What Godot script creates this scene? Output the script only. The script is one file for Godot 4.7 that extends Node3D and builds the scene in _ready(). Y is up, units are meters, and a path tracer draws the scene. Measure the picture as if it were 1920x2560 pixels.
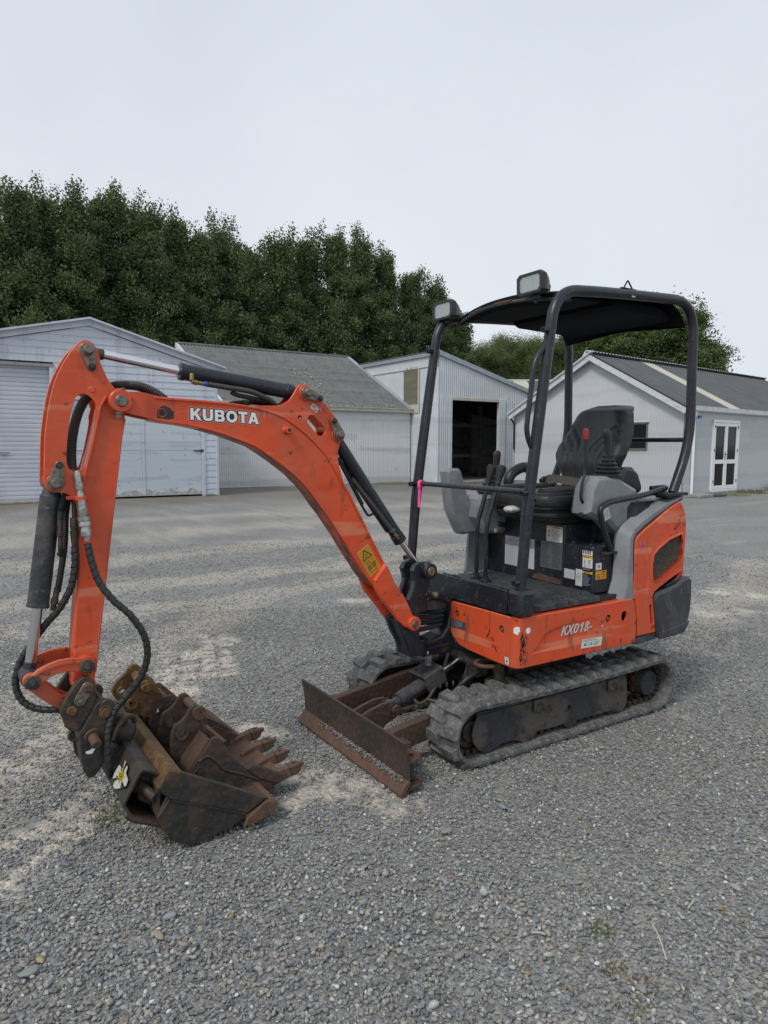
extends Node3D
# A mini excavator on a gravel yard in front of farm sheds. Machine axes: forward is -x, its left side is +z. Metres.

var M := {}          # materials by name
var rng := RandomNumberGenerator.new()

# ------------------------------------------------------------------ mesh collector
class MB:
	var v := PackedVector3Array()   # triangles, counter-clockwise seen from outside
	func tri(a: Vector3, b: Vector3, c: Vector3) -> void:
		v.append(a); v.append(b); v.append(c)
	func quad(a: Vector3, b: Vector3, c: Vector3, d: Vector3) -> void:
		tri(a, b, c); tri(a, c, d)
	func moved(t: Transform3D) -> MB:
		var o := MB.new()
		var flip := t.basis.determinant() < 0.0
		for i in range(0, v.size(), 3):
			if flip: o.tri(t * v[i], t * v[i + 2], t * v[i + 1])
			else: o.tri(t * v[i], t * v[i + 1], t * v[i + 2])
		return o
	func add(o: MB) -> void:
		v.append_array(o.v)
	func mesh(deg := 38.0) -> ArrayMesh:
		var nf := v.size() / 3
		var fn := PackedVector3Array(); fn.resize(nf)
		var at := {}
		var keys: Array[Vector3i] = []
		keys.resize(v.size())
		for f in nf:
			fn[f] = (v[f * 3 + 1] - v[f * 3]).cross(v[f * 3 + 2] - v[f * 3])
			for k in 3:
				var q := Vector3i((v[f * 3 + k] * 8000.0).round())
				keys[f * 3 + k] = q
				if at.has(q): at[q].append(f)
				else: at[q] = PackedInt32Array([f])
		var cosl := cos(deg_to_rad(deg))
		var un := PackedVector3Array(); un.resize(nf)
		for f in nf: un[f] = fn[f].normalized()
		var pos := PackedVector3Array(); var nor := PackedVector3Array()
		for f in nf:
			if fn[f].length_squared() < 1e-18: continue
			for k in [0, 2, 1]:
				var s := Vector3.ZERO
				for g in at[keys[f * 3 + k]]:
					if un[g].dot(un[f]) > cosl: s += fn[g]
				pos.append(v[f * 3 + k])
				nor.append(s.normalized() if s.length_squared() > 1e-20 else un[f])
		var a := []
		a.resize(Mesh.ARRAY_MAX)
		a[Mesh.ARRAY_VERTEX] = pos
		a[Mesh.ARRAY_NORMAL] = nor
		var m := ArrayMesh.new()
		m.add_surface_from_arrays(Mesh.PRIMITIVE_TRIANGLES, a)
		return m

# ------------------------------------------------------------------ nodes
func put(called: String, mesh: Variant, mat: Material, parent: Node = self, deg := 38.0) -> MeshInstance3D:
	var o := MeshInstance3D.new()
	o.name = called
	o.mesh = mesh.mesh(deg) if mesh is MB else mesh
	o.material_override = mat
	parent.add_child(o, true)
	return o

func tag(o: Node, label: String, category: String, group := "", kind := "") -> Node:
	if label: o.set_meta("label", label)
	if category: o.set_meta("category", category)
	if group: o.set_meta("group", group)
	if kind: o.set_meta("kind", kind)
	return o

func thing(called: String, label: String, category: String, at := Vector3.ZERO, turn := 0.0, group := "") -> Node3D:
	var o := Node3D.new()
	o.name = called
	add_child(o, true)
	o.position = at
	o.rotation.y = turn
	tag(o, label, category, group)
	return o

# ------------------------------------------------------------------ shapes
func P2(a: Array) -> PackedVector2Array:
	var o := PackedVector2Array()
	for i in range(0, a.size(), 2): o.append(Vector2(a[i], a[i + 1]))
	return o

func P3(a: Array) -> PackedVector3Array:
	var o := PackedVector3Array()
	for i in range(0, a.size(), 3): o.append(Vector3(a[i], a[i + 1], a[i + 2]))
	return o

func area2(p: PackedVector2Array) -> float:
	var s := 0.0
	for i in p.size(): s += p[i].cross(p[(i + 1) % p.size()])
	return s

func ccw(p: PackedVector2Array) -> PackedVector2Array:
	if area2(p) < 0.0:
		p = p.duplicate()
		p.reverse()
	return p

func inset(p: PackedVector2Array, d: float) -> PackedVector2Array:
	var o := PackedVector2Array()
	var n := p.size()
	for i in n:
		var a := (p[i] - p[(i + n - 1) % n]).normalized()
		var b := (p[(i + 1) % n] - p[i]).normalized()
		var na := Vector2(-a.y, a.x)
		var nb := Vector2(-b.y, b.x)
		var h := (na + nb)
		h = h / maxf(h.length_squared() * 0.5, 0.35)
		o.append(p[i] + h * d)
	return o

func cap(m: MB, p: PackedVector2Array, z: float, up: bool, holes: Array, X: Transform3D) -> void:
	var pieces := [p]
	for h in holes:
		var c := 0.0
		for q in h: c += q.x / h.size()
		var next := []
		for piece in pieces:
			for half in [P2([-99, -99, c, -99, c, 99, -99, 99]), P2([c, -99, 99, -99, 99, 99, c, 99])]:
				for part in Geometry2D.intersect_polygons(piece, half):
					for rest in Geometry2D.clip_polygons(part, h):
						if area2(rest) > 0.0: next.append(rest)
		pieces = next
	for piece in pieces:
		var t := Geometry2D.triangulate_polygon(piece)
		if t.is_empty() and piece.size() > 2: print("cap failed ", piece)
		for i in range(0, t.size(), 3):
			var a: Vector2 = piece[t[i]]
			var b: Vector2 = piece[t[i + 1]]
			var c: Vector2 = piece[t[i + 2]]
			if ((b - a).cross(c - a) > 0.0) != up:
				var s := b
				b = c
				c = s
			m.tri(X * Vector3(a.x, a.y, z), X * Vector3(b.x, b.y, z), X * Vector3(c.x, c.y, z))

# a flat outline given a thickness from z0 to z1, edges chamfered by bev
func ext(m: MB, poly: PackedVector2Array, z0: float, z1: float, bev := 0.0, holes := [], X := Transform3D()) -> void:
	if z0 > z1:
		var s := z0
		z0 = z1
		z1 = s
	var p := ccw(poly)
	var q := inset(p, bev) if bev > 0.0 else p
	var rings := [[q, z0], [p, z0 + bev], [p, z1 - bev], [q, z1]] if bev > 0.0 else [[p, z0], [p, z1]]
	for k in rings.size() - 1:
		var a: PackedVector2Array = rings[k][0]
		var b: PackedVector2Array = rings[k + 1][0]
		for i in p.size():
			var j := (i + 1) % p.size()
			m.quad(X * Vector3(a[i].x, a[i].y, rings[k][1]), X * Vector3(a[j].x, a[j].y, rings[k][1]), X * Vector3(b[j].x, b[j].y, rings[k + 1][1]), X * Vector3(b[i].x, b[i].y, rings[k + 1][1]))
	for h in holes:
		var w := ccw(h)
		for i in w.size():
			var j := (i + 1) % w.size()
			m.quad(X * Vector3(w[j].x, w[j].y, z0), X * Vector3(w[i].x, w[i].y, z0), X * Vector3(w[i].x, w[i].y, z1), X * Vector3(w[j].x, w[j].y, z1))
	cap(m, q, z1, true, holes, X)
	cap(m, q, z0, false, holes, X)

func box(m: MB, c: Vector3, s: Vector3, bev := 0.004, B := Basis()) -> void:
	var h := s * 0.5
	var b := minf(bev, minf(h.x, minf(h.y, h.z)) * 0.4)
	var p := P2([-h.x + b, -h.y, h.x - b, -h.y, h.x, -h.y + b, h.x, h.y - b, h.x - b, h.y, -h.x + b, h.y, -h.x, h.y - b, -h.x, -h.y + b]) if b > 0.0 else P2([-h.x, -h.y, h.x, -h.y, h.x, h.y, -h.x, h.y])
	ext(m, p, -h.z, h.z, b, [], Transform3D(B, c))

func loft(m: MB, rings: Array, capped := true, closed := true) -> void:
	for k in rings.size() - 1:
		var a: PackedVector3Array = rings[k]
		var b: PackedVector3Array = rings[k + 1]
		var n := a.size()
		for i in (n if closed else n - 1):
			var j := (i + 1) % n
			m.quad(a[i], a[j], b[j], b[i])
	if capped:
		for e in 2:
			var r: PackedVector3Array = rings[0] if e == 0 else rings[rings.size() - 1]
			var c := Vector3.ZERO
			for q in r: c += q / r.size()
			for i in r.size():
				var j := (i + 1) % r.size()
				if e == 0: m.tri(c, r[j], r[i])
				else: m.tri(c, r[i], r[j])

func frames(pts: PackedVector3Array) -> Array:
	var out := []
	var u := Vector3.ZERO
	for i in pts.size():
		var t := (pts[mini(i + 1, pts.size() - 1)] - pts[maxi(i - 1, 0)]).normalized()
		if i == 0:
			u = t.cross(Vector3.UP if absf(t.y) < 0.9 else Vector3.RIGHT).normalized()
		else:
			u = (u - t * u.dot(t)).normalized()
		out.append([t, u, t.cross(u)])
	return out

# a round bar along points; wave(i, j) may scale its radius
func tube(m: MB, pts: PackedVector3Array, r: float, n := 12, capped := true, wave: Variant = null) -> void:
	var fr := frames(pts)
	var rings := []
	for i in pts.size():
		var ring := PackedVector3Array()
		var k := 1.0
		if i > 0 and i < pts.size() - 1:
			var d := (pts[i] - pts[i - 1]).normalized().dot((pts[i + 1] - pts[i]).normalized())
			k = 1.0 / maxf(sqrt((1.0 + d) * 0.5), 0.6) if d < 0.9 else 1.0
		for j in n:
			var a := TAU * j / n
			var rr: float = r * (wave.call(i, j) if wave != null else 1.0)
			ring.append(pts[i] + (fr[i][1] * cos(a) * k + fr[i][2] * sin(a)) * rr)
		rings.append(ring)
	loft(m, rings, capped)

func rnd(pts: PackedVector3Array, rad: float, k := 6) -> PackedVector3Array:
	var o := PackedVector3Array([pts[0]])
	for i in range(1, pts.size() - 1):
		var a := pts[i - 1] - pts[i]
		var b := pts[i + 1] - pts[i]
		var d := minf(rad, minf(a.length(), b.length()) * 0.48)
		var p := pts[i] + a.normalized() * d
		var q := pts[i] + b.normalized() * d
		for s in k + 1:
			var t := float(s) / k
			o.append(p.lerp(pts[i], t).lerp(pts[i].lerp(q, t), t))
	o.append(pts[pts.size() - 1])
	return o

func curve(pts: PackedVector3Array, step: float) -> PackedVector3Array:
	var c := Curve3D.new()
	c.bake_interval = step
	for i in pts.size():
		var t := (pts[mini(i + 1, pts.size() - 1)] - pts[maxi(i - 1, 0)]) / 6.0
		c.add_point(pts[i], -t, t)
	return c.get_baked_points()

# turned shape: pairs (distance from a towards b, radius)
func rev(m: MB, a: Vector3, b: Vector3, prof: Array, n := 20, squash := Vector2.ONE) -> void:
	var t := (b - a).normalized()
	var u := t.cross(Vector3.UP if absf(t.y) < 0.9 else Vector3.RIGHT).normalized()
	var w := t.cross(u)
	var rings := []
	for k in range(0, prof.size(), 2):
		var ring := PackedVector3Array()
		for j in n:
			var g := TAU * j / n
			ring.append(a + t * prof[k] + (u * cos(g) * squash.x + w * sin(g) * squash.y) * prof[k + 1])
		rings.append(ring)
	loft(m, rings, true)

func cyl(m: MB, a: Vector3, b: Vector3, r: float, n := 20, bev := 0.003) -> void:
	var l := a.distance_to(b)
	rev(m, a, b, [0.0, r - bev, bev, r, l - bev, r, l, r - bev], n)

func ringshape(m: MB, a: Vector3, b: Vector3, r: float, r2: float, n := 24) -> void:
	var l := a.distance_to(b)
	var t := (b - a).normalized()
	var u := t.cross(Vector3.UP if absf(t.y) < 0.9 else Vector3.RIGHT).normalized()
	var w := t.cross(u)
	var rings := []
	for k in [[0.0, r2], [0.0, r], [l, r], [l, r2], [0.0, r2]]:
		var ring := PackedVector3Array()
		for j in n: ring.append(a + t * k[0] + (u * cos(TAU * j / n) + w * sin(TAU * j / n)) * k[1])
		rings.append(ring)
	loft(m, rings, false)

func hexbolt(m: MB, c: Vector3, axis: Vector3, r: float, h: float) -> void:
	rev(m, c, c + axis, [0.0, r * 1.35, h * 0.25, r * 1.35, h * 0.25, r, h, r, h + 0.001, r * 0.8], 6)

func circ(c: Vector2, r: float, n := 20, sq := 1.0) -> PackedVector2Array:
	var o := PackedVector2Array()
	for i in n: o.append(c + Vector2(cos(TAU * i / n), sin(TAU * i / n) * sq) * r)
	return o

func hull(cs: Array) -> PackedVector2Array:
	var o := PackedVector2Array()
	for i in range(0, cs.size(), 3): o.append_array(circ(Vector2(cs[i], cs[i + 1]), cs[i + 2], 24))
	var h := Geometry2D.convex_hull(o)
	h.remove_at(h.size() - 1)
	return h

# a plate that follows an open line: thickness t to its left side
func band(line: PackedVector2Array, t: float) -> PackedVector2Array:
	var o := line.duplicate()
	var back := PackedVector2Array()
	for i in line.size():
		var d := (line[mini(i + 1, line.size() - 1)] - line[maxi(i - 1, 0)]).normalized()
		back.append(line[i] + Vector2(-d.y, d.x) * t)
	back.reverse()
	o.append_array(back)
	return o

# ------------------------------------------------------------------ textures and materials
func noise(seed_: int, freq: float, type: int, w: int, h: int) -> Image:
	var n := FastNoiseLite.new()
	n.seed = seed_
	n.noise_type = FastNoiseLite.TYPE_CELLULAR if type == 1 else FastNoiseLite.TYPE_SIMPLEX_SMOOTH
	n.frequency = freq
	n.fractal_octaves = 4
	if type == 1: n.fractal_type = FastNoiseLite.FRACTAL_NONE
	return n.get_seamless_image(w, h)

# layers: [seed, frequency, colour, from, to, amount, stretch x, stretch y] (colours are linear)
func paint(size: int, base: Color, layers: Array) -> ImageTexture:
	var data: Array[PackedByteArray] = []
	for l in layers:
		var sx: int = l[6] if l.size() > 6 else 1
		var sy: int = l[7] if l.size() > 7 else 1
		var im := noise(l[0], l[1], 0, size / sx, size / sy)
		im.convert(Image.FORMAT_L8)
		if sx > 1 or sy > 1: im.resize(size, size, Image.INTERPOLATE_CUBIC)
		data.append(im.get_data())
	var out := PackedByteArray()
	out.resize(size * size * 3)
	var lut := PackedByteArray()
	for i in 4096: lut.append(int(round(Color(i / 4095.0, 0, 0).linear_to_srgb().r * 255.0)))
	var tables := []
	for l in layers:
		var t := PackedFloat32Array()
		for i in 256: t.append(smoothstep(l[3], l[4], i / 255.0) * l[5])
		tables.append(t)
	for i in size * size:
		var r := base.r
		var g := base.g
		var b := base.b
		for k in layers.size():
			var a: float = tables[k][data[k][i]]
			if a > 0.0:
				var c: Color = layers[k][2]
				r += (c.r - r) * a
				g += (c.g - g) * a
				b += (c.b - b) * a
		out[i * 3] = lut[clampi(int(r * 4095.0), 0, 4095)]
		out[i * 3 + 1] = lut[clampi(int(g * 4095.0), 0, 4095)]
		out[i * 3 + 2] = lut[clampi(int(b * 4095.0), 0, 4095)]
	return ImageTexture.create_from_image(Image.create_from_data(size, size, false, Image.FORMAT_RGB8, out))

func bumps(seed_: int, freq: float, type: int, strength: float, size := 256) -> ImageTexture:
	var im := noise(seed_, freq, type, size, size)
	im.convert(Image.FORMAT_RGBA8)
	im.bump_map_to_normal_map(strength)
	return ImageTexture.create_from_image(im)

var normals := {}
func mat(called: String, base: Color, rough: float, metal := 0.0, layers := [], scale := 2.0, bump := "", depth := 0.5) -> StandardMaterial3D:
	var m := StandardMaterial3D.new()
	m.resource_name = called
	m.roughness = rough
	m.metallic = metal
	if layers.is_empty():
		m.albedo_color = base.linear_to_srgb()
	else:
		m.albedo_texture = paint(256, base, layers)
	m.uv1_triplanar = true
	m.uv1_scale = Vector3.ONE * scale
	if bump:
		m.normal_enabled = true
		m.normal_texture = normals[bump]
		m.normal_scale = depth
	M[called] = m
	return m

func flat_mat(called: String, base: Color, rough: float, metal := 0.0) -> StandardMaterial3D:
	var m := StandardMaterial3D.new()
	m.resource_name = called
	m.albedo_color = base.linear_to_srgb()
	m.roughness = rough
	m.metallic = metal
	M[called] = m
	return m

func lin(r: float, g: float, b: float) -> Color:
	return Color(r, g, b)

# a printed label: a thin plate whose front carries a picture; o is its lower left corner
func decal(called: String, im: Image, o: Vector3, ux: Vector3, uy: Vector3, parent: Node, shape := PackedVector2Array()) -> MeshInstance3D:
	var n := ux.cross(uy).normalized()
	var st := SurfaceTool.new()
	st.begin(Mesh.PRIMITIVE_TRIANGLES)
	var p := ccw(shape) if shape.size() else P2([0, 0, 1, 0, 1, 1, 0, 1])
	var t := Geometry2D.triangulate_polygon(p)
	for i in range(0, t.size(), 3):
		var ids := [t[i], t[i + 1], t[i + 2]]
		if (p[ids[1]] - p[ids[0]]).cross(p[ids[2]] - p[ids[0]]) > 0.0: ids.reverse()
		for k in ids:
			st.set_normal(n)
			st.set_uv(Vector2(p[k].x, 1.0 - p[k].y))
			st.add_vertex(o + ux * p[k].x + uy * p[k].y)
	for i in p.size():
		var a := o + ux * p[i].x + uy * p[i].y
		var q := p[(i + 1) % p.size()]
		var b := o + ux * q.x + uy * q.y
		var e := n * -0.0015
		var side := (b - a).cross(e).normalized()
		for k in [[a, p[i]], [b, q], [b + e, q], [a, p[i]], [b + e, q], [a + e, p[i]]]:
			st.set_normal(-side)
			st.set_uv(Vector2(k[1].x, 1.0 - k[1].y))
			st.add_vertex(k[0])
	var m := StandardMaterial3D.new()
	m.albedo_texture = ImageTexture.create_from_image(im)
	m.roughness = 0.45
	m.resource_name = called
	return put(called, st.commit(), m, parent)

func picture(w: int, h: int, c: Color) -> Image:
	var im := Image.create(w, h, false, Image.FORMAT_RGB8)
	im.fill(c)
	return im

func bar(im: Image, x: int, y: int, w: int, h: int, c: Color) -> void:
	im.fill_rect(Rect2i(x, y, w, h), c)

func fill_poly(im: Image, p: PackedVector2Array, c: Color) -> void:
	var lo := p[0]
	var hi := p[0]
	for q in p:
		lo = lo.min(q)
		hi = hi.max(q)
	for y in range(maxi(0, int(lo.y)), mini(im.get_height(), int(hi.y) + 2)):
		for x in range(maxi(0, int(lo.x)), mini(im.get_width(), int(hi.x) + 2)):
			if Geometry2D.is_point_in_polygon(Vector2(x + 0.5, y + 0.5), p): im.set_pixel(x, y, c)

func print_lines(im: Image, x: int, y: int, w: int, rows: int, pitch: int, c: Color, seed_: int) -> void:
	var r := RandomNumberGenerator.new()
	r.seed = seed_
	for k in rows:
		var e := x + int(w * r.randf_range(0.55, 1.0))
		var at := x
		while at < e:
			var l := r.randi_range(3, 9)
			bar(im, at, y + k * pitch, mini(l, e - at), maxi(1, pitch / 2), c)
			at += l + 2

func words(called: String, text: String, size: float, at: Vector3, right: Vector3, up: Vector3, mat_: Material, parent: Node, slant := 0.0, bold := true, depth := 0.0012) -> MeshInstance3D:
	var f := SystemFont.new()
	f.font_names = PackedStringArray(["Droid Sans"])
	f.font_weight = 700 if bold else 400
	var t := TextMesh.new()
	t.text = text
	t.font = f
	t.font_size = 64
	t.pixel_size = size / 64.0
	t.depth = depth
	t.horizontal_alignment = HORIZONTAL_ALIGNMENT_LEFT
	t.vertical_alignment = VERTICAL_ALIGNMENT_BOTTOM
	var o := put(called, t, mat_, parent)
	var x := right.normalized()
	var y := up.normalized()
	o.transform = Transform3D(Basis(x * (right.length()), y * up.length() + x * slant, x.cross(y)), at)
	return o

func materials() -> void:
	normals.grain = bumps(11, 0.09, 0, 3.0)
	normals.pits = bumps(12, 0.06, 1, 5.0)
	normals.dents = bumps(13, 0.012, 0, 6.0)
	var rust := lin(0.115, 0.048, 0.024)
	var rust2 := lin(0.20, 0.085, 0.035)
	var dust := lin(0.30, 0.26, 0.21)
	var orange := lin(0.66, 0.080, 0.024)
	mat("orange", orange, 0.38, 0.0, [[1, 0.006, lin(0.57, 0.085, 0.032), 0.42, 0.75, 0.6], [2, 0.02, lin(0.50, 0.11, 0.05), 0.60, 0.8, 0.4, 1, 8], [3, 0.05, lin(0.10, 0.05, 0.03), 0.77, 0.85, 0.85], [4, 0.02, lin(0.66, 0.24, 0.14), 0.76, 0.88, 0.6, 16, 1], [96, 0.03, lin(0.22, 0.06, 0.03), 0.72, 0.85, 0.6, 1, 4]], 1.1, "dents", 0.25)
	M.orange.metallic_specular = 0.45
	mat("orange_worn", orange, 0.5, 0.0, [[5, 0.008, rust, 0.42, 0.58, 0.9], [6, 0.03, lin(0.035, 0.033, 0.03), 0.5, 0.65, 0.8]], 2.5, "dents", 0.4)
	mat("orange_faded", lin(0.50, 0.085, 0.034), 0.5, 0.0, [[7, 0.01, lin(0.44, 0.11, 0.055), 0.4, 0.7, 0.8], [8, 0.04, lin(0.08, 0.045, 0.03), 0.76, 0.84, 0.8]], 1.6, "dents", 0.3)
	mat("navy", lin(0.012, 0.0145, 0.022), 0.36, 0.0, [[9, 0.012, lin(0.020, 0.023, 0.032), 0.45, 0.75, 0.8], [10, 0.05, lin(0.14, 0.14, 0.14), 0.78, 0.86, 0.55], [14, 0.03, lin(0.09, 0.055, 0.035), 0.76, 0.86, 0.6]], 2.2, "dents", 0.2)
	mat("navy_dusty", lin(0.022, 0.024, 0.032), 0.6, 0.0, [[15, 0.012, lin(0.075, 0.072, 0.066), 0.40, 0.75, 0.8], [16, 0.04, lin(0.16, 0.14, 0.12), 0.70, 0.86, 0.6], [17, 0.02, rust, 0.72, 0.82, 0.5]], 2.2, "grain", 0.25)
	mat("black_paint", lin(0.011, 0.012, 0.015), 0.5, 0.0, [[18, 0.02, lin(0.04, 0.041, 0.045), 0.5, 0.8, 0.7]], 2.0)
	mat("greasy", lin(0.020, 0.019, 0.018), 0.5, 0.0, [[19, 0.02, lin(0.06, 0.048, 0.036), 0.45, 0.7, 0.8], [20, 0.05, rust, 0.66, 0.8, 0.7]], 3.0, "grain", 0.4)
	mat("grey_plastic", lin(0.20, 0.212, 0.228), 0.55, 0.0, [[21, 0.012, lin(0.27, 0.28, 0.29), 0.4, 0.75, 0.6], [22, 0.05, lin(0.12, 0.12, 0.12), 0.72, 0.85, 0.5]], 2.5, "grain", 0.12)
	mat("bumper", lin(0.034, 0.037, 0.043), 0.55, 0.0, [[23, 0.01, lin(0.06, 0.062, 0.068), 0.4, 0.7, 0.8], [24, 0.05, lin(0.2, 0.2, 0.2), 0.82, 0.88, 0.5, 1, 8]], 2.0, "grain", 0.2)
	mat("seat_vinyl", lin(0.017, 0.018, 0.020), 0.46, 0.0, [[25, 0.02, lin(0.028, 0.029, 0.031), 0.4, 0.7, 0.7]], 3.0, "grain", 0.18)
	mat("black_rubber", lin(0.013, 0.013, 0.014), 0.55, 0.0, [[26, 0.03, lin(0.035, 0.034, 0.032), 0.5, 0.8, 0.7]], 4.0, "grain", 0.2)
	mat("floor_rubber", lin(0.030, 0.033, 0.037), 0.62, 0.0, [[27, 0.012, lin(0.065, 0.066, 0.066), 0.42, 0.8, 0.8]], 3.0, "grain", 0.3)
	mat("track_rubber", lin(0.085, 0.085, 0.085), 0.85, 0.0, [[28, 0.012, lin(0.15, 0.149, 0.146), 0.40, 0.7, 0.9], [29, 0.05, lin(0.26, 0.255, 0.245), 0.60, 0.8, 0.7], [30, 0.04, lin(0.04, 0.04, 0.04), 0.62, 0.74, 0.6]], 3.0, "pits", 0.7)
	mat("track_steel", lin(0.048, 0.032, 0.022), 0.75, 0.2, [[31, 0.03, lin(0.10, 0.052, 0.03), 0.5, 0.75, 0.7], [32, 0.05, lin(0.03, 0.028, 0.026), 0.5, 0.7, 0.7]], 5.0, "pits", 0.5)
	mat("frame_paint", lin(0.026, 0.029, 0.034), 0.6, 0.0, [[33, 0.007, lin(0.080, 0.068, 0.056), 0.40, 0.65, 0.9], [34, 0.04, rust, 0.68, 0.8, 0.5], [35, 0.02, lin(0.012, 0.014, 0.018), 0.6, 0.8, 0.7]], 1.8, "grain", 0.3)
	mat("rusty", lin(0.092, 0.052, 0.034), 0.78, 0.15, [[36, 0.012, lin(0.064, 0.042, 0.031), 0.42, 0.7, 0.8], [37, 0.05, lin(0.135, 0.076, 0.047), 0.6, 0.8, 0.6], [38, 0.008, lin(0.040, 0.035, 0.033), 0.58, 0.75, 0.5]], 2.4, "pits", 0.4)
	mat("rust_plain", lin(0.118, 0.064, 0.042), 0.8, 0.1, [[39, 0.02, lin(0.082, 0.048, 0.034), 0.42, 0.7, 0.8], [40, 0.06, lin(0.17, 0.10, 0.066), 0.62, 0.82, 0.5]], 2.4, "pits", 0.3)
	mat("rust_ochre", lin(0.11, 0.062, 0.024), 0.72, 0.1, [[41, 0.014, lin(0.21, 0.12, 0.035), 0.5, 0.75, 0.8], [42, 0.04, lin(0.05, 0.034, 0.022), 0.55, 0.75, 0.8]], 3.0, "grain", 0.35)
	mat("bucket_paint", lin(0.025, 0.024, 0.023), 0.55, 0.05, [[43, 0.006, lin(0.060, 0.042, 0.030), 0.40, 0.72, 0.9], [44, 0.05, lin(0.095, 0.055, 0.035), 0.70, 0.85, 0.55], [45, 0.05, lin(0.12, 0.11, 0.10), 0.82, 0.88, 0.4]], 2.2, "pits", 0.3)
	mat("bucket_rust", lin(0.064, 0.041, 0.030), 0.72, 0.1, [[46, 0.006, lin(0.034, 0.030, 0.028), 0.42, 0.70, 0.85], [47, 0.03, lin(0.10, 0.056, 0.036), 0.56, 0.80, 0.6], [48, 0.06, lin(0.15, 0.085, 0.052), 0.72, 0.84, 0.4]], 2.4, "pits", 0.35)
	mat("hitch_steel", lin(0.045, 0.034, 0.026), 0.6, 0.15, [[49, 0.012, lin(0.085, 0.06, 0.036), 0.42, 0.7, 0.8], [50, 0.05, lin(0.02, 0.019, 0.019), 0.55, 0.75, 0.8]], 3.0, "grain", 0.3)
	mat("pin_steel", lin(0.20, 0.185, 0.155), 0.42, 0.55, [[51, 0.03, lin(0.10, 0.085, 0.065), 0.45, 0.7, 0.8]], 5.0)
	mat("brass", lin(0.26, 0.19, 0.085), 0.45, 0.5, [[52, 0.03, lin(0.14, 0.10, 0.05), 0.45, 0.7, 0.8]], 5.0)
	mat("zinc", lin(0.42, 0.42, 0.41), 0.35, 0.75, [[53, 0.03, lin(0.22, 0.21, 0.19), 0.5, 0.75, 0.7]], 6.0)
	flat_mat("chrome", lin(0.72, 0.72, 0.73), 0.12, 1.0)
	mat("roof_black", lin(0.010, 0.011, 0.014), 0.8)
	M.roof_black.metallic_specular = 0.18
	M.dark_room_glass = flat_mat("dark_room_glass", lin(0.012, 0.014, 0.016), 0.06)  # opaque near-black: the unlit room behind is painted into the panes
	M.dark_room_glass.metallic_specular = 0.25
	flat_mat("hose_grey", lin(0.045, 0.042, 0.039), 0.6)
	flat_mat("hose_black", lin(0.017, 0.018, 0.019), 0.48)
	flat_mat("white_print", lin(0.78, 0.78, 0.77), 0.45)
	flat_mat("silver_print", lin(0.50, 0.50, 0.49), 0.5)
	flat_mat("navy_print", lin(0.012, 0.014, 0.035), 0.45)
	flat_mat("halo_print", lin(0.66, 0.20, 0.13), 0.45)
	flat_mat("black_print", lin(0.012, 0.012, 0.012), 0.5)
	flat_mat("lever_red", lin(0.34, 0.022, 0.018), 0.4)
	flat_mat("handle_white", lin(0.50, 0.49, 0.45), 0.5)
	flat_mat("pink", lin(0.78, 0.09, 0.27), 0.55)
	flat_mat("belt", lin(0.075, 0.064, 0.05), 0.7)
	flat_mat("teal_tape", lin(0.02, 0.10, 0.12), 0.5)
	flat_mat("blue_tape", lin(0.02, 0.07, 0.4), 0.5)
	flat_mat("headlamp_glass", lin(0.75, 0.76, 0.76), 0.08)
	flat_mat("reflector", lin(0.30, 0.30, 0.29), 0.38, 1.0)
	# buildings
	mat("lilac_paint", lin(0.50, 0.545, 0.62), 0.6, 0.0, [[60, 0.006, lin(0.55, 0.595, 0.66), 0.4, 0.7, 0.7], [61, 0.03, lin(0.40, 0.41, 0.48), 0.6, 0.8, 0.5, 1, 16], [62, 0.05, lin(0.28, 0.27, 0.25), 0.82, 0.9, 0.6]], 0.35, "grain", 0.1)
	mat("lilac_door", lin(0.48, 0.54, 0.605), 0.65, 0.0, [[63, 0.008, lin(0.54, 0.59, 0.64), 0.4, 0.7, 0.8, 16, 1], [64, 0.03, lin(0.35, 0.37, 0.41), 0.62, 0.82, 0.5, 16, 1], [65, 0.03, lin(0.22, 0.2, 0.16), 0.82, 0.9, 0.5]], 0.5, "grain", 0.1)
	mat("stained_foot", lin(0.36, 0.355, 0.32), 0.8, 0.0, [[66, 0.02, lin(0.44, 0.465, 0.50), 0.42, 0.62, 1.0], [67, 0.05, lin(0.17, 0.165, 0.12), 0.68, 0.8, 0.7]], 0.9)
	mat("roller_paint", lin(0.47, 0.51, 0.575), 0.5, 0.0, [[68, 0.008, lin(0.54, 0.56, 0.63), 0.4, 0.7, 0.7]], 0.4)
	mat("zincalume", lin(0.53, 0.57, 0.605), 0.45, 0.0, [[69, 0.01, lin(0.60, 0.64, 0.67), 0.4, 0.7, 0.8], [70, 0.02, lin(0.43, 0.465, 0.495), 0.62, 0.8, 0.6, 16, 1]], 0.3)
	mat("old_white_iron", lin(0.58, 0.59, 0.605), 0.55, 0.0, [[71, 0.01, lin(0.66, 0.665, 0.68), 0.4, 0.7, 0.8, 16, 1], [72, 0.02, lin(0.42, 0.43, 0.44), 0.64, 0.8, 0.6, 16, 1], [73, 0.06, lin(0.2, 0.19, 0.18), 0.82, 0.9, 0.6]], 0.22)
	mat("grey_iron", lin(0.47, 0.485, 0.51), 0.55, 0.0, [[74, 0.01, lin(0.54, 0.555, 0.58), 0.4, 0.7, 0.8, 16, 1], [75, 0.02, lin(0.38, 0.395, 0.415), 0.6, 0.8, 0.6, 16, 1]], 0.22)
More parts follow.
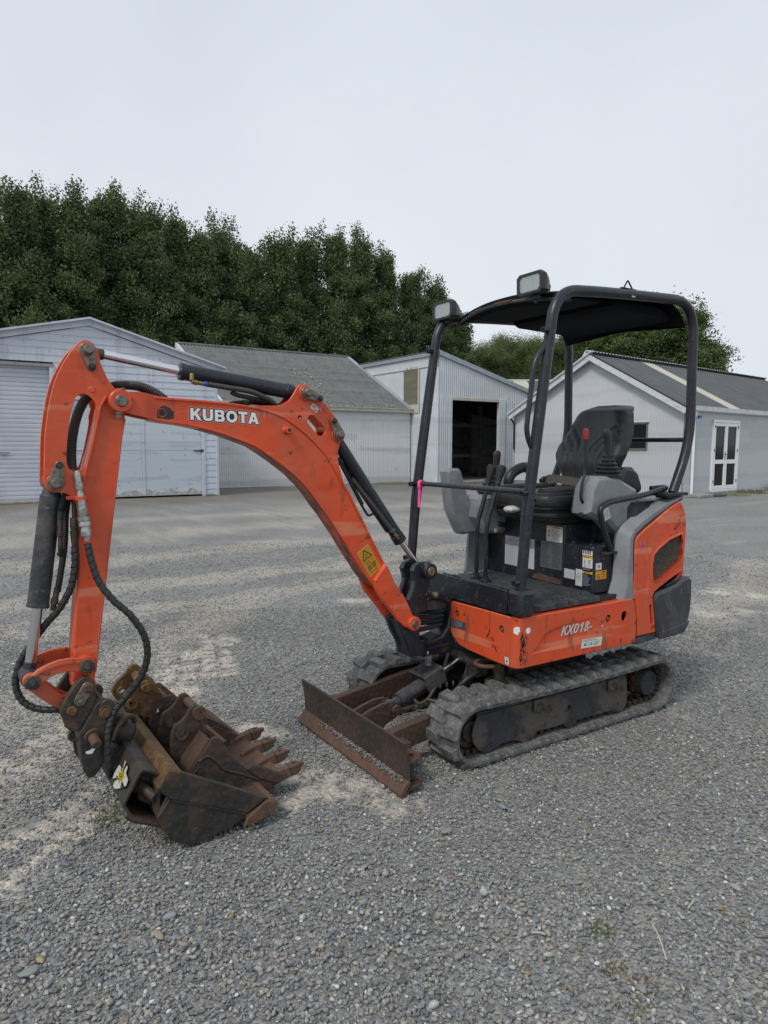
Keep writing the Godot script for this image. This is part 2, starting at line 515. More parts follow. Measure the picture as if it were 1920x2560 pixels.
	mat("asbestos_roof", lin(0.125, 0.132, 0.130), 0.85, 0.0, [[76, 0.01, lin(0.165, 0.172, 0.165), 0.4, 0.7, 0.8], [77, 0.03, lin(0.075, 0.079, 0.075), 0.55, 0.76, 0.8], [78, 0.05, lin(0.22, 0.21, 0.185), 0.76, 0.86, 0.5]], 0.3)
	mat("lichen", lin(0.30, 0.29, 0.24), 0.9, 0.0, [[79, 0.03, lin(0.24, 0.22, 0.16), 0.5, 0.7, 0.8]], 2.0)
	mat("dark_roof", lin(0.085, 0.088, 0.092), 0.7, 0.0, [[80, 0.01, lin(0.115, 0.118, 0.12), 0.4, 0.7, 0.8], [81, 0.03, lin(0.06, 0.062, 0.065), 0.6, 0.8, 0.6, 1, 8]], 0.3)
	mat("cream_sheet", lin(0.50, 0.475, 0.39), 0.5, 0.0, [[82, 0.02, lin(0.42, 0.39, 0.31), 0.5, 0.75, 0.7]], 0.5)
	mat("brown_sheet", lin(0.155, 0.145, 0.105), 0.5, 0.0, [[83, 0.02, lin(0.21, 0.19, 0.13), 0.5, 0.75, 0.7, 8, 1]], 0.6)
	mat("trim_white", lin(0.58, 0.60, 0.63), 0.55, 0.0, [[84, 0.02, lin(0.46, 0.48, 0.51), 0.55, 0.75, 0.7], [85, 0.05, lin(0.25, 0.2, 0.16), 0.80, 0.9, 0.7]], 0.7)
	mat("trim_blue", lin(0.30, 0.345, 0.375), 0.5, 0.1, [[86, 0.02, lin(0.36, 0.40, 0.43), 0.45, 0.75, 0.8]], 0.6)
	flat_mat("upvc", lin(0.80, 0.81, 0.84), 0.35)
	mat("concrete", lin(0.30, 0.29, 0.27), 0.85, 0.0, [[87, 0.02, lin(0.22, 0.215, 0.20), 0.45, 0.75, 0.8]], 0.8)
	mat("dark_timber", lin(0.16, 0.135, 0.105), 0.85, 0.0, [[88, 0.02, lin(0.10, 0.085, 0.065), 0.45, 0.7, 0.8, 16, 1]], 0.6)
	flat_mat("window_dark", lin(0.02, 0.021, 0.024), 0.7)
	flat_mat("bronze_frame", lin(0.13, 0.11, 0.085), 0.5)
	flat_mat("alarm_blue", lin(0.03, 0.08, 0.30), 0.4)
	var g := StandardMaterial3D.new()
	g.resource_name = "glass"
	g.albedo_color = Color(0.9, 0.95, 0.95, 0.12)
	g.roughness = 0.03
	g.transparency = BaseMaterial3D.TRANSPARENCY_ALPHA
	M.glass = g
	# plants
	mat("bark", lin(0.085, 0.07, 0.055), 0.9, 0.0, [[89, 0.02, lin(0.045, 0.038, 0.03), 0.45, 0.7, 0.8, 8, 1]], 0.8)
	for k in [["leaf_dark", lin(1, 1, 1)], ["leaf_willow", lin(1, 1, 1)], ["grass", lin(1, 1, 1)]]:
		var l := StandardMaterial3D.new()
		l.resource_name = k[0]
		l.vertex_color_use_as_albedo = true
		l.roughness = 0.6
		l.backlight_enabled = true
		l.backlight = lin(0.50, 0.70, 0.28).linear_to_srgb()
		M[k[0]] = l
	var s := StandardMaterial3D.new()
	s.resource_name = "stone"
	s.vertex_color_use_as_albedo = true
	s.albedo_texture = paint(256, lin(0.80, 0.80, 0.80), [[90, 0.03, lin(1, 1, 1), 0.4, 0.7, 1.0], [91, 0.06, lin(0.55, 0.55, 0.55), 0.6, 0.8, 0.7]])
	s.uv1_triplanar = true
	s.uv1_scale = Vector3.ONE * 0.25
	s.roughness = 0.85
	M.stone = s

# ------------------------------------------------------------------ sky, sun, camera
func view_and_light() -> void:
	var cam := Camera3D.new()
	cam.name = "camera"
	add_child(cam)
	cam.position = Vector3(-2.774, 1.498, 2.861)
	cam.rotation_degrees = Vector3(-5.353, -32.960, 0.188)
	cam.fov = 72.18
	cam.near = 0.05
	cam.far = 900.0
	cam.current = true
	# an even overcast: pale lilac-grey cloud, a little brighter low down
	var w := 1024
	var h := 512
	var n := FastNoiseLite.new()
	n.seed = 5
	n.frequency = 0.006
	n.fractal_octaves = 5
	var cl := n.get_seamless_image(w, h)
	cl.convert(Image.FORMAT_L8)
	var cd := cl.get_data()
	var sky_data := PackedByteArray()
	sky_data.resize(w * h * 3)
	for y in h:
		var up := clampf(1.0 - y / (h * 0.5), 0.0, 1.0)
		for x in w:
			var c := lin(0.685, 0.73, 0.785).lerp(lin(0.575, 0.635, 0.72), smoothstep(0.0, 0.75, up))
			var v := (cd[y * w + x] / 255.0 - 0.5) * 0.15
			if y > h / 2: c = lin(0.30, 0.30, 0.30)
			var s := Color(c.r * (1.0 + v), c.g * (1.0 + v), c.b * (1.0 + v * 0.8)).linear_to_srgb()
			var i := (y * w + x) * 3
			sky_data[i] = int(s.r * 255.0)
			sky_data[i + 1] = int(s.g * 255.0)
			sky_data[i + 2] = int(s.b * 255.0)
	var pan := PanoramaSkyMaterial.new()
	pan.panorama = ImageTexture.create_from_image(Image.create_from_data(w, h, false, Image.FORMAT_RGB8, sky_data))
	var sky := Sky.new()
	sky.sky_material = pan
	var e := Environment.new()
	e.background_mode = Environment.BG_SKY
	e.sky = sky
	e.tonemap_mode = Environment.TONE_MAPPER_LINEAR
	e.tonemap_exposure = 1.12
	e.sdfgi_enabled = true
	e.ssao_enabled = true
	e.ssil_enabled = true
	var we := WorldEnvironment.new()
	we.name = "world"
	we.environment = e
	add_child(we)
	var sun := DirectionalLight3D.new()
	sun.name = "sun"
	sun.light_energy = 0.5
	sun.light_angular_distance = 14.0
	sun.light_color = Color(1.0, 0.98, 0.95)
	sun.shadow_enabled = true
	add_child(sun)
	sun.look_at_from_position(Vector3(-6.5, 8, 2.5), Vector3.ZERO)

# ------------------------------------------------------------------ ground
var mud := P3([-1.51, -1.28, 0.12, -0.92, -2.28, 0.10, -1.54, -0.15, 0.07, -1.51, 0.06, 0.06, -1.47, 0.22, 0.06, -1.38, 0.31, 0.05, -1.23, 0.29, 0.05, -1.56, 0.28, 0.05, -1.29, 0.46, 0.05, -1.65, -0.07, 0.07, -1.39, -0.56, 0.09, -1.31, -0.44, 0.09, 0.71, -2.93, 0.16, 3.03, -0.71, 0.18, 3.42, -0.64, 0.18, 2.53, -0.69, 0.12, 4.07, -1.27, 0.18, 4.23, -0.94, 0.17])
# prints that tyres left in the silt: from, to, how many lugs, size
var prints := [[-2.72, 0.20, -2.22, -0.20, 8, 0.062], [-2.55, -0.70, -2.18, -1.06, 5, 0.062], [-1.60, -1.20, -1.33, -2.10, 11, 0.062], [-1.22, -1.55, -0.95, -2.40, 9, 0.055], [-1.60, -0.30, -1.18, 0.50, 8, 0.046]]
# pale wheel-packed bands; far ones also hold painted grazing-light paleness: from, to, half width
var pale_bands := [[-4.5, -3.0, 5.5, -4.6, 0.34], [-4.5, -4.3, 6.0, -5.6, 0.40], [-5.0, -6.4, 8.0, -7.4, 0.55], [-6.0, -9.0, 12.0, -9.6, 0.8], [1.8, -0.2, 6.5, -2.2, 0.30], [-6.0, -11.6, 14.0, -12.0, 0.9], [-2.6, -1.0, -0.4, -3.4, 0.30], [-3.6, 0.6, -2.2, -1.3, 0.24]]
var n_fine := FastNoiseLite.new()
var n_wide := FastNoiseLite.new()

# how pale the ground is here: silt, plus painted lightness in the far bands
func silt(x: float, z: float) -> float:
	var f := n_fine.get_noise_2d(x, z)
	var g := n_wide.get_noise_2d(x * 9.0, z * 9.0)
	var s := 0.0
	for q in mud:
		var dx := x - q.x
		var dz := z - q.y
		var r := q.z * 1.4
		var d := dx * dx + dz * dz
		if d < r * r: s = maxf(s, (1.0 - sqrt(d) / r) * 1.3 + f * 0.9 + g * 1.0)
	for q in prints:
		var a := Vector2(q[0], q[1])
		var d := Vector2(q[2], q[3]) - a
		var l := d.length()
		d /= l
		var u := (Vector2(x, z) - a).dot(d)
		var v := (Vector2(x, z) - a).dot(Vector2(-d.y, d.x))
		if u < -0.1 or u > l + 0.1 or absf(v) > q[5] * 3.4: continue
		var side := 1.0 if v > 0.0 else -1.0
		var n: float = q[4]
		var k := roundf(u / l * n - 0.25 * side) + 0.25 * side
		var du: float = (u - k * l / n - absf(v) * 0.25) / (l / n * 0.46)
		var dv: float = (absf(v) - q[5] * 1.25) / (q[5] * 1.35)
		s = maxf(s, 1.25 - du * du - dv * dv + f * 0.9 + g * 1.1)
	# pale bands: packed grey fines and painted far-ground lightness, ragged at the edges
	for q in pale_bands:
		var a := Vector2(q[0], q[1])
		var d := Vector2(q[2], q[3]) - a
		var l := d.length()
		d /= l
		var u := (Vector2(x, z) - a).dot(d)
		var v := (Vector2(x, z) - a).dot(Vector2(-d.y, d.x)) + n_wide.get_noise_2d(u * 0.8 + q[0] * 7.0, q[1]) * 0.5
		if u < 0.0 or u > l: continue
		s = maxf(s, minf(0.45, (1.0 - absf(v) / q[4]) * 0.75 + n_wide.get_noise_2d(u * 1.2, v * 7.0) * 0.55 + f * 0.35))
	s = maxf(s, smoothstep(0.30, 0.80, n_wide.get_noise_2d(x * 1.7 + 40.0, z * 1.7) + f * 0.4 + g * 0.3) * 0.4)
	return clampf(s, 0.0, 1.0)

func ground_lines(a: float, b: float, fine: float, out: float) -> PackedFloat32Array:
	var o := PackedFloat32Array()
	var x := a
	while x < b:
		o.append(x)
		x += fine
	var st := fine
	var lo := PackedFloat32Array()
	x = a
	while x > -out:
		st *= 1.12
		x -= st
		lo.append(x)
	lo.reverse()
	st = fine
	x = b
	while x < out:
		o.append(x)
		st *= 1.12
		x += st
	lo.append_array(o)
	return lo

func height(x: float, z: float) -> float:
	var h := n_fine.get_noise_2d(x * 0.5, z * 0.5) * 0.006
	# the tracks have settled a little into the stones
	var near_track := (1.0 - smoothstep(0.78, 0.98, absf(x + 0.05))) * (1.0 - smoothstep(0.06, 0.24, absf(absf(z) - 0.37)))
	return h * (1.0 - near_track) - 0.004 + 0.019 * near_track

func ground() -> void:
	n_fine.seed = 21
	n_fine.frequency = 4.0
	n_fine.fractal_octaves = 3
	n_wide.seed = 22
	n_wide.frequency = 0.35
	n_wide.fractal_octaves = 4
	# stony grit: every cell of the pattern is a chip with its own tone
	var size := 1024
	var cells := FastNoiseLite.new()
	cells.seed = 3
	cells.noise_type = FastNoiseLite.TYPE_CELLULAR
	cells.frequency = 0.085
	cells.fractal_type = FastNoiseLite.FRACTAL_NONE
	cells.cellular_return_type = FastNoiseLite.RETURN_CELL_VALUE
	var tone := cells.get_image(size, size, false, false, false)
	tone.convert(Image.FORMAT_L8)
	cells.cellular_return_type = FastNoiseLite.RETURN_DISTANCE2_SUB
	var gap := cells.get_image(size, size, false, false, true)
	gap.convert(Image.FORMAT_L8)
	var td := tone.get_data()
	var gd := gap.get_data()
	var chips := [lin(0.52, 0.53, 0.55), lin(0.66, 0.68, 0.72), lin(0.44, 0.45, 0.47), lin(0.72, 0.66, 0.56), lin(0.60, 0.61, 0.62), lin(0.35, 0.36, 0.39), lin(0.82, 0.81, 0.78), lin(0.56, 0.57, 0.60)]
	var lut := PackedByteArray()
	for i in 1024: lut.append(int(round(Color(i / 1023.0, 0, 0).linear_to_srgb().r * 255.0)))
	var px := PackedByteArray()
	px.resize(size * size * 3)
	for i in size * size:
		var t := int(td[i])
		var c: Color = chips[(t * 37) % 8]
		var k := 0.88 + 0.24 * ((t * 13) % 64) / 64.0
		var e := smoothstep(0.02, 0.10, gd[i] / 255.0)
		px[i * 3] = lut[clampi(int((0.55 + (c.r * k - 0.55) * e) * 1023.0), 0, 1023)]
		px[i * 3 + 1] = lut[clampi(int((0.53 + (c.g * k - 0.53) * e) * 1023.0), 0, 1023)]
		px[i * 3 + 2] = lut[clampi(int((0.50 + (c.b * k - 0.50) * e) * 1023.0), 0, 1023)]
	gap.convert(Image.FORMAT_RGBA8)
	gap.bump_map_to_normal_map(6.0)
	var m := StandardMaterial3D.new()
	m.resource_name = "gravel_bed"
	m.albedo_texture = ImageTexture.create_from_image(Image.create_from_data(size, size, false, Image.FORMAT_RGB8, px))
	m.vertex_color_use_as_albedo = true
	m.normal_enabled = true
	m.normal_texture = ImageTexture.create_from_image(gap)
	m.normal_scale = 0.9
	m.roughness = 0.95
	m.uv1_triplanar = true
	m.uv1_world_triplanar = true
	m.uv1_scale = Vector3.ONE * 1.0
	M.gravel_bed = m
	var xs := ground_lines(-4.2, 4.5, 0.06, 170.0)
	var zs := ground_lines(-5.5, 2.6, 0.06, 170.0)
	var pos := PackedVector3Array()
	var nor := PackedVector3Array()
	var col := PackedColorArray()
	var idx := PackedInt32Array()
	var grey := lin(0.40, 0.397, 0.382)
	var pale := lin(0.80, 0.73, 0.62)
	for z in zs:
		for x in xs:
			pos.append(Vector3(x, height(x, z), z))
			nor.append(Vector3.UP)
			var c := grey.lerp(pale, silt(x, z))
			# the strip of earth by the walls is browner
			var earth := smoothstep(-13.5, -16.5, z + n_wide.get_noise_2d(x, z) * 3.0)
			c = c.lerp(lin(0.30, 0.27, 0.22), earth * 0.8)
			var v := 1.0 + n_wide.get_noise_2d(x * 2.0, z * 2.0) * 0.22
			col.append(Color(c.r * v, c.g * v, c.b * v))
	var w := xs.size()
	for j in zs.size() - 1:
		for i in w - 1:
			var a := j * w + i
			idx.append_array(PackedInt32Array([a, a + 1, a + w, a + 1, a + w + 1, a + w]))
	var arr := []
	arr.resize(Mesh.ARRAY_MAX)
	arr[Mesh.ARRAY_VERTEX] = pos
	arr[Mesh.ARRAY_NORMAL] = nor
	arr[Mesh.ARRAY_COLOR] = col
	arr[Mesh.ARRAY_INDEX] = idx
	var am := ArrayMesh.new()
	am.add_surface_from_arrays(Mesh.PRIMITIVE_TRIANGLES, arr)
	tag(put("ground", am, m), "grey gravel yard with pale silt patches", "", "", "structure")

func stone_mesh(seed_: int, flat: float, rough := 0.28) -> ArrayMesh:
	var r := RandomNumberGenerator.new()
	r.seed = seed_
	var s := SphereMesh.new()
	s.radial_segments = 9
	s.rings = 4
	s.radius = 0.5
	s.height = 1.0
	var a := s.get_mesh_arrays()
	var p: PackedVector3Array = a[Mesh.ARRAY_VERTEX]
	var ix: PackedInt32Array = a[Mesh.ARRAY_INDEX]
	var cut := []
	for k in 7: cut.append([Vector3(r.randfn(), r.randfn(), r.randfn()).normalized(), r.randf_range(0.26, 0.44)])
	var sx := r.randf_range(0.8, 1.0)
	for i in p.size():
		var q := p[i]
		for c in cut:
			var over: float = q.dot(c[0]) - c[1]
			if over > 0.0: q -= c[0] * over * (1.0 - rough)
		p[i] = q * Vector3(1.15, flat, 0.85 * sx)
	var m := MB.new()
	for i in range(0, ix.size(), 3): m.tri(p[ix[i]], p[ix[i + 2]], p[ix[i + 1]])
	return m.mesh(50.0)

var stone_tones := [lin(0.160, 0.164, 0.168), lin(0.20, 0.201, 0.198), lin(0.130, 0.135, 0.140), lin(0.230, 0.224, 0.203), lin(0.18, 0.184, 0.186), lin(0.27, 0.268, 0.255), lin(0.105, 0.108, 0.110), lin(0.17, 0.173, 0.162), lin(0.205, 0.209, 0.212), lin(0.225, 0.204, 0.165), lin(0.145, 0.15, 0.155), lin(0.19, 0.183, 0.166)]

func gravel() -> void:
	var parent := Node3D.new()
	parent.name = "gravel"
	add_child(parent)
	tag(parent, "loose grey gravel covering the yard", "gravel", "", "stuff")
	rng.seed = 77
	var spots: Array = [[], [], [], [], [], []]
	var eye := Vector2(-2.774, 2.861)
	var ahead := Vector2(0.544, -0.839)
	var total := 0
	# [nearest, farthest, stones per square metre, smallest, largest]
	for zone in [[1.1, 2.4, 9000.0, 0.006, 0.022], [2.4, 4.0, 7600.0, 0.006, 0.019], [4.0, 6.5, 3600.0, 0.007, 0.018], [6.5, 11.0, 700.0, 0.009, 0.020]]:
		var half := 0.70
		var n := int(half * (zone[1] * zone[1] - zone[0] * zone[0]) * zone[2])
		for i in n:
			var d := sqrt(lerpf(zone[0] * zone[0], zone[1] * zone[1], rng.randf()))
			var a := rng.randf_range(-half, half)
			var p := eye + ahead.rotated(a) * d
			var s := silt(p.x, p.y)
			var keep := rng.randf()
			var u := rng.randf()
			var size := lerpf(zone[3], zone[4], u * u * 0.55 + 0.25 * u)
			if rng.randf() < 0.012: size *= 1.7
			var tn := rng.randi() % 12
			var shade := rng.randf_range(0.72, 1.26)
			var turn := Vector3(rng.randf_range(-0.35, 0.35), rng.randf() * TAU, rng.randf_range(-0.35, 0.35))
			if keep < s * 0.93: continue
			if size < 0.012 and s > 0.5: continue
			var c: Color = stone_tones[tn]
			if rng.randf() < 0.03: c = lin(0.40, 0.40, 0.385)
			if rng.randf() < 0.008: c = lin(0.22, 0.15, 0.10)
			shade *= 1.46
			c = Color(c.r * shade, c.g * shade, c.b * shade)
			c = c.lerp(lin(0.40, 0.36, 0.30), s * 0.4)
			var b := Basis.from_euler(turn).scaled(Vector3.ONE * size)
			spots[i % 6].append([Transform3D(b, Vector3(p.x, height(p.x, p.y) + size * rng.randf_range(0.10, 0.52), p.y)), c])
			total += 1
	for k in 6:
		var mm := MultiMesh.new()
		mm.transform_format = MultiMesh.TRANSFORM_3D
		mm.use_colors = true
		mm.mesh = stone_mesh(100 + k, [0.66, 0.78, 0.55, 0.88, 0.7, 0.48][k])
		mm.instance_count = spots[k].size()
		for i in spots[k].size():
			mm.set_instance_transform(i, spots[k][i][0])
			mm.set_instance_color(i, spots[k][i][1])
		var o := MultiMeshInstance3D.new()
		o.name = "stones"
		o.multimesh = mm
		o.material_override = M.stone
		parent.add_child(o, true)
		tag(o, "", "", "", "stuff")
	print("stones ", total)

func pebble(x: float, z: float, size: Vector3, c: Color, turn: float, label: String, k: int) -> void:
	var m := StandardMaterial3D.new()
	m.resource_name = "pebble"
	m.albedo_color = c.linear_to_srgb()
	m.albedo_texture = M.stone.albedo_texture
	m.uv1_triplanar = true
	m.uv1_scale = Vector3.ONE * 9.0
	m.roughness = 0.8
	var o := put("pebble", stone_mesh(300 + k, 0.6, 0.55), m, self, 60.0)
	o.position = Vector3(x, height(x, z) + size.y * 0.34 + 0.004, z)
	o.rotation = Vector3(0.08, turn, 0.05)
	o.scale = size
	tag(o, label, "stone", "bigger stones lying on the gravel")

func weed(x: float, z: float, r: float, n: int, h: float, c: Color, label: String, called := "weed") -> void:
	var st := SurfaceTool.new()
	st.begin(Mesh.PRIMITIVE_TRIANGLES)
	for i in n:
		var a := rng.randf() * TAU
		var d := r * sqrt(rng.randf())
		var b := Vector3(cos(a) * d, 0, sin(a) * d)
		var lean := Vector3(rng.randfn() * 0.5, 1, rng.randfn() * 0.5).normalized() * h * rng.randf_range(0.5, 1.1)
		var side := lean.cross(Vector3(rng.randfn(), 0.2, rng.randfn())).normalized() * rng.randf_range(0.0012, 0.003) * (1.0 + h * 2.0)
		var k := rng.randf_range(0.6, 1.3)
		var mid := b + lean * 0.6
		var tip := b + lean + Vector3(lean.x, -0.25 * h, lean.z) * 0.5
		for q in [[b - side, b + side, mid + side * 0.8], [b - side, mid + side * 0.8, mid - side * 0.8], [mid - side * 0.8, mid + side * 0.8, tip]]:
			for w in q:
				st.set_color(Color(c.r * k, c.g * k, c.b * k))
				st.set_normal((q[2] - q[0]).cross(q[1] - q[0]).normalized())
				st.add_vertex(w)
	var o := put(called, st.commit(), M.grass)
	o.position = Vector3(x, height(x, z), z)
	tag(o, label, "weed")

# ------------------------------------------------------------------ undercarriage
func track_point(s: float) -> Array:       # along the belt's outer face: [position (x, y), outward normal]
	var r := 0.146
	var x0 := -0.699
	var x1 := 0.607
	var cy := 0.168
	var flat := x1 - x0
	var arc := PI * r
	s = fposmod(s, 2.0 * flat + 2.0 * arc)
	if s < flat: return [Vector2(x0 + s, cy + r), Vector2(0, 1)]
	s -= flat
	if s < arc:
		var a := PI / 2 - s / r
		return [Vector2(x1, cy) + Vector2(cos(a), sin(a)) * r, Vector2(cos(a), sin(a))]
	s -= arc
	if s < flat: return [Vector2(x1 - s, cy - r), Vector2(0, -1)]
	s -= flat
	var a2 := -PI / 2 - s / r
	return [Vector2(x0, cy) + Vector2(cos(a2), sin(a2)) * r, Vector2(cos(a2), sin(a2))]

func track(ex: Node3D, sg: float) -> void:
	var label := "crawler track on the entry step side" if sg > 0 else "crawler track on the far side"
	var total := 2.0 * 1.306 + TAU * 0.146
	var n := 150
	var belt := MB.new()
	var zo := 0.485 * sg
	var zi := 0.255 * sg
	var rings := []
	for i in n + 1:
		var q := track_point(total * i / n)
		var p: Vector2 = q[0]
		var nn: Vector2 = q[1]
		var sag := 0.0
		if nn.y > 0.5: sag = -0.012 * (1.0 - pow(absf(p.x + 0.05) / 0.66, 2.0))
		var e := Vector2(0, sag)
		var a := p + e
		var b := p - nn * 0.026 + e
		var ring := PackedVector3Array()
		for c in [[a - nn * 0.006, zi], [a, zi + 0.01 * sg], [a, zo - 0.012 * sg], [a - nn * 0.008, zo], [b + nn * 0.004, zo - 0.002 * sg], [b, zo - 0.012 * sg], [b, zi + 0.01 * sg], [b + nn * 0.006, zi]]:
			ring.append(Vector3(c[0].x, c[0].y, c[1]))
		if sg < 0.0: ring.reverse()
		rings.append(ring)
	loft(belt, rings, false)
	rng.seed = 5
	for row in 2:
		for k in 36:
			var s0 := total * (k + 0.5 * row) / 36.0
			var half_l := 0.0255
			var pts := []
			for t in [[-half_l, 0.0, 0.0], [half_l, 0.0, 0.0], [-half_l * 0.62, 1.0, 0.0], [half_l * 0.62, 1.0, 0.0]]:
				pts.append(track_point(s0 + t[0]))
			var z_edge := zo + 0.002 * sg if row == 0 else zi - 0.002 * sg
			var z_mid := lerpf(zi, zo, 0.46 if row == 0 else 0.54)
			var hgt := 0.023 * rng.randf_range(0.86, 1.04)
			var corner := []
			for e in 2:
				var zz: float = z_edge if e == 0 else z_mid
				var shift := 0.005 if e == 0 else -0.003
				var in_z := (-0.013 if e == 0 else 0.004) * (sg if row == 0 else -sg)
				for t in [[-half_l - 0.006, -0.004, 0.0], [half_l + 0.006, -0.004, 0.0], [half_l * 0.86, hgt, in_z], [-half_l * 0.86, hgt, in_z]]:
					var q := track_point(s0 + t[0] + shift)
					var p: Vector2 = q[0] + q[1] * t[1]
					if q[1].y > 0.5: p.y -= 0.012 * (1.0 - pow(absf(p.x + 0.05) / 0.66, 2.0))
					corner.append(Vector3(p.x, p.y, zz + t[2] + rng.randf_range(-0.002, 0.002)))
			var one := MB.new()
			var A := corner.slice(0, 4)
			var B := corner.slice(4, 8)
			one.quad(A[0], A[3], A[2], A[1]); one.quad(B[0], B[1], B[2], B[3])
			for j in 4: one.quad(A[j], A[(j + 1) % 4], B[(j + 1) % 4], B[j])
			if (z_mid - z_edge) < 0.0: one = one.moved(Transform3D())
			var center := Vector3.ZERO
			for c in corner: center += c / 8.0
			for i in range(0, one.v.size(), 3):
				var nrm := (one.v[i + 1] - one.v[i]).cross(one.v[i + 2] - one.v[i])
				if nrm.dot(one.v[i] - center) < 0.0:
					var w := one.v[i + 1]
					one.v[i + 1] = one.v[i + 2]
					one.v[i + 2] = w
			belt.add(one)
	var tr := put("crawler_track", belt, M.track_rubber, ex, 22.0)
	tag(tr, label, "")
	# steel cores that the sprocket drives
	var cores := MB.new()
	for k in 72:
		var q := track_point(total * k / 72.0)
		var p: Vector2 = q[0] - q[1] * 0.040
		if q[1].y > 0.5: p.y -= 0.012 * (1.0 - pow(absf(p.x + 0.05) / 0.66, 2.0))
		var t := Vector3(q[1].y, -q[1].x, 0)
		var B := Basis(t, Vector3(q[1].x, q[1].y, 0), Vector3(0, 0, 1))
		for dz in [-0.032, 0.032]:
			box(cores, Vector3(p.x, p.y, 0.37 * sg + dz), Vector3(0.026, 0.034, 0.024), 0.005, B)
	put("core_teeth", cores, M.track_steel, tr)
	# frame, rollers, idler, drive
	var fr := MB.new()
	var outline := P2([-0.674, 0.246, -0.51, 0.249, -0.1, 0.249, 0.22, 0.256, 0.371, 0.256, 0.390, 0.221, 0.397, 0.093, 0.356, 0.056, 0.314, 0.053, 0.263, 0.075, -0.007, 0.080, -0.03, 0.052, -0.055, 0.045, -0.085, 0.06, -0.10, 0.080, -0.289, 0.084, -0.310, 0.055, -0.335, 0.042, -0.375, 0.042, -0.41, 0.062, -0.45, 0.075, -0.531, 0.076, -0.595, 0.056, -0.633, 0.055, -0.671, 0.079, -0.703, 0.121, -0.712, 0.161, -0.698, 0.208])
	ext(fr, outline, 0.425 * sg, 0.440 * sg, 0.003, [circ(Vector2(-0.065, 0.162), 0.014, 14)])
	ext(fr, P2([-0.60, 0.12, 0.36, 0.12, 0.36, 0.235, -0.60, 0.235]), 0.30 * sg, 0.4235 * sg, 0.004)
	ext(fr, P2([-0.675, 0.242, 0.37, 0.253, 0.37, 0.268, -0.675, 0.258]), 0.32 * sg, 0.432 * sg, 0.003)
	var f := put("track_frame", fr, M.frame_paint, ex)
	for x in [-0.285, 0.262]:
		var b := MB.new()
		box(b, Vector3(x, 0.225, 0.449 * sg), Vector3(0.088, 0.062, 0.014), 0.003)
		for dx in [-0.025, 0.025]: hexbolt(b, Vector3(x + dx, 0.205, 0.456 * sg), Vector3(0, 0, sg), 0.008, 0.009)
		put("pad", b, M.frame_paint, f)
	for x in [0.30, -0.035, -0.365]:
		var b := MB.new()
		cyl(b, Vector3(x, 0.085, 0.31 * sg), Vector3(x, 0.085, 0.42 * sg), 0.042)
		cyl(b, Vector3(x, 0.085, 0.400 * sg), Vector3(x, 0.085, 0.43 * sg), 0.052)
		hexbolt(b, Vector3(x + 0.01, 0.072, 0.440 * sg), Vector3(0, 0, sg), 0.008, 0.008)
		put("roller", b, M.track_steel, f)
	var idl := MB.new()
	cyl(idl, Vector3(-0.699, 0.168, 0.335 * sg), Vector3(-0.699, 0.168, 0.405 * sg), 0.088, 28, 0.008)
	cyl(idl, Vector3(-0.699, 0.168, 0.32 * sg), Vector3(-0.699, 0.168, 0.42 * sg), 0.05, 20)
	put("idler", idl, M.greasy, f)
	var spr := MB.new()
	var teeth := PackedVector2Array()
	for k in 36:
		var rr := 0.104 if k % 4 < 2 else 0.085
		teeth.append(Vector2(0.607, 0.168) + Vector2(cos(TAU * k / 36), sin(TAU * k / 36)) * rr)
	ext(spr, teeth, 0.358 * sg, 0.382 * sg, 0.002)
	cyl(spr, Vector3(0.607, 0.168, 0.28 * sg), Vector3(0.607, 0.168, 0.358 * sg), 0.088, 28)
	put("sprocket", spr, M.track_steel, f)
	var hub := MB.new()
	rev(hub, Vector3(0.60, 0.165, 0.36 * sg), Vector3(0.60, 0.165, 0.5 * sg), [0.0, 0.078, 0.03, 0.078, 0.055, 0.070, 0.066, 0.068, 0.068, 0.060, 0.066, 0.056, 0.067, 0.0], 28)
	for k in 3: hexbolt(hub, Vector3(0.60 + 0.046 * cos(k * 2.1 + 0.5), 0.165 + 0.046 * sin(k * 2.1 + 0.5), 0.426 * sg), Vector3(0, 0, sg), 0.005, 0.005)
	put("drive_hub", hub, M.frame_paint, f)
	var guard := MB.new()
	ext(guard, P2([0.40, 0.085, 0.40, 0.255, 0.50, 0.255, 0.51, 0.11, 0.46, 0.08]), 0.30 * sg, 0.352 * sg, 0.004)
	put("drive_bracket", guard, M.greasy, f)

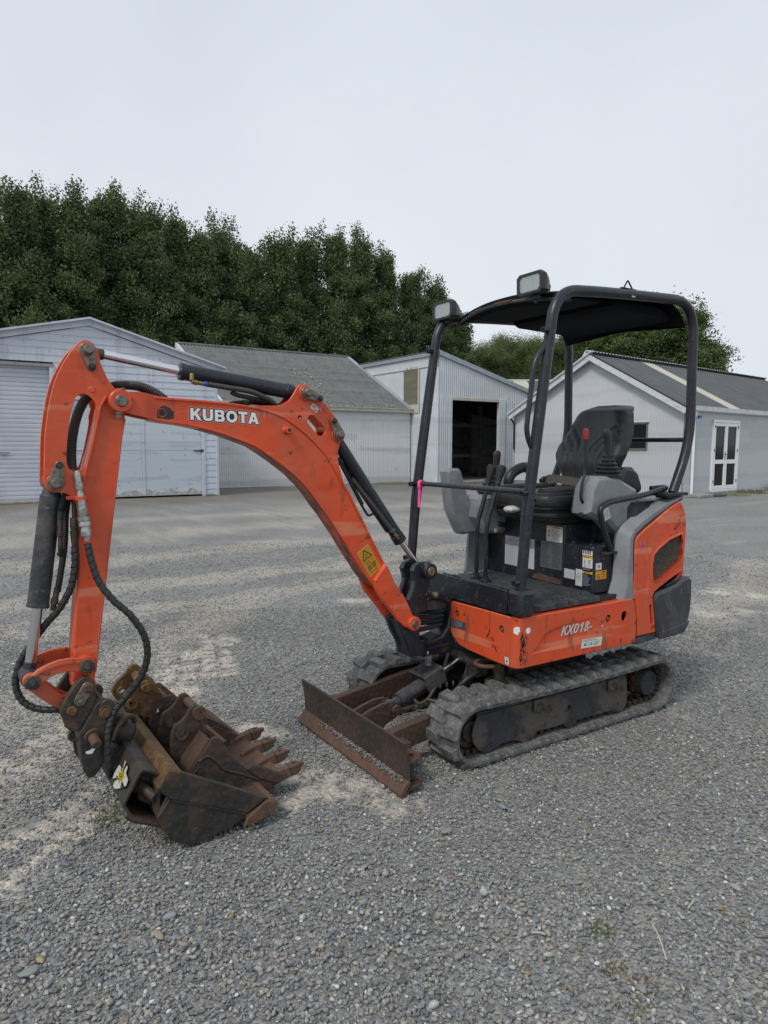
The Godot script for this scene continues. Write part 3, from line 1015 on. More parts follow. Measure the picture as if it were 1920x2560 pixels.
func undercarriage(ex: Node3D) -> void:
	track(ex, 1.0)
	track(ex, -1.0)
	var c := MB.new()
	box(c, Vector3(0.02, 0.27, 0), Vector3(0.66, 0.13, 0.40), 0.02)
	for x in [-0.22, 0.24]:
		box(c, Vector3(x, 0.20, 0), Vector3(0.12, 0.09, 0.66), 0.01)
	ext(c, P2([-0.32, 0.335, 0.36, 0.335, 0.30, 0.385, -0.26, 0.385]), -0.24, 0.24, 0.006)
	var car := put("carrier_frame", c, M.greasy, ex)
	var sl := MB.new()
	cyl(sl, Vector3(0.02, 0.37, 0), Vector3(0.02, 0.425, 0), 0.27, 40, 0.008)
	cyl(sl, Vector3(0.02, 0.425, 0), Vector3(0.02, 0.455, 0), 0.24, 40, 0.004)
	put("slew_ring", sl, M.greasy, ex)
	for s in [-1.0, 1.0]:
		var l := MB.new()
		var X := Transform3D(Basis(), Vector3(0, 0, 0))
		ext(l, hull([-0.40, 0.355, 0.048, -0.30, 0.30, 0.06, -0.45, 0.28, 0.03]), s * 0.075, s * 0.10, 0.004, [], X)
		cyl(l, Vector3(-0.405, 0.355, s * 0.098), Vector3(-0.405, 0.355, s * 0.122), 0.030)
		hexbolt(l, Vector3(-0.365, 0.372, s * 0.10), Vector3(0, 0, s), 0.010, 0.012)
		put("cylinder_lug", l, M.greasy, car)
	var ring := MB.new()
	var rp := PackedVector3Array()
	for k in 25: rp.append(Vector3(-0.440 + cos(TAU * k / 24) * 0.066, 0.405, 0.235 + sin(TAU * k / 24) * 0.058))
	tube(ring, rp, 0.011, 10, false)
	put("tie_down_ring", ring, M.rust_plain, car)
	var post := MB.new()
	cyl(post, Vector3(-0.40, 0.30, 0.27), Vector3(-0.40, 0.40, 0.27), 0.028)
	box(post, Vector3(-0.38, 0.30, 0.27), Vector3(0.14, 0.05, 0.12), 0.01)
	ext(post, P2([-0.47, 0.32, -0.40, 0.32, -0.40, 0.405, -0.47, 0.405]), 0.10, 0.19, 0.005)
	for q in [[-0.471, 0.375, 0.125], [-0.471, 0.385, 0.165]]: hexbolt(post, Vector3(q[0], q[1], q[2]), Vector3(-1, 0, 0), 0.008, 0.008)
	put("valve_block", post, M.greasy, car)
	var hose := MB.new()
	tube(hose, curve(P3([-0.47, 0.36, 0.20, -0.55, 0.33, 0.20, -0.60, 0.27, 0.17, -0.66, 0.215, 0.12, -0.70, 0.215, 0.075]), 0.02), 0.014, 10)
	put("hose", hose, M.hose_black, car)
	# dozer blade
	var bl := MB.new()
	var face := P2([-1.132, 0.238, -1.119, 0.19, -1.111, 0.13, -1.109, 0.06])
	ext(bl, band(face, 0.010), -0.495, 0.495, 0.002)
	ext(bl, P2([-1.131, 0.240, -1.119, 0.240, -1.094, 0.215, -1.094, 0.205, -1.122, 0.222]), -0.40, 0.40, 0.002)
	var blade := put("dozer_blade", bl, M.bucket_rust, ex)
	tag(blade, "rusty dozer blade with gravel on its ledge", "")
	var edge := MB.new()
	ext(edge, P2([-1.106, 0.070, -1.114, 0.066, -1.152, 0.016, -1.150, 0.004, -1.134, 0.004, -1.098, 0.055]), -0.497, 0.497, 0.002)
	put("cutting_edge", edge, M.rust_plain, blade)
	for s in [-1.0, 1.0]:
		for y in [0.148, 0.030]:
			var l := MB.new()
			var X := Transform3D(Basis(Vector3(1, 0, 0), Vector3(0, 0, s), Vector3(0, -s, 0)), Vector3(0, y, 0))
			ext(l, P2([-1.100, 0.36, -1.05, 0.36, -1.025, 0.40, -1.020, 0.455, -1.045, 0.492, -1.100, 0.492]), -0.008, 0.008, 0.002, [circ(Vector2(-1.062, 0.445), 0.013, 12)] if s > 0 else [], X)
			put("end_lug", l, M.rusty, blade)
		var t := MB.new()
		cyl(t, Vector3(-1.065, 0.038, s * 0.42), Vector3(-1.065, 0.14, s * 0.42), 0.030)
		put("lug_tube", t, M.frame_paint, blade)
		var arm := MB.new()
		ext(arm, P2([-1.10, 0.085, -1.10, 0.190, -0.98, 0.208, -0.42, 0.285, -0.42, 0.185, -0.80, 0.120]), s * 0.235, s * 0.285, 0.004)
		put("push_arm", arm, M.rusty, blade)
		var gus := MB.new()
		ext(gus, P2([-1.10, 0.07, -1.10, 0.19, -1.0, 0.165, -0.985, 0.10]), s * 0.287, s * 0.36, 0.006)
		put("gusset", gus, M.rusty, blade)
		var ear := MB.new()
		ext(ear, P2([-1.105, 0.06, -1.105, 0.187, -1.03, 0.215, -0.95, 0.235, -0.89, 0.232, -0.855, 0.205, -0.85, 0.175, -0.87, 0.152, -0.93, 0.125, -1.0, 0.075]), s * 0.030, s * 0.046, 0.002)
		cyl(ear, Vector3(-0.876, 0.192, s * 0.046), Vector3(-0.876, 0.192, s * 0.066), 0.026)
		hexbolt(ear, Vector3(-0.885, 0.163, s * 0.046), Vector3(0, 0, s), 0.008, 0.012)
		put("cylinder_ear", ear, M.rusty, blade)
	var beam := MB.new()
	ext(beam, P2([-1.10, 0.075, -1.10, 0.175, -1.055, 0.168, -1.045, 0.09]), -0.36, 0.36, 0.005)
	put("cross_beam", beam, M.rusty, blade)
	var A := Vector3(-0.876, 0.192, 0)
	var Bp := Vector3(-0.405, 0.372, 0)
	var d := (Bp - A).normalized()
	var cy := MB.new()
	cyl(cy, Vector3(-0.876, 0.192, -0.028), Vector3(-0.876, 0.192, 0.028), 0.032)
	cyl(cy, A, A + d * 0.07, 0.028)
	rev(cy, A + d * 0.055, Bp, [0.0, 0.036, 0.006, 0.042, 0.06, 0.042, 0.062, 0.038, 0.255, 0.038, 0.257, 0.042, 0.29, 0.042, 0.295, 0.030], 24)
	var dc := put("blade_cylinder", cy, M.navy_dusty, ex)
	var pp := MB.new()
	tube(pp, rnd(P3([-0.755, 0.215, 0.035, -0.745, 0.195, 0.065, -0.69, 0.215, 0.07, -0.66, 0.255, 0.07, -0.63, 0.265, 0.055]), 0.03), 0.0095, 10)
	put("oil_pipe", pp, M.hitch_steel, dc)
	var rod := MB.new()
	cyl(rod, A + d * 0.33, Bp, 0.016)
	put("rod", rod, M.chrome, dc)
	var eye := MB.new()
	cyl(eye, Vector3(Bp.x, Bp.y, -0.07), Vector3(Bp.x, Bp.y, 0.07), 0.033)
	put("rod_eye", eye, M.greasy, dc)
	var gd := MB.new()
	var up := Vector3(-d.y, d.x, 0)
	var X := Transform3D(Basis(Vector3(0, 0, -1), up, d), A + d * 0.20)
	ext(gd, band(P2([0.085, 0.022, 0.080, 0.058, 0.070, 0.066, -0.050, 0.066, -0.060, 0.058, -0.066, -0.02]), 0.006), 0.0, 0.125, 0.001, [], X)
	for q in [[0.0, 0.03], [0.055, 0.03]]: hexbolt(gd, X * Vector3(q[0], 0.066, q[1]), up, 0.008, 0.007)
	put("cylinder_guard", gd, M.navy_dusty, dc)

# ------------------------------------------------------------------ upper body
func house(ex: Node3D) -> void:
	var hs := MB.new()
	box(hs, Vector3(0.05, 0.58, 0), Vector3(0.92, 0.22, 0.90), 0.01)
	box(hs, Vector3(0.10, 0.705, 0), Vector3(0.96, 0.03, 0.90), 0.004)
	box(hs, Vector3(0.60, 0.95, 0), Vector3(0.42, 0.50, 0.86), 0.03)
	box(hs, Vector3(0.352, 0.92, -0.03), Vector3(0.02, 0.42, 0.82), 0.004)
	put("deck_frame", hs, M.black_paint, ex)
	# side and front skirt: rounded at the corner
	var sp := MB.new()
	var hole := P2([-0.400, 0.508, -0.347, 0.552, -0.314, 0.594, -0.24, 0.616, -0.12, 0.628, 0.05, 0.637, 0.16, 0.638, 0.20, 0.60, 0.18, 0.545, 0.02, 0.520, -0.2, 0.506])
	var dim := circ(Vector2(0.154, 0.610), 0.021, 16)
	hole = P2([-0.400, 0.508, -0.347, 0.552, -0.314, 0.594, -0.24, 0.616, -0.12, 0.628, 0.03, 0.634, 0.085, 0.61, 0.09, 0.55, 0.02, 0.520, -0.2, 0.506])
	var eye := circ(Vector2(0.282, 0.606), 0.024, 18, 1.2)
	ext(sp, P2([-0.45, 0.447, 0.378, 0.447, 0.388, 0.504, 0.382, 0.592, 0.362, 0.677, 0.350, 0.692, -0.45, 0.692]), 0.478, 0.490, 0.004, [hole, dim, eye])
	# the pressed panel, deepest along its upper edge
	var depth := [0.004, 0.005, 0.006, 0.006, 0.005, 0.003, 0.001, 0.001, 0.001, 0.003]
	var inner := inset(ccw(hole), 0.012)
	var hc := ccw(hole)
	if area2(hole) < 0.0: depth.reverse()
	var inn := []
	for i in inner.size():
		var j := (i + 1) % inner.size()
		var zi: float = 0.4895 - depth[i]
		var zj: float = 0.4895 - depth[j]
		sp.quad(Vector3(hc[i].x, hc[i].y, 0.4895), Vector3(hc[j].x, hc[j].y, 0.4895), Vector3(inner[j].x, inner[j].y, zj), Vector3(inner[i].x, inner[i].y, zi))
	var tri := Geometry2D.triangulate_polygon(inner)
	for i in range(0, tri.size(), 3):
		var v := []
		for k in 3: v.append(Vector3(inner[tri[i + k]].x, inner[tri[i + k]].y, 0.4895 - depth[tri[i + k]]))
		if (v[1] - v[0]).cross(v[2] - v[0]).z < 0.0: v.reverse()
		sp.tri(v[0], v[1], v[2])
	# corner roll
	var rings := []
	for y in [0.447, 0.452, 0.687, 0.692]:
		var ring := PackedVector3Array()
		var e := 0.004 if (y < 0.450 or y > 0.690) else 0.0
		for k in 9:
			var a := PI / 2 + PI / 2 * k / 8.0
			ring.append(Vector3(-0.448 + cos(a) * (0.042 - e), y, 0.448 + sin(a) * (0.042 - e)))
		for k in range(8, -1, -1):
			var a := PI / 2 + PI / 2 * k / 8.0
			ring.append(Vector3(-0.448 + cos(a) * 0.030, y, 0.448 + sin(a) * 0.030))
		ring.reverse()
		rings.append(ring)
	loft(sp, rings)
	ext(sp, P2([-0.49, 0.686, 0.352, 0.686, 0.352, 0.692, -0.49, 0.692]), 0.44, 0.482, 0.001)
	var side := put("side_skirt", sp, M.orange, ex, 32.0)
	var front := MB.new()
	var XF := Transform3D(Basis(Vector3(0, 0, 1), Vector3(0, 1, 0), Vector3(-1, 0, 0)), Vector3(-0.478, 0, 0))
	ext(front, P2([-0.013, 0.672, -0.021, 0.640, -0.020, 0.540, 0.010, 0.495, 0.065, 0.465, 0.155, 0.455, 0.310, 0.449, 0.443, 0.447, 0.443, 0.692, 0.20, 0.690, 0.0, 0.686]), 0.0, 0.012, 0.004, [circ(Vector2(0.043, 0.628), 0.019, 16), circ(Vector2(0.384, 0.620), 0.019, 16)], XF)
	var fs := put("front_skirt", front, M.orange, ex, 32.0)
	var bolts := [Vector3(0.154, 0.610, 0.480), Vector3(-0.480, 0.628, 0.043), Vector3(-0.480, 0.620, 0.384)]
	for k in 3:
		var b := MB.new()
		var ax := Vector3(0, 0, 1) if k == 0 else Vector3(-1, 0, 0)
		cyl(b, bolts[k] - ax * 0.006, bolts[k] + ax * 0.002, 0.016)
		hexbolt(b, bolts[k] + ax * 0.001, ax, 0.0075, 0.007)
		put("bolt", b, M.brass, side if k == 0 else fs)
	var scr := MB.new()
	rng.seed = 9
	for k in 46:
		var y := rng.randf_range(0.455, 0.60)
		var x := -0.447 + rng.randfn() * 0.012
		var l := rng.randf_range(0.006, 0.03)
		var w := rng.randf_range(0.001, 0.0045)
		var sl := rng.randf_range(-0.6, 0.6)
		ext(scr, P2([x - w, y, x + w, y, x + w * 0.4 + sl * l, y + l, x - w * 0.4 + sl * l, y + l * 0.9]), 0.4895, 0.4908)
	put("scuff_mark", scr, M.black_print, side)
	var scr2 := MB.new()
	for q in [[0.30, 0.60, -0.02, 0.045], [0.315, 0.565, 0.012, 0.02], [0.33, 0.53, -0.01, 0.016], [0.335, 0.52, 0.02, 0.02]]:
		ext(scr2, P2([q[0], q[1], q[0] + 0.005, q[1] + 0.004, q[0] + q[2] + 0.004, q[1] - q[3], q[0] + q[2] - 0.004, q[1] - q[3] + 0.003]), 0.0118, 0.0130, 0.0, [], XF)
	put("scuff_mark", scr2, M.black_print, fs)
	# white spots where stickers were torn off
	var wp := MB.new()
	var XC := Transform3D(Basis(Vector3(0.82, 0, 0.57), Vector3(0, 1, 0), Vector3(-0.57, 0, 0.82)), Vector3(-0.474, 0, 0.4815))
	ext(wp, P2([-0.022, 0.622, -0.023, 0.640, -0.015, 0.650, 0.002, 0.651, 0.009, 0.645, 0.006, 0.638, 0.010, 0.630, 0.002, 0.625, 0.002, 0.615, -0.008, 0.613]), -0.0015, 0.0016, 0.0, [], XC)
	ext(wp, circ(Vector2(-0.418, 0.627), 0.015, 16), 0.4895, 0.4912)
	put("sticker_residue", wp, M.white_print, side)
	words("model_letters", "KX018-", 0.066, Vector3(-0.205, 0.551, 0.4870), Vector3(1.05, 0, 0.018), Vector3(0, 1.0, 0), M.silver_print, side, 0.34)
	var torn := MB.new()
	ext(torn, P2([0.098, 0.580, 0.104, 0.575, 0.110, 0.572, 0.116, 0.579, 0.111, 0.579, 0.112, 0.585, 0.106, 0.580]), 0.489, 0.4912)
	put("torn_letter", torn, M.silver_print, side)
	var im := picture(160, 50, Color(0.80, 0.82, 0.80))
	print_lines(im, 8, 4, 130, 2, 7, Color(0.25, 0.28, 0.3), 3)
	for k in 2: im.fill_rect(Rect2i(22, 24 + k * 12, 60, 2), Color(0.2, 0.25, 0.2))
	fill_poly(im, circ(Vector2(26, 31), 8), Color(0.35, 0.5, 0.3))
	fill_poly(im, circ(Vector2(80, 31), 6), Color(0.3, 0.4, 0.3))
	print_lines(im, 100, 22, 46, 4, 6, Color(0.25, 0.3, 0.3), 6)
	decal("warning_sticker", im, Vector3(-0.048, 0.482, 0.4915), Vector3(0.151, -0.006, 0), Vector3(0.010, 0.045, 0), side)
	im = picture(60, 90, Color(0.8, 0.8, 0.8))
	fill_poly(im, circ(Vector2(30, 50), 14), Color(0.25, 0.25, 0.28))
	bar(im, 10, 14, 40, 3, Color(0.3, 0.3, 0.3)); bar(im, 20, 76, 30, 4, Color(0.3, 0.3, 0.3))
	decal("tie_down_sticker", im, Vector3(-0.4915, 0.458, 0.416), Vector3(0, 0.001, 0.026), Vector3(0, 0.034, -0.006), fs)
	im = picture(130, 50, Color(0.27, 0.29, 0.31))
	print_lines(im, 8, 6, 110, 5, 8, Color(0.55, 0.58, 0.6), 11)
	decal("type_plate", im, Vector3(-0.4915, 0.551, -0.008), Vector3(0, 0.002, 0.122), Vector3(0, 0.042, 0.0), fs)
	# black front plate and the corner sockets of the canopy posts
	var fp := MB.new()
	ext(fp, P2([-0.45, 0.700, 0.40, 0.695, 0.41, 0.812, -0.45, 0.815]), 0.0, 0.010, 0.002, [], Transform3D(XF.basis, Vector3(-0.470, 0, 0)))
	var plate := put("front_plate", fp, M.navy, ex)
	for s in [-1.0, 1.0]:
		var so := MB.new()
		box(so, Vector3(-0.430, 0.755, s * 0.452), Vector3(0.104, 0.130, 0.098), 0.016)
		put("post_socket", so, M.navy, plate)
	var im2 := picture(90, 30, Color(0.16, 0.14, 0.1))
	print_lines(im2, 6, 6, 60, 3, 8, Color(0.35, 0.3, 0.2), 15)
	# ribbed floor mat
	var fm := MB.new()
	ext(fm, P2([-0.40, -0.40, 0.12, -0.40, 0.12, 0.455, 0.112, 0.468, -0.32, 0.468, -0.345, 0.44, -0.40, 0.43]), 0.700, 0.730, 0.004, [], Transform3D(Basis(Vector3(1, 0, 0), Vector3(0, 0, 1), Vector3(0, -1, 0)), Vector3(0, 1.43, 0)))
	var mat_ := put("floor_mat", fm, M.floor_rubber, ex)
	for k in 15:
		var r := MB.new()
		var x := -0.385 + k * 0.0345
		var z1 := 0.40 if x > -0.345 else 0.36
		ext(r, P2([x, 0.729, x + 0.021, 0.729, x + 0.017, 0.7385, x + 0.004, 0.7385]), -0.385, z1)
		put("rib", r, M.floor_rubber, mat_)
		for j in 2: box(r, Vector3(x + 0.010, 0.7322, z1 + 0.014 + j * 0.020), Vector3(0.026, 0.006, 0.008), 0.002)
	for x in [-0.20, -0.12]:
		var nt := MB.new()
		box(nt, Vector3(x, 0.722, 0.467), Vector3(0.014, 0.020, 0.006), 0.002)
		put("notch", nt, M.hose_black, mat_)
	# foot pedals
	for z in [-0.11, 0.265]:
		var p := MB.new()
		var B := Basis(Vector3(0, 0, 1), -0.35)
		for dz in [-0.038, 0.0, 0.038]: box(p, Vector3(-0.405, 0.795, z + dz), Vector3(0.055, 0.010, 0.008), 0.002, B)
		for dx in [-0.026, 0.026]: box(p, Vector3(-0.405 + dx, 0.795 - dx * 0.35, z), Vector3(0.010, 0.012, 0.084), 0.002, B)
		box(p, Vector3(-0.38, 0.765, z), Vector3(0.018, 0.05, 0.05), 0.003)
		put("pedal", p, M.black_rubber, ex)
	var pl := MB.new()
	for dz in [0.0, 0.024]: tube(pl, P3([-0.395, 0.765, -0.012 + dz, -0.400, 0.84, -0.006 + dz]), 0.006, 8)
	put("pedal_lever", pl, M.zinc, ex)
	var pad := MB.new()
	cyl(pad, Vector3(-0.36, 0.738, 0.03), Vector3(-0.36, 0.757, 0.03), 0.045)
	put("pedal_boot", pad, M.black_rubber, ex)
	# travel levers
	for L in [[-0.137, -0.220, 0.0], [-0.160, -0.115, 0.004]]:
		var lv := MB.new()
		var x: float = L[0]
		var z: float = L[1]
		tube(lv, rnd(P3([x, 0.735, z, x, 1.05, z, x + 0.085, 1.305, z]), 0.05), 0.0125, 12)
		rev(lv, Vector3(x, 0.737, z), Vector3(x, 1.0, z), [0.0, 0.034, 0.008, 0.034, 0.012, 0.020, 0.026, 0.018, 0.027, 0.012], 16)
		var lever := put("travel_lever", lv, M.navy, ex)
		var k := MB.new()
		rev(k, Vector3(x + 0.078, 1.283, z), Vector3(x + 0.115, 1.40, z), [0.0, 0.016, 0.004, 0.0175, 0.015, 0.016, 0.03, 0.0185, 0.06, 0.023, 0.09, 0.029, 0.104, 0.029, 0.112, 0.022, 0.114, 0.0], 18)
		put("knob", k, M.black_rubber, lever)

func rear_body(ex: Node3D) -> void:
	var outline := P2([0.402, 0.478, 0.397, 0.561, 0.376, 0.672, 0.356, 0.781, 0.351, 0.920, 0.351, 0.995, 0.369, 1.026, 0.430, 1.062, 0.500, 1.096, 0.628, 1.163, 0.728, 1.200, 0.752, 1.180, 0.782, 1.130, 0.794, 1.065, 0.796, 1.02, 0.788, 0.867, 0.785, 0.80, 0.709, 0.779, 0.563, 0.721, 0.531, 0.704, 0.519, 0.680, 0.560, 0.478])
	var grill := P2([0.505, 0.795, 0.501, 0.866, 0.511, 0.915, 0.549, 0.946, 0.640, 0.989, 0.748, 1.014, 0.763, 0.976, 0.767, 0.894, 0.745, 0.858, 0.612, 0.793, 0.540, 0.767, 0.515, 0.777])
	var slot := P2([0.489, 0.641, 0.509, 0.644, 0.525, 0.531, 0.506, 0.533])
	var hb := MB.new()
	ext(hb, inset(ccw(outline), 0.008), -0.485, 0.405, 0.02)
	var hood := put("engine_hood", hb, M.orange, ex, 32.0)
	var sp := MB.new()
	ext(sp, outline, 0.408, 0.490, 0.007, [grill, slot])
	var pan := put("hood_side", sp, M.orange, hood, 32.0)
	# raised lip round the grille
	var lip := MB.new()
	var g2 := ccw(grill)
	var go := inset(g2, -0.014)
	for i in g2.size():
		var j := (i + 1) % g2.size()
		lip.quad(Vector3(go[i].x, go[i].y, 0.4895), Vector3(go[j].x, go[j].y, 0.4895), Vector3(g2[j].x, g2[j].y, 0.4945), Vector3(g2[i].x, g2[i].y, 0.4945))
		lip.quad(Vector3(g2[i].x, g2[i].y, 0.4945), Vector3(g2[j].x, g2[j].y, 0.4945), Vector3(g2[j].x, g2[j].y, 0.470), Vector3(g2[i].x, g2[i].y, 0.470))
	put("grille_lip", lip, M.orange, hood, 50.0)
	var back := MB.new()
	ext(back, inset(g2, 0.001), 0.4095, 0.4135)
	ext(back, inset(ccw(slot), 0.001), 0.4095, 0.4135)
	put("radiator_core", back, M.greasy, hood)
	var wires := MB.new()
	for dir in 2:
		for k in range(-40, 60):
			var c := k * 0.0165
			var a := Vector2(0.45, 0.55 + c) if dir == 0 else Vector2(0.45, 1.25 - c)
			var b := Vector2(0.85, 0.95 + c) if dir == 0 else Vector2(0.85, 0.85 - c)
			for seg in Geometry2D.intersect_polyline_with_polygon(PackedVector2Array([a, b]), grill):
				if seg.size() >= 2: tube(wires, PackedVector3Array([Vector3(seg[0].x, seg[0].y, 0.470 + dir * 0.002), Vector3(seg[seg.size() - 1].x, seg[seg.size() - 1].y, 0.470 + dir * 0.002)]), 0.0019, 5, false)
	put("grille_mesh", wires, M.pin_steel, hood)
	var pb := picture(64, 64, Color(0.62, 0.10, 0.22))
	fill_poly(pb, circ(Vector2(32, 32), 31, 40), Color(0.85, 0.72, 0.75))
	fill_poly(pb, circ(Vector2(32, 32), 28, 40), Color(0.62, 0.09, 0.22))
	print_lines(pb, 14, 22, 38, 3, 8, Color(0.85, 0.6, 0.65), 21)
	decal("round_sticker", pb, Vector3(0.392, 0.960, 0.4913), Vector3(0.036, 0, 0), Vector3(0, 0.040, 0), hood, circ(Vector2(0.5, 0.5), 0.5, 24))
	var sc := MB.new()
	rng.seed = 31
	for k in 40:
		var x := 0.70 + rng.randfn() * 0.022
		var y := 1.055 + (x - 0.70) * 0.8 + rng.randfn() * 0.016
		var l := rng.randf_range(0.003, 0.014)
		var w := rng.randf_range(0.001, 0.003)
		ext(sc, P2([x, y, x + l, y + w, x + l * 1.2, y + w * 2.5, x + l * 0.2, y + w * 1.6]), 0.4895, 0.4906)
	for k in 16:
		var x := 0.52 + rng.randfn() * 0.012
		var y := 0.515 + rng.randfn() * 0.008
		var l := rng.randf_range(0.003, 0.012)
		ext(sc, P2([x, y, x + l, y + 0.002, x + l, y + 0.004, x, y + 0.003]), 0.4895, 0.4906)
	put("scuff_mark", sc, M.black_print, hood)
	var sw := MB.new()
	for q in [[0.444, 0.918, 0.452, 0.898], [0.47, 0.80, 0.466, 0.72], [0.466, 0.72, 0.452, 0.655]]:
		ext(sw, P2([q[0], q[1], q[0] + 0.0022, q[1], q[2] + 0.0016, q[3], q[2], q[3]]), 0.4898, 0.4905)
	put("paint_chip", sw, M.halo_print, hood)
	# counterweight bumper
	var cw := MB.new()
	ext(cw, P2([0.522, 0.655, 0.524, 0.686, 0.540, 0.702, 0.62, 0.715, 0.72, 0.735, 0.780, 0.765, 0.835, 0.765, 0.853, 0.740, 0.857, 0.655, 0.851, 0.570, 0.830, 0.500, 0.790, 0.452, 0.565, 0.446, 0.563, 0.476]), -0.505, 0.505, 0.014)
	var bp := put("counterweight", cw, M.bumper, ex, 40.0)
	var low := MB.new()
	ext(low, P2([0.566, 0.440, 0.786, 0.448, 0.826, 0.492, 0.836, 0.510, 0.560, 0.478]), 0.498, 0.509, 0.003)
	put("lower_lip", low, M.bumper, bp)
	var sk := MB.new()
	ext(sk, P2([0.384, 0.436, 0.40, 0.470, 0.565, 0.478, 0.565, 0.440, 0.424, 0.430]), -0.47, 0.484, 0.006)
	put("rear_skirt", sk, M.bumper, ex)
	var st := MB.new()
	ext(st, P2([0.62, 0.725, 0.70, 0.757, 0.775, 0.795, 0.775, 0.770, 0.70, 0.735]), 0.44, 0.488, 0.003)
	put("stripe", st, M.navy, bp)
	var red := MB.new()
	ext(red, P2([0.715, 0.752, 0.775, 0.782, 0.782, 0.800, 0.776, 0.812, 0.745, 0.785]), 0.470, 0.4912, 0.002)
	put("tail_reflector", red, M.lever_red, bp)
	# grey surround of the hood
	var a := P2([0.387, 0.690, 0.366, 0.780, 0.357, 0.920, 0.355, 1.000, 0.371, 1.032, 0.432, 1.070, 0.527, 1.116, 0.656, 1.172, 0.760, 1.210])
	var b := P2([0.280, 0.690, 0.300, 0.780, 0.305, 0.920, 0.315, 1.020, 0.345, 1.064, 0.415, 1.104, 0.520, 1.150, 0.645, 1.198, 0.755, 1.226])
	var c := P2([0.232, 0.700, 0.270, 0.800, 0.278, 0.930, 0.292, 1.035, 0.328, 1.080, 0.400, 1.120, 0.510, 1.165, 0.635, 1.208, 0.755, 1.232])
	var gs := MB.new()
	var rings := []
	for i in a.size():
		rings.append(PackedVector3Array([Vector3(a[i].x, a[i].y, 0.440), Vector3(a[i].x, a[i].y, 0.482), Vector3(b[i].x + 0.006, b[i].y, 0.484), Vector3(b[i].x, b[i].y, 0.478), Vector3(c[i].x, c[i].y, 0.415), Vector3(c[i].x + 0.02, c[i].y - 0.006, 0.385), Vector3(c[i].x + 0.06, c[i].y - 0.03, 0.385)]))
	loft(gs, rings)
	for i in range(0, gs.v.size(), 3):
		var t := gs.v[i + 1]
		gs.v[i + 1] = gs.v[i + 2]
		gs.v[i + 2] = t
	var sur := put("hood_surround", gs, M.grey_plastic, ex, 35.0)
	var seal := MB.new()
	var sl := PackedVector3Array()
	for i in a.size(): sl.append(Vector3(a[i].x - 0.006, a[i].y + 0.003, 0.474))
	tube(seal, sl, 0.011, 8)
	put("seal", seal, M.hose_black, sur)
	var tp := MB.new()
	ext(tp, P2([0.42, 1.06, 0.52, 1.125, 0.64, 1.178, 0.76, 1.215, 0.80, 1.190, 0.82, 1.10, 0.42, 1.0]), -0.46, 0.40, 0.012)
	put("hood_top", tp, M.grey_plastic, sur)
	for s in [-1.0, 1.0]:
		var br := MB.new()
		box(br, Vector3(0.700, 1.238, s * 0.43), Vector3(0.20, 0.018, 0.12), 0.006)
		box(br, Vector3(0.700, 1.226, s * 0.43), Vector3(0.12, 0.02, 0.08), 0.004)
		put("post_foot", br, M.black_paint, sur)

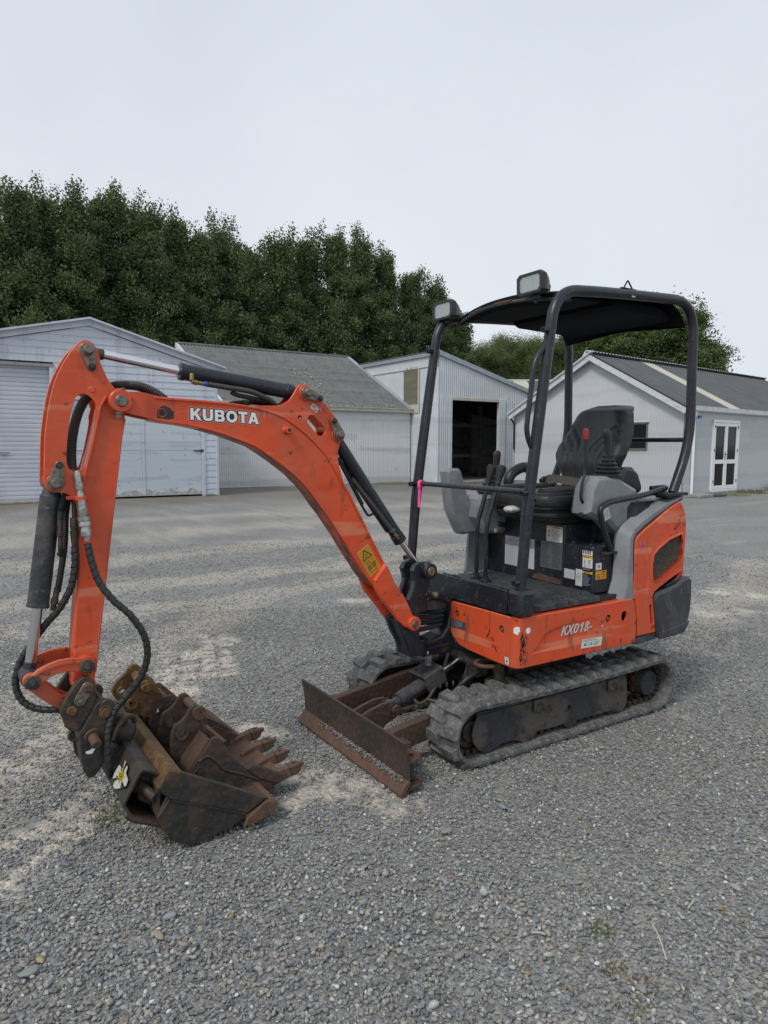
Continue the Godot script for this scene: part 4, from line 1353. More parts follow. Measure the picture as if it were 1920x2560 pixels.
func seat_and_controls(ex: Node3D) -> void:
	# seat base box with its stickers
	var sb := MB.new()
	ext(sb, P2([-0.43, 0.730, 0.21, 0.730, 0.21, 1.072, 0.205, 1.078, -0.43, 1.078]), 0.0, 0.40, 0.006, [], Transform3D(Basis(Vector3(0, 0, 1), Vector3(0, 1, 0), Vector3(-1, 0, 0)), Vector3(0.52, 0, 0)))
	var bx := put("seat_base", sb, M.navy, ex)
	var fb := MB.new()
	ext(fb, P2([0.2105, 0.730, 0.405, 0.730, 0.405, 0.970, 0.396, 0.980, 0.2105, 0.980]), 0.0, 0.20, 0.006, [], Transform3D(Basis(Vector3(0, 0, 1), Vector3(0, 1, 0), Vector3(-1, 0, 0)), Vector3(0.322, 0, 0)))
	var fuse := put("fuse_box", fb, M.navy, ex)
	var bolts := MB.new()
	for q in [[0.145, 0.25], [0.145, 0.37], [0.26, 0.28], [0.25, 0.37]]: hexbolt(bolts, Vector3(q[0], 0.980, q[1]), Vector3.UP, 0.008, 0.007)
	for q in [[0.200, 0.905]]: hexbolt(bolts, Vector3(q[0], q[1], 0.405), Vector3(0, 0, 1), 0.010, 0.010)
	put("bolt", bolts, M.hitch_steel, fuse)
	var side := MB.new()
	ext(side, P2([-0.05, 0.73, 0.12, 0.73, 0.12, 1.0, -0.02, 1.0]), -0.445, -0.425, 0.004)
	put("side_plate", side, M.grey_plastic, bx)
	var rz := Vector3(0, 0, 1)
	var X := 0.1185
	var im := picture(240, 180, Color(0.72, 0.72, 0.75))
	bar(im, 0, 0, 240, 16, Color(0.62, 0.6, 0.64)); bar(im, 0, 16, 240, 42, Color(0.50, 0.48, 0.54))
	rng.seed = 12
	for k in 260: bar(im, rng.randi_range(0, 238), rng.randi_range(14, 60), rng.randi_range(1, 7), 1, Color(0.72, 0.70, 0.74))
	for k in 90: bar(im, rng.randi_range(0, 230), rng.randi_range(60, 178), rng.randi_range(2, 12), 1, Color(0.58, 0.58, 0.62))
	decal("faded_notice", im, Vector3(X, 0.795, -0.259), rz * 0.244, Vector3(0, 0.174, 0), bx)
	im = picture(200, 180, Color(0.33, 0.35, 0.355))
	for k in 2: print_lines(im, 10 + k * 100, 12, 84, 20, 8, Color(0.19, 0.2, 0.21), 41 + k)
	decal("capacity_chart", im, Vector3(X, 0.820, 0.034), rz * 0.163, Vector3(0, 0.151, 0), bx)
	im = picture(140, 120, Color(0.82, 0.82, 0.80))
	bar(im, 44, 2, 94, 16, Color(0.85, 0.65, 0.12)); fill_poly(im, P2([60, 16, 66, 4, 72, 16]), Color(0.1, 0.1, 0.1)); print_lines(im, 78, 6, 50, 1, 14, Color(0.1, 0.1, 0.1), 7)
	print_lines(im, 48, 26, 86, 10, 9, Color(0.25, 0.25, 0.28), 8)
	fill_poly(im, P2([22, 26, 32, 44, 26, 44, 26, 74, 32, 74, 22, 92, 12, 74, 18, 74, 18, 44, 12, 44]), Color(0.72, 0.08, 0.12))
	print_lines(im, 8, 8, 30, 1, 10, Color(0.7, 0.2, 0.2), 2); print_lines(im, 8, 104, 30, 1, 10, Color(0.7, 0.2, 0.2), 4)
	bar(im, 42, 0, 2, 120, Color(0.3, 0.3, 0.3))
	decal("caution_sticker", im, Vector3(X, 0.9735, 0.076), rz * 0.118, Vector3(0, 0.086, 0), bx)
	im = picture(120, 40, Color(0.86, 0.86, 0.86))
	var fz := decal("fuse_sticker", im, Vector3(X + 0.0015, 0.928, 0.336), rz * 0.066, Vector3(0, 0.026, 0), fuse)
	words("fuse_letters", "FUSE", 0.027, Vector3(X + 0.0008, 0.9285, 0.339), rz * 0.9, Vector3(0, 1.0, 0), M.black_print, fuse)
	im = picture(100, 150, Color(0.82, 0.82, 0.82))
	bar(im, 0, 0, 100, 22, Color(0.85, 0.65, 0.12)); fill_poly(im, P2([14, 19, 22, 5, 30, 19]), Color(0.1, 0.1, 0.1)); print_lines(im, 36, 8, 58, 1, 14, Color(0.1, 0.1, 0.1), 17)
	bar(im, 0, 114, 100, 36, Color(0.10, 0.11, 0.18)); print_lines(im, 8, 122, 84, 3, 9, Color(0.6, 0.6, 0.65), 18)
	for q in [[20, 34, 4, 70], [20, 100, 60, 3], [56, 40, 4, 50], [60, 36, 30, 3], [10, 60, 24, 4]]: bar(im, q[0], q[1], q[2], q[3], Color(0.2, 0.22, 0.28))
	fill_poly(im, P2([58, 40, 90, 34, 78, 60, 88, 96, 70, 84]), Color(0.62, 0.64, 0.68))
	decal("caution_sticker", im, Vector3(X + 0.0015, 0.842, 0.338), rz * 0.066, Vector3(0, 0.083, 0), fuse)
	im = picture(110, 70, Color(0.76, 0.76, 0.77))
	for k in 20: bar(im, rng.randi_range(0, 90), rng.randi_range(2, 66), rng.randi_range(3, 16), 1, Color(0.66, 0.66, 0.68))
	decal("blank_sticker", im, Vector3(X + 0.0015, 0.786, 0.2125), rz * 0.074, Vector3(0, 0.051, 0), fuse)
	im = picture(160, 130, Color(0.10, 0.11, 0.18))
	bar(im, 0, 0, 66, 130, Color(0.80, 0.80, 0.79)); bar(im, 66, 0, 94, 22, Color(0.85, 0.65, 0.12))
	fill_poly(im, P2([84, 19, 92, 5, 100, 19]), Color(0.1, 0.1, 0.1)); print_lines(im, 104, 8, 48, 1, 14, Color(0.1, 0.1, 0.1), 27)
	print_lines(im, 72, 32, 82, 9, 10, Color(0.55, 0.56, 0.62), 28)
	for k in 60: bar(im, rng.randi_range(8, 52), rng.randi_range(30, 96), rng.randi_range(2, 8), 2, Color(0.2, 0.22, 0.26))
	decal("caution_sticker", im, Vector3(X + 0.0015, 0.757, 0.293), rz * 0.112, Vector3(0, 0.090, 0), fuse)
	im = picture(60, 70, Color(0.80, 0.80, 0.79))
	for q in [[18, 20, 3, 30], [38, 20, 3, 30], [18, 48, 23, 3], [18, 20, 23, 2]]: bar(im, q[0], q[1], q[2], q[3], Color(0.1, 0.1, 0.1))
	fill_poly(im, circ(Vector2(30, 34), 7), Color(0.15, 0.15, 0.15))
	decal("symbol_sticker", im, Vector3(0.146, 0.852, 0.4068), Vector3(0.044, 0, 0), Vector3(0, 0.036, 0), fuse)
	im = picture(130, 80, Color(0.80, 0.56, 0.10))
	fill_poly(im, P2([10, 66, 32, 20, 54, 66]), Color(0.1, 0.1, 0.1)); fill_poly(im, P2([17, 62, 32, 30, 47, 62]), Color(0.82, 0.60, 0.12)); bar(im, 24, 46, 16, 5, Color(0.1, 0.1, 0.1)); bar(im, 18, 70, 30, 4, Color(0.1, 0.1, 0.1))
	bar(im, 64, 2, 2, 76, Color(0.4, 0.3, 0.1)); fill_poly(im, circ(Vector2(96, 44), 24), Color(0.65, 0.12, 0.08)); fill_poly(im, circ(Vector2(96, 44), 18), Color(0.82, 0.60, 0.12)); bar(im, 92, 28, 8, 30, Color(0.15, 0.12, 0.1)); bar(im, 76, 8, 40, 8, Color(0.1, 0.1, 0.1))
	decal("hazard_sticker", im, Vector3(0.146, 0.800, 0.4068), Vector3(0.084, 0, 0), Vector3(0, 0.046, 0), fuse)
	var rs := MB.new()
	ext(rs, P2([-0.02, 0.766, 0.02, 0.782, 0.09, 0.775, 0.16, 0.772, 0.20, 0.758, 0.19, 0.742, 0.05, 0.742, -0.03, 0.748]), 0.0, 0.0016, 0.0, [], Transform3D(Basis(Vector3(0, 0, 1), Vector3(0, 1, 0), Vector3(-1, 0, 0)), Vector3(0.1205, 0, 0)))
	put("rust_patch", rs, M.rust_plain, bx)
	var kn := MB.new()
	ringshape(kn, Vector3(0.121, 0.952, 0.012), Vector3(0.112, 0.952, 0.012), 0.016, 0.009)
	put("plug", kn, M.black_rubber, bx)
	# seat
	var sus := MB.new()
	box(sus, Vector3(0.27, 1.092, -0.0), Vector3(0.40, 0.03, 0.40), 0.008)
	box(sus, Vector3(0.25, 1.125, 0), Vector3(0.40, 0.06, 0.42), 0.025)
	var seat := put("seat", sus, M.black_rubber, ex)
	var XT := Transform3D(Basis(Vector3(1, 0, 0), Vector3(0, 0, 1), Vector3(0, -1, 0)), Vector3.ZERO)
	for q in [[-0.055, 0.45, 0.238, -1.252, -1.160, 0.030, "cushion"], [-0.025, 0.44, 0.225, -1.158, -1.100, 0.016, "cushion_base"]]:
		var cu := MB.new()
		var corner := PackedVector2Array()
		for c in [[q[1] - 0.07, q[2] - 0.07, 0.0], [q[0] + 0.07, q[2] - 0.07, PI / 2], [q[0] + 0.07, 0.07 - q[2], PI], [q[1] - 0.07, 0.07 - q[2], PI * 1.5]]:
			for k in 6:
				var a: float = c[2] + PI / 2 * k / 5.0
				corner.append(Vector2(c[0] + cos(a) * 0.07, c[1] + sin(a) * 0.07))
		ext(cu, inset(ccw(corner), 0.012), q[3], q[4], 0.005, [], XT)
		ext(cu, corner, q[3] + 0.012, q[4] - 0.012, q[5] * 0.5, [], XT)
		put(q[6], cu, M.seat_vinyl if q[5] > 0.02 else M.black_rubber, seat, 70.0)
	var pad2 := MB.new()
	for s in [-1.0, 1.0]:
		tube(pad2, curve(P3([-0.03, 1.246, s * 0.17, 0.10, 1.252, s * 0.175, 0.30, 1.252, s * 0.18, 0.42, 1.25, s * 0.18]), 0.03), 0.030, 12)
	put("side_roll", pad2, M.seat_vinyl, seat, 60.0)
	var fo := MB.new()
	for q in [[-0.02, 0.10, 0.02], [0.01, 0.12, 0.013], [0.0, 0.16, 0.010]]:
		var st := PackedVector2Array()
		for k in 12: st.append(Vector2(q[0], q[1]) + Vector2(cos(TAU * k / 12), sin(TAU * k / 12)) * q[2] * rng.randf_range(0.35, 1.0))
		ext(fo, st, 0.0, 0.006, 0.0, [], Transform3D(Basis(Vector3(1, 0, 0), Vector3(0, 0, 1), Vector3(0, -1, 0)), Vector3(0.10, 1.262, 0.0)))
	put("torn_foam", fo, M.cream_sheet, seat)
	# backrest: a cushion with pressed grooves
	var bk := MB.new()
	var widths := [1.235, 0.150, 1.28, 0.170, 1.34, 0.190, 1.40, 0.225, 1.45, 0.245, 1.50, 0.245, 1.56, 0.230, 1.62, 0.212, 1.68, 0.190, 1.715, 0.170, 1.735, 0.140, 1.746, 0.09]
	var grooves := [P2([-0.165, 1.62, -0.08, 1.545, -0.055, 1.49, -0.06, 1.30]), P2([-0.175, 1.565, -0.115, 1.515, -0.09, 1.46, -0.095, 1.28]), P2([-0.19, 1.515, -0.15, 1.48, -0.125, 1.43, -0.13, 1.26]), P2([0.165, 1.62, 0.07, 1.545, 0.03, 1.49, 0.03, 1.30]), P2([0.175, 1.565, 0.10, 1.515, 0.07, 1.46, 0.075, 1.28]), P2([0.19, 1.515, 0.14, 1.48, 0.11, 1.43, 0.115, 1.26])]
	var nv := 64
	var nu := 48
	var grid := []
	for v in nv + 1:
		var y := lerpf(1.235, 1.746, v / float(nv))
		var w := 0.1
		for k in range(0, widths.size() - 2, 2):
			if y >= widths[k] and y <= widths[k + 2]: w = lerpf(widths[k + 1], widths[k + 3], smoothstep(0.0, 1.0, (y - widths[k]) / (widths[k + 2] - widths[k])) * 0.5 + 0.5 * (y - widths[k]) / (widths[k + 2] - widths[k]))
		var row := []
		for u in nu + 1:
			var q := u / float(nu) * 2.0 - 1.0
			var z := q * w
			var x := 0.455 + (y - 1.235) * 0.34 - 0.03 * smoothstep(1.30, 1.42, y) * (1.0 - smoothstep(1.45, 1.60, y))
			x -= 0.035 * pow(absf(z) / 0.25, 2.0)
			var roll := pow(absf(q), 8.0)
			x += roll * 0.05
			var tp := smoothstep(1.69, 1.746, y)
			x += tp * tp * 0.05
			var d := 9.0
			for g in grooves:
				for k in g.size() - 1:
					d = minf(d, Geometry2D.get_closest_point_to_segment(Vector2(z, y), g[k], g[k + 1]).distance_to(Vector2(z, y)))
			x += 0.0075 * exp(-pow(d / 0.006, 2.0)) - 0.003 * exp(-pow((d - 0.015) / 0.01, 2.0))
			row.append(Vector3(x, y, z))
		grid.append(row)
	for v in nv:
		for u in nu: bk.quad(grid[v][u], grid[v][u + 1], grid[v + 1][u + 1], grid[v + 1][u])
	for v in nv:
		for e in [0, nu]:
			var a: Vector3 = grid[v][e]
			var b: Vector3 = grid[v + 1][e]
			var off := Vector3(0.055, 0, 0)
			if e == 0: bk.quad(a, b, b + off, a + off)
			else: bk.quad(a, a + off, b + off, b)
	for u in nu:
		var off := Vector3(0.055, 0, 0)
		bk.quad(grid[nv][u], grid[nv][u + 1], grid[nv][u + 1] + off, grid[nv][u] + off)
		bk.quad(grid[0][u], grid[0][u] + off, grid[0][u + 1] + off, grid[0][u + 1])
	for v in nv:
		var off := Vector3(0.055, 0, 0)
		bk.quad(grid[v][0] + off, grid[v + 1][0] + off, grid[v + 1][nu] + off, grid[v][nu] + off)
	for i in range(0, bk.v.size(), 3):
		var w := bk.v[i + 1]
		bk.v[i + 1] = bk.v[i + 2]
		bk.v[i + 2] = w
	put("backrest", bk, M.seat_vinyl, seat, 60.0)
	var bl := MB.new()
	tube(bl, P3([0.46, 1.20, -0.10, 0.50, 1.28, -0.10]), 0.02, 8)
	put("recliner", bl, M.black_rubber, seat)
	var belt := MB.new()
	var line := curve(P3([0.40, 1.275, -0.225, 0.375, 1.285, -0.15, 0.37, 1.275, 0.0, 0.37, 1.265, 0.12, 0.40, 1.25, 0.22]), 0.02)
	for i in line.size() - 1:
		var up := Vector3(0.012, 0.046, 0)
		belt.quad(line[i], line[i + 1], line[i + 1] + up, line[i] + up)
		belt.quad(line[i] + Vector3(0.003, 0, 0), line[i] + up + Vector3(0.003, 0, 0), line[i + 1] + up + Vector3(0.003, 0, 0), line[i + 1] + Vector3(0.003, 0, 0))
	put("seat_belt", belt, M.belt, seat)
	var bb := MB.new()
	box(bb, Vector3(0.40, 1.285, -0.23), Vector3(0.05, 0.055, 0.03), 0.006, Basis(Vector3(0, 0, 1), 0.5))
	put("belt_buckle", bb, M.black_rubber, seat)
	var wh := MB.new()
	box(wh, Vector3(-0.045, 1.212, 0.11), Vector3(0.02, 0.022, 0.11), 0.005)
	put("slide_handle", wh, M.handle_white, seat)
	wh = MB.new()
	rev(wh, Vector3(0.02, 1.152, -0.02), Vector3(-0.10, 1.150, -0.03), [0.0, 0.022, 0.03, 0.028, 0.07, 0.034, 0.10, 0.03, 0.115, 0.015, 0.118, 0.0], 16, Vector2(1.3, 0.6))
	put("weight_knob", wh, M.handle_white, seat)
	# consoles
	var cn := MB.new()
	ext(cn, P2([0.105, 1.282, 0.155, 1.345, 0.296, 1.343, 0.482, 1.266, 0.480, 1.20, 0.500, 1.134, 0.44, 1.05, 0.372, 1.005, 0.30, 1.06, 0.238, 1.109, 0.175, 1.112, 0.083, 1.150]), 0.268, 0.400, 0.020)
	var con := put("control_console", cn, M.grey_plastic, ex, 30.0)
	var scoop := MB.new()
	ext(scoop, hull([0.0, 0.0, 0.017, 0.0, 0.085, 0.014]), 0.0, 0.006, 0.002, [], Transform3D(Basis(Vector3(0, 0, 1), Vector3(0.18, 0.983, 0), Vector3(-0.983, 0.18, 0)), Vector3(0.0925, 1.168, 0.293)))
	put("scoop", scoop, M.bumper, con)
	scoop = MB.new()
	ext(scoop, hull([0.0, 0.0, 0.016, 0.0, 0.10, 0.015]), 0.0, 0.007, 0.002, [], Transform3D(Basis(Vector3(0, 0, 1), Vector3(0.18, 0.983, 0), Vector3(-0.983, 0.18, 0)), Vector3(0.090, 1.150, 0.352)))
	put("lever_slot", scoop, M.hose_black, con)
	im = picture(90, 80, Color(0.78, 0.78, 0.78))
	for k in 14: bar(im, rng.randi_range(6, 40), rng.randi_range(8, 60), rng.randi_range(2, 14), 2, Color(0.35, 0.35, 0.38))
	print_lines(im, 48, 14, 36, 6, 9, Color(0.5, 0.5, 0.52), 52)
	decal("paper_label", im, Vector3(0.205, 1.105, 0.4018), Vector3(0.052, 0.018, 0), Vector3(-0.022, 0.058, 0), con)
	var lv := MB.new()
	tube(lv, rnd(P3([0.110, 1.195, 0.352, 0.075, 1.225, 0.352, 0.080, 1.30, 0.352, 0.105, 1.365, 0.352, 0.100, 1.54, 0.352]), 0.03), 0.008, 10)
	var lk := put("lock_lever", lv, M.navy, ex)
	var gr := MB.new()
	rev(gr, Vector3(0.100, 1.535, 0.352), Vector3(0.099, 1.60, 0.352), [0.0, 0.012, 0.004, 0.0145, 0.045, 0.015, 0.056, 0.012, 0.059, 0.0], 14)
	put("red_grip", gr, M.lever_red, lk)
	for J in [[Vector3(0.300, 1.338, 0.335), Vector3(0.30, 1.44, 0.335), 0.0], [Vector3(0.055, 1.205, -0.335), Vector3(0.085, 1.325, -0.33), 1.0]]:
		var base: Vector3 = J[0]
		var top: Vector3 = J[1]
		var bt := MB.new()
		var prof := []
		var L := base.distance_to(top)
		for k in 5:
			var r := lerpf(0.082, 0.038, k / 4.0)
			prof.append_array([L * k / 5.0, r * 0.86, L * (k + 0.25) / 5.0, r, L * (k + 0.55) / 5.0, r, L * (k + 0.8) / 5.0, r * 0.82])
		prof.append_array([L, 0.03, L + 0.004, 0.03, L + 0.006, 0.036, L + 0.016, 0.036, L + 0.020, 0.024])
		rev(bt, base, top, prof, 8 if J[2] == 0.0 else 10, Vector2(1, 1))
		var boot := put("joystick_boot", bt, M.black_rubber, ex, 25.0)
		var g := MB.new()
		var rr := []
		var d := (top - base).normalized()
		for q in [[0.0, 0.016, 0.016, 0.0], [0.02, 0.018, 0.016, 0.0], [0.05, 0.021, 0.017, -0.002], [0.08, 0.023, 0.018, -0.007], [0.105, 0.026, 0.019, -0.014], [0.125, 0.026, 0.02, -0.018], [0.138, 0.018, 0.014, -0.020], [0.142, 0.004, 0.004, -0.02]]:
			var ring := PackedVector3Array()
			for j in 16:
				var a := TAU * j / 16
				ring.append(top + d * (q[0] + 0.012) + Vector3(q[3] - cos(a) * q[1], 0, sin(a) * q[2]))
			rr.append(ring)
		loft(g, rr)
		put("joystick_grip", g, M.hose_black, boot, 60.0)
	# the far console, tipped up, with its upright wing
	var fc := MB.new()
	ext(fc, P2([-0.030, 0.985, -0.095, 1.085, -0.080, 1.190, -0.060, 1.212, 0.065, 1.217, 0.185, 1.292, 0.34, 1.290, 0.36, 1.20, 0.25, 1.13, 0.215, 1.05, 0.150, 0.978]), -0.42, -0.262, 0.020)
	var fcon := put("far_console", fc, M.grey_plastic, ex, 30.0)
	var wing := MB.new()
	ext(wing, P2([-0.262, 1.352, -0.240, 1.372, -0.170, 1.370, -0.150, 1.352, -0.085, 1.170, -0.045, 1.145, -0.025, 1.135, -0.015, 0.985, -0.130, 0.978, -0.155, 0.995, -0.228, 1.131]), -0.43, -0.345, 0.014)
	put("console_wing", wing, M.grey_plastic, fcon, 30.0)
	var sc := MB.new()
	for q in [[0.19, 1.16], [0.12, 1.02]]: cyl(sc, Vector3(q[0] - 0.08, q[1] - 0.02, -0.263), Vector3(q[0] - 0.08, q[1] - 0.02, -0.255), 0.013)
	put("screw_cap", sc, M.handle_white, fcon)
	var lt := MB.new()
	box(lt, Vector3(0.09, 1.035, -0.255), Vector3(0.07, 0.03, 0.02), 0.004, Basis(Vector3(0, 0, 1), -0.2))
	put("latch", lt, M.hose_black, fcon)
	for s in [-1.0, 1.0]:
		var ar := MB.new()
		if s < 0: tube(ar, curve(P3([0.185, 1.235, -0.30, 0.175, 1.30, -0.30, 0.215, 1.345, -0.30, 0.30, 1.372, -0.30, 0.375, 1.35, -0.30]), 0.015), 0.032, 14)
		else:
			ext(ar, P2([0.46, 1.26, 0.46, 1.35, 0.50, 1.385, 0.57, 1.385, 0.62, 1.35, 0.655, 1.28, 0.655, 1.245, 0.60, 1.225]), 0.22, 0.30, 0.02)
		put("armrest", ar, M.seat_vinyl, seat, 45.0)
	# entry grab bar
	var gb := MB.new()
	tube(gb, rnd(P3([0.64, 1.265, 0.36, 0.735, 1.272, 0.385, 0.700, 1.268, 0.415, 0.500, 1.240, 0.43, 0.200, 1.210, 0.43, 0.130, 1.180, 0.43, 0.178, 1.045, 0.43, 0.245, 0.945, 0.42]), 0.05), 0.0155, 14)
	var gbar := put("grab_bar", gb, M.navy, ex)
	var gf := MB.new()
	ext(gf, hull([0.19, 0.42, 0.016, 0.275, 0.415, 0.018, 0.22, 0.38, 0.016]), 0.930, 0.940, 0.002, [], Transform3D(Basis(Vector3(1, 0, 0), Vector3(0, 0, 1), Vector3(0, -1, 0)), Vector3(0, 1.875, 0)))
	put("bar_foot", gf, M.greasy, gbar)

func canopy(ex: Node3D) -> void:
	for s in [1.0, -1.0]:
		var z: float = 0.452 * s
		var lp := MB.new()
		tube(lp, rnd(P3([-0.438, 0.80, z, -0.404, 1.19, z, -0.338, 1.65, z, -0.252, 2.235, z, 0.05, 2.262, z, 0.830, 2.302, z, 0.848, 1.535, z, 0.710, 1.245, z]), 0.19, 10), 0.0265, 18)
		var loop := put("canopy_frame", lp, M.navy, ex, 40.0)
		tag(loop, "canopy hoop on the entry step side" if s > 0 else "canopy hoop on the far side", "")
		var stp := MB.new()
		tube(stp, P3([-0.452, 0.86, z, -0.430, 1.19, z, -0.363, 1.65, z, -0.318, 1.93, z]), 0.010, 8)
		put("edge_strip", stp, M.navy, loop)
		for q in [[-0.290, 2.045], [-0.405, 1.285], [-0.440, 0.862]]:
			var b := MB.new()
			ringshape(b, Vector3(q[0] - 0.01, q[1], z + 0.004), Vector3(q[0] - 0.052, q[1] - 0.004, z + 0.012), 0.0145, 0.006, 14)
			cyl(b, Vector3(q[0] - 0.012, q[1], z + 0.004), Vector3(q[0] - 0.04, q[1] - 0.003, z + 0.010), 0.010, 10)
			put("bolt_boss", b, M.navy, loop)
	var cb := MB.new()
	tube(cb, P3([-0.400, 1.285, -0.45, -0.400, 1.285, 0.45]), 0.0135, 14)
	put("front_rail", cb, M.navy, ex)
	var rb := MB.new()
	tube(rb, P3([0.846, 1.54, -0.45, 0.846, 1.54, 0.45]), 0.0135, 14)
	put("rear_rail", rb, M.navy, ex)
	var gs := MB.new()
	tube(gs, rnd(P3([-0.292, 1.985, 0.452, -0.378, 1.905, 0.452, -0.425, 1.555, 0.452, -0.360, 1.455, 0.452]), 0.06), 0.0125, 14)
	put("pillar_handle", gs, M.navy, ex)
	# roof skin, crowned across and turned down at the back
	var prof := [-0.185, 2.205, -0.180, 2.235, -0.14, 2.248, -0.02, 2.262, 0.10, 2.276, 0.30, 2.286, 0.50, 2.290, 0.66, 2.278, 0.74, 2.235, 0.790, 2.165]
	var rings := []
	for i in range(0, prof.size(), 2):
		var ring := PackedVector3Array()
		for pass_ in 2:
			for k in 21:
				var kk := k if pass_ == 0 else 20 - k
				var q := kk / 10.0 - 1.0
				var crown := 0.045 * (1.0 - q * q)
				var bow := 0.055 * (q * q) if i < 6 else 0.0
				ring.append(Vector3(prof[i] + bow, prof[i + 1] + crown - 0.004 * pass_ * 2.0, q * 0.432))
		rings.append(ring)
	var rf := MB.new()
	loft(rf, rings)
	var roof := put("canopy_roof", rf, M.roof_black, ex, 50.0)
	var ln := MB.new()
	ext(ln, P2([0.26, 2.235, 0.30, 2.218, 0.66, 2.210, 0.72, 2.19, 0.72, 2.225, 0.62, 2.265, 0.26, 2.265]), -0.38, 0.38, 0.008)
	box(ln, Vector3(0.02, 2.243, 0), Vector3(0.30, 0.018, 0.74), 0.006)
	put("roof_lining", ln, M.roof_black, roof)
	var rim := MB.new()
	var rp := PackedVector3Array()
	for k in 21:
		var q := k / 10.0 - 1.0
		rp.append(Vector3(-0.186 + 0.055 * q * q, 2.205 + 0.045 * (1.0 - q * q), q * 0.432))
	tube(rim, rp, 0.009, 8)
	put("front_rim", rim, M.navy_dusty, roof)
	var rr := MB.new()
	for q in [[-0.62, 0.16], [-0.10, 0.30], [0.02, 0.05], [-0.45, 0.1]]:
		var line := PackedVector3Array()
		for k in 8:
			var u: float = q[0] + q[1] * k / 7.0
			line.append(Vector3(-0.1915 + 0.055 * u * u, 2.2105 + 0.045 * (1.0 - u * u), u * 0.432))
		tube(rr, line, 0.006, 6)
	put("rust_patch", rr, M.rust_plain, roof)
	var tri := MB.new()
	tube(tri, rnd(P3([0.232, 2.298, 0.452, 0.264, 2.345, 0.452, 0.303, 2.302, 0.452]), 0.01), 0.0042, 8)
	box(tri, Vector3(0.267, 2.301, 0.452), Vector3(0.11, 0.006, 0.018), 0.002)
	put("lifting_eye", tri, M.hitch_steel, roof)
	var im := picture(50, 120, Color(0.62, 0.62, 0.62))
	rng.seed = 4
	for k in 40: bar(im, rng.randi_range(4, 40), rng.randi_range(50, 104), rng.randi_range(2, 8), 5, Color(0.50, 0.08, 0.08))
	decal("loop_sticker", im, Vector3(0.268, 2.2555, 0.4788), Vector3(0.026, 0.001, 0), Vector3(0.006, 0.034, -0.006), roof)
	# work lamps
	for q in [[Vector3(-0.225, 2.292, 0.285), 0.10, "work lamp above the entry side of the canopy"], [Vector3(-0.215, 2.275, -0.425), 0.12, "work lamp at the far corner of the canopy"]]:
		var lamp := Node3D.new()
		lamp.name = "work_lamp"
		ex.add_child(lamp, true)
		lamp.position = q[0]
		lamp.basis = Basis(Vector3.UP, -PI / 2 + q[1]) * Basis(Vector3(1, 0, 0), -0.02) * Basis(Vector3(0, 0, 1), 0.05)
		tag(lamp, q[2], "")
		lamp.basis = lamp.basis.scaled(Vector3.ONE * 0.88)
		var w := 0.092
		var h := 0.060
		var hs := MB.new()
		var rg := []
		for k in [[-0.075, 0.40], [-0.07, 0.55], [-0.03, 0.80], [0.0, 0.95], [0.004, 1.0], [0.030, 1.03], [0.034, 1.0]]:
			var ring := PackedVector3Array()
			for c in [[1, -0.72], [1, 0.72], [0.78, 1], [-0.78, 1], [-1, 0.72], [-1, -0.72], [-0.78, -1], [0.78, -1]]: ring.append(Vector3(c[0] * w * k[1], c[1] * h * k[1], k[0]))
			rg.append(ring)
		loft(hs, rg)
		put("housing", hs, M.hose_black, lamp, 25.0)
		var fr := MB.new()
		var lens := P2([-0.072, -0.030, -0.058, -0.044, 0.058, -0.044, 0.072, -0.030, 0.072, 0.030, 0.058, 0.044, -0.058, 0.044, -0.072, 0.030])
		ext(fr, P2([-0.092, -0.043, -0.072, -0.060, 0.072, -0.060, 0.092, -0.043, 0.092, 0.043, 0.072, 0.060, -0.072, 0.060, -0.092, 0.043]), 0.030, 0.046, 0.003, [lens])
		put("bezel", fr, M.hose_black, lamp)
		var rf2 := MB.new()
		var n := 14
		for a in n:
			for b in n:
				var c4 := []
				for e in [[a, b], [a + 1, b], [a + 1, b + 1], [a, b + 1]]:
					var u: float = e[0] / float(n) * 2.0 - 1.0
					var v: float = e[1] / float(n) * 2.0 - 1.0
					c4.append(Vector3(u * 0.073, v * 0.045, 0.0345 + 0.005 * (u * u + v * v) * 0.5))
				rf2.quad(c4[0], c4[1], c4[2], c4[3])
		put("reflector", rf2, M.reflector, lamp, 60.0)
		var gl := MB.new()
		ext(gl, inset(lens, 0.001), 0.0405, 0.043)
		put("lens", gl, M.glass, lamp)
		var ft := MB.new()
		box(ft, Vector3(0.0, -0.070, -0.012), Vector3(0.045, 0.03, 0.05), 0.006)
		cyl(ft, Vector3(0, -0.10, -0.012), Vector3(0, -0.06, -0.012), 0.010)
		put("mount", ft, M.hose_black, lamp)
		var wr := MB.new()
		tube(wr, curve(P3([0, 0.018, -0.07, 0.0, 0.030, -0.105, 0.01, 0.012, -0.125, 0.02, -0.03, -0.10, 0.02, -0.05, -0.085, 0.02, -0.045, -0.12, 0.02, -0.035, -0.17, 0.02, -0.05, -0.20]), 0.01), 0.0045, 8)
		put("wire", wr, M.hose_black, lamp)

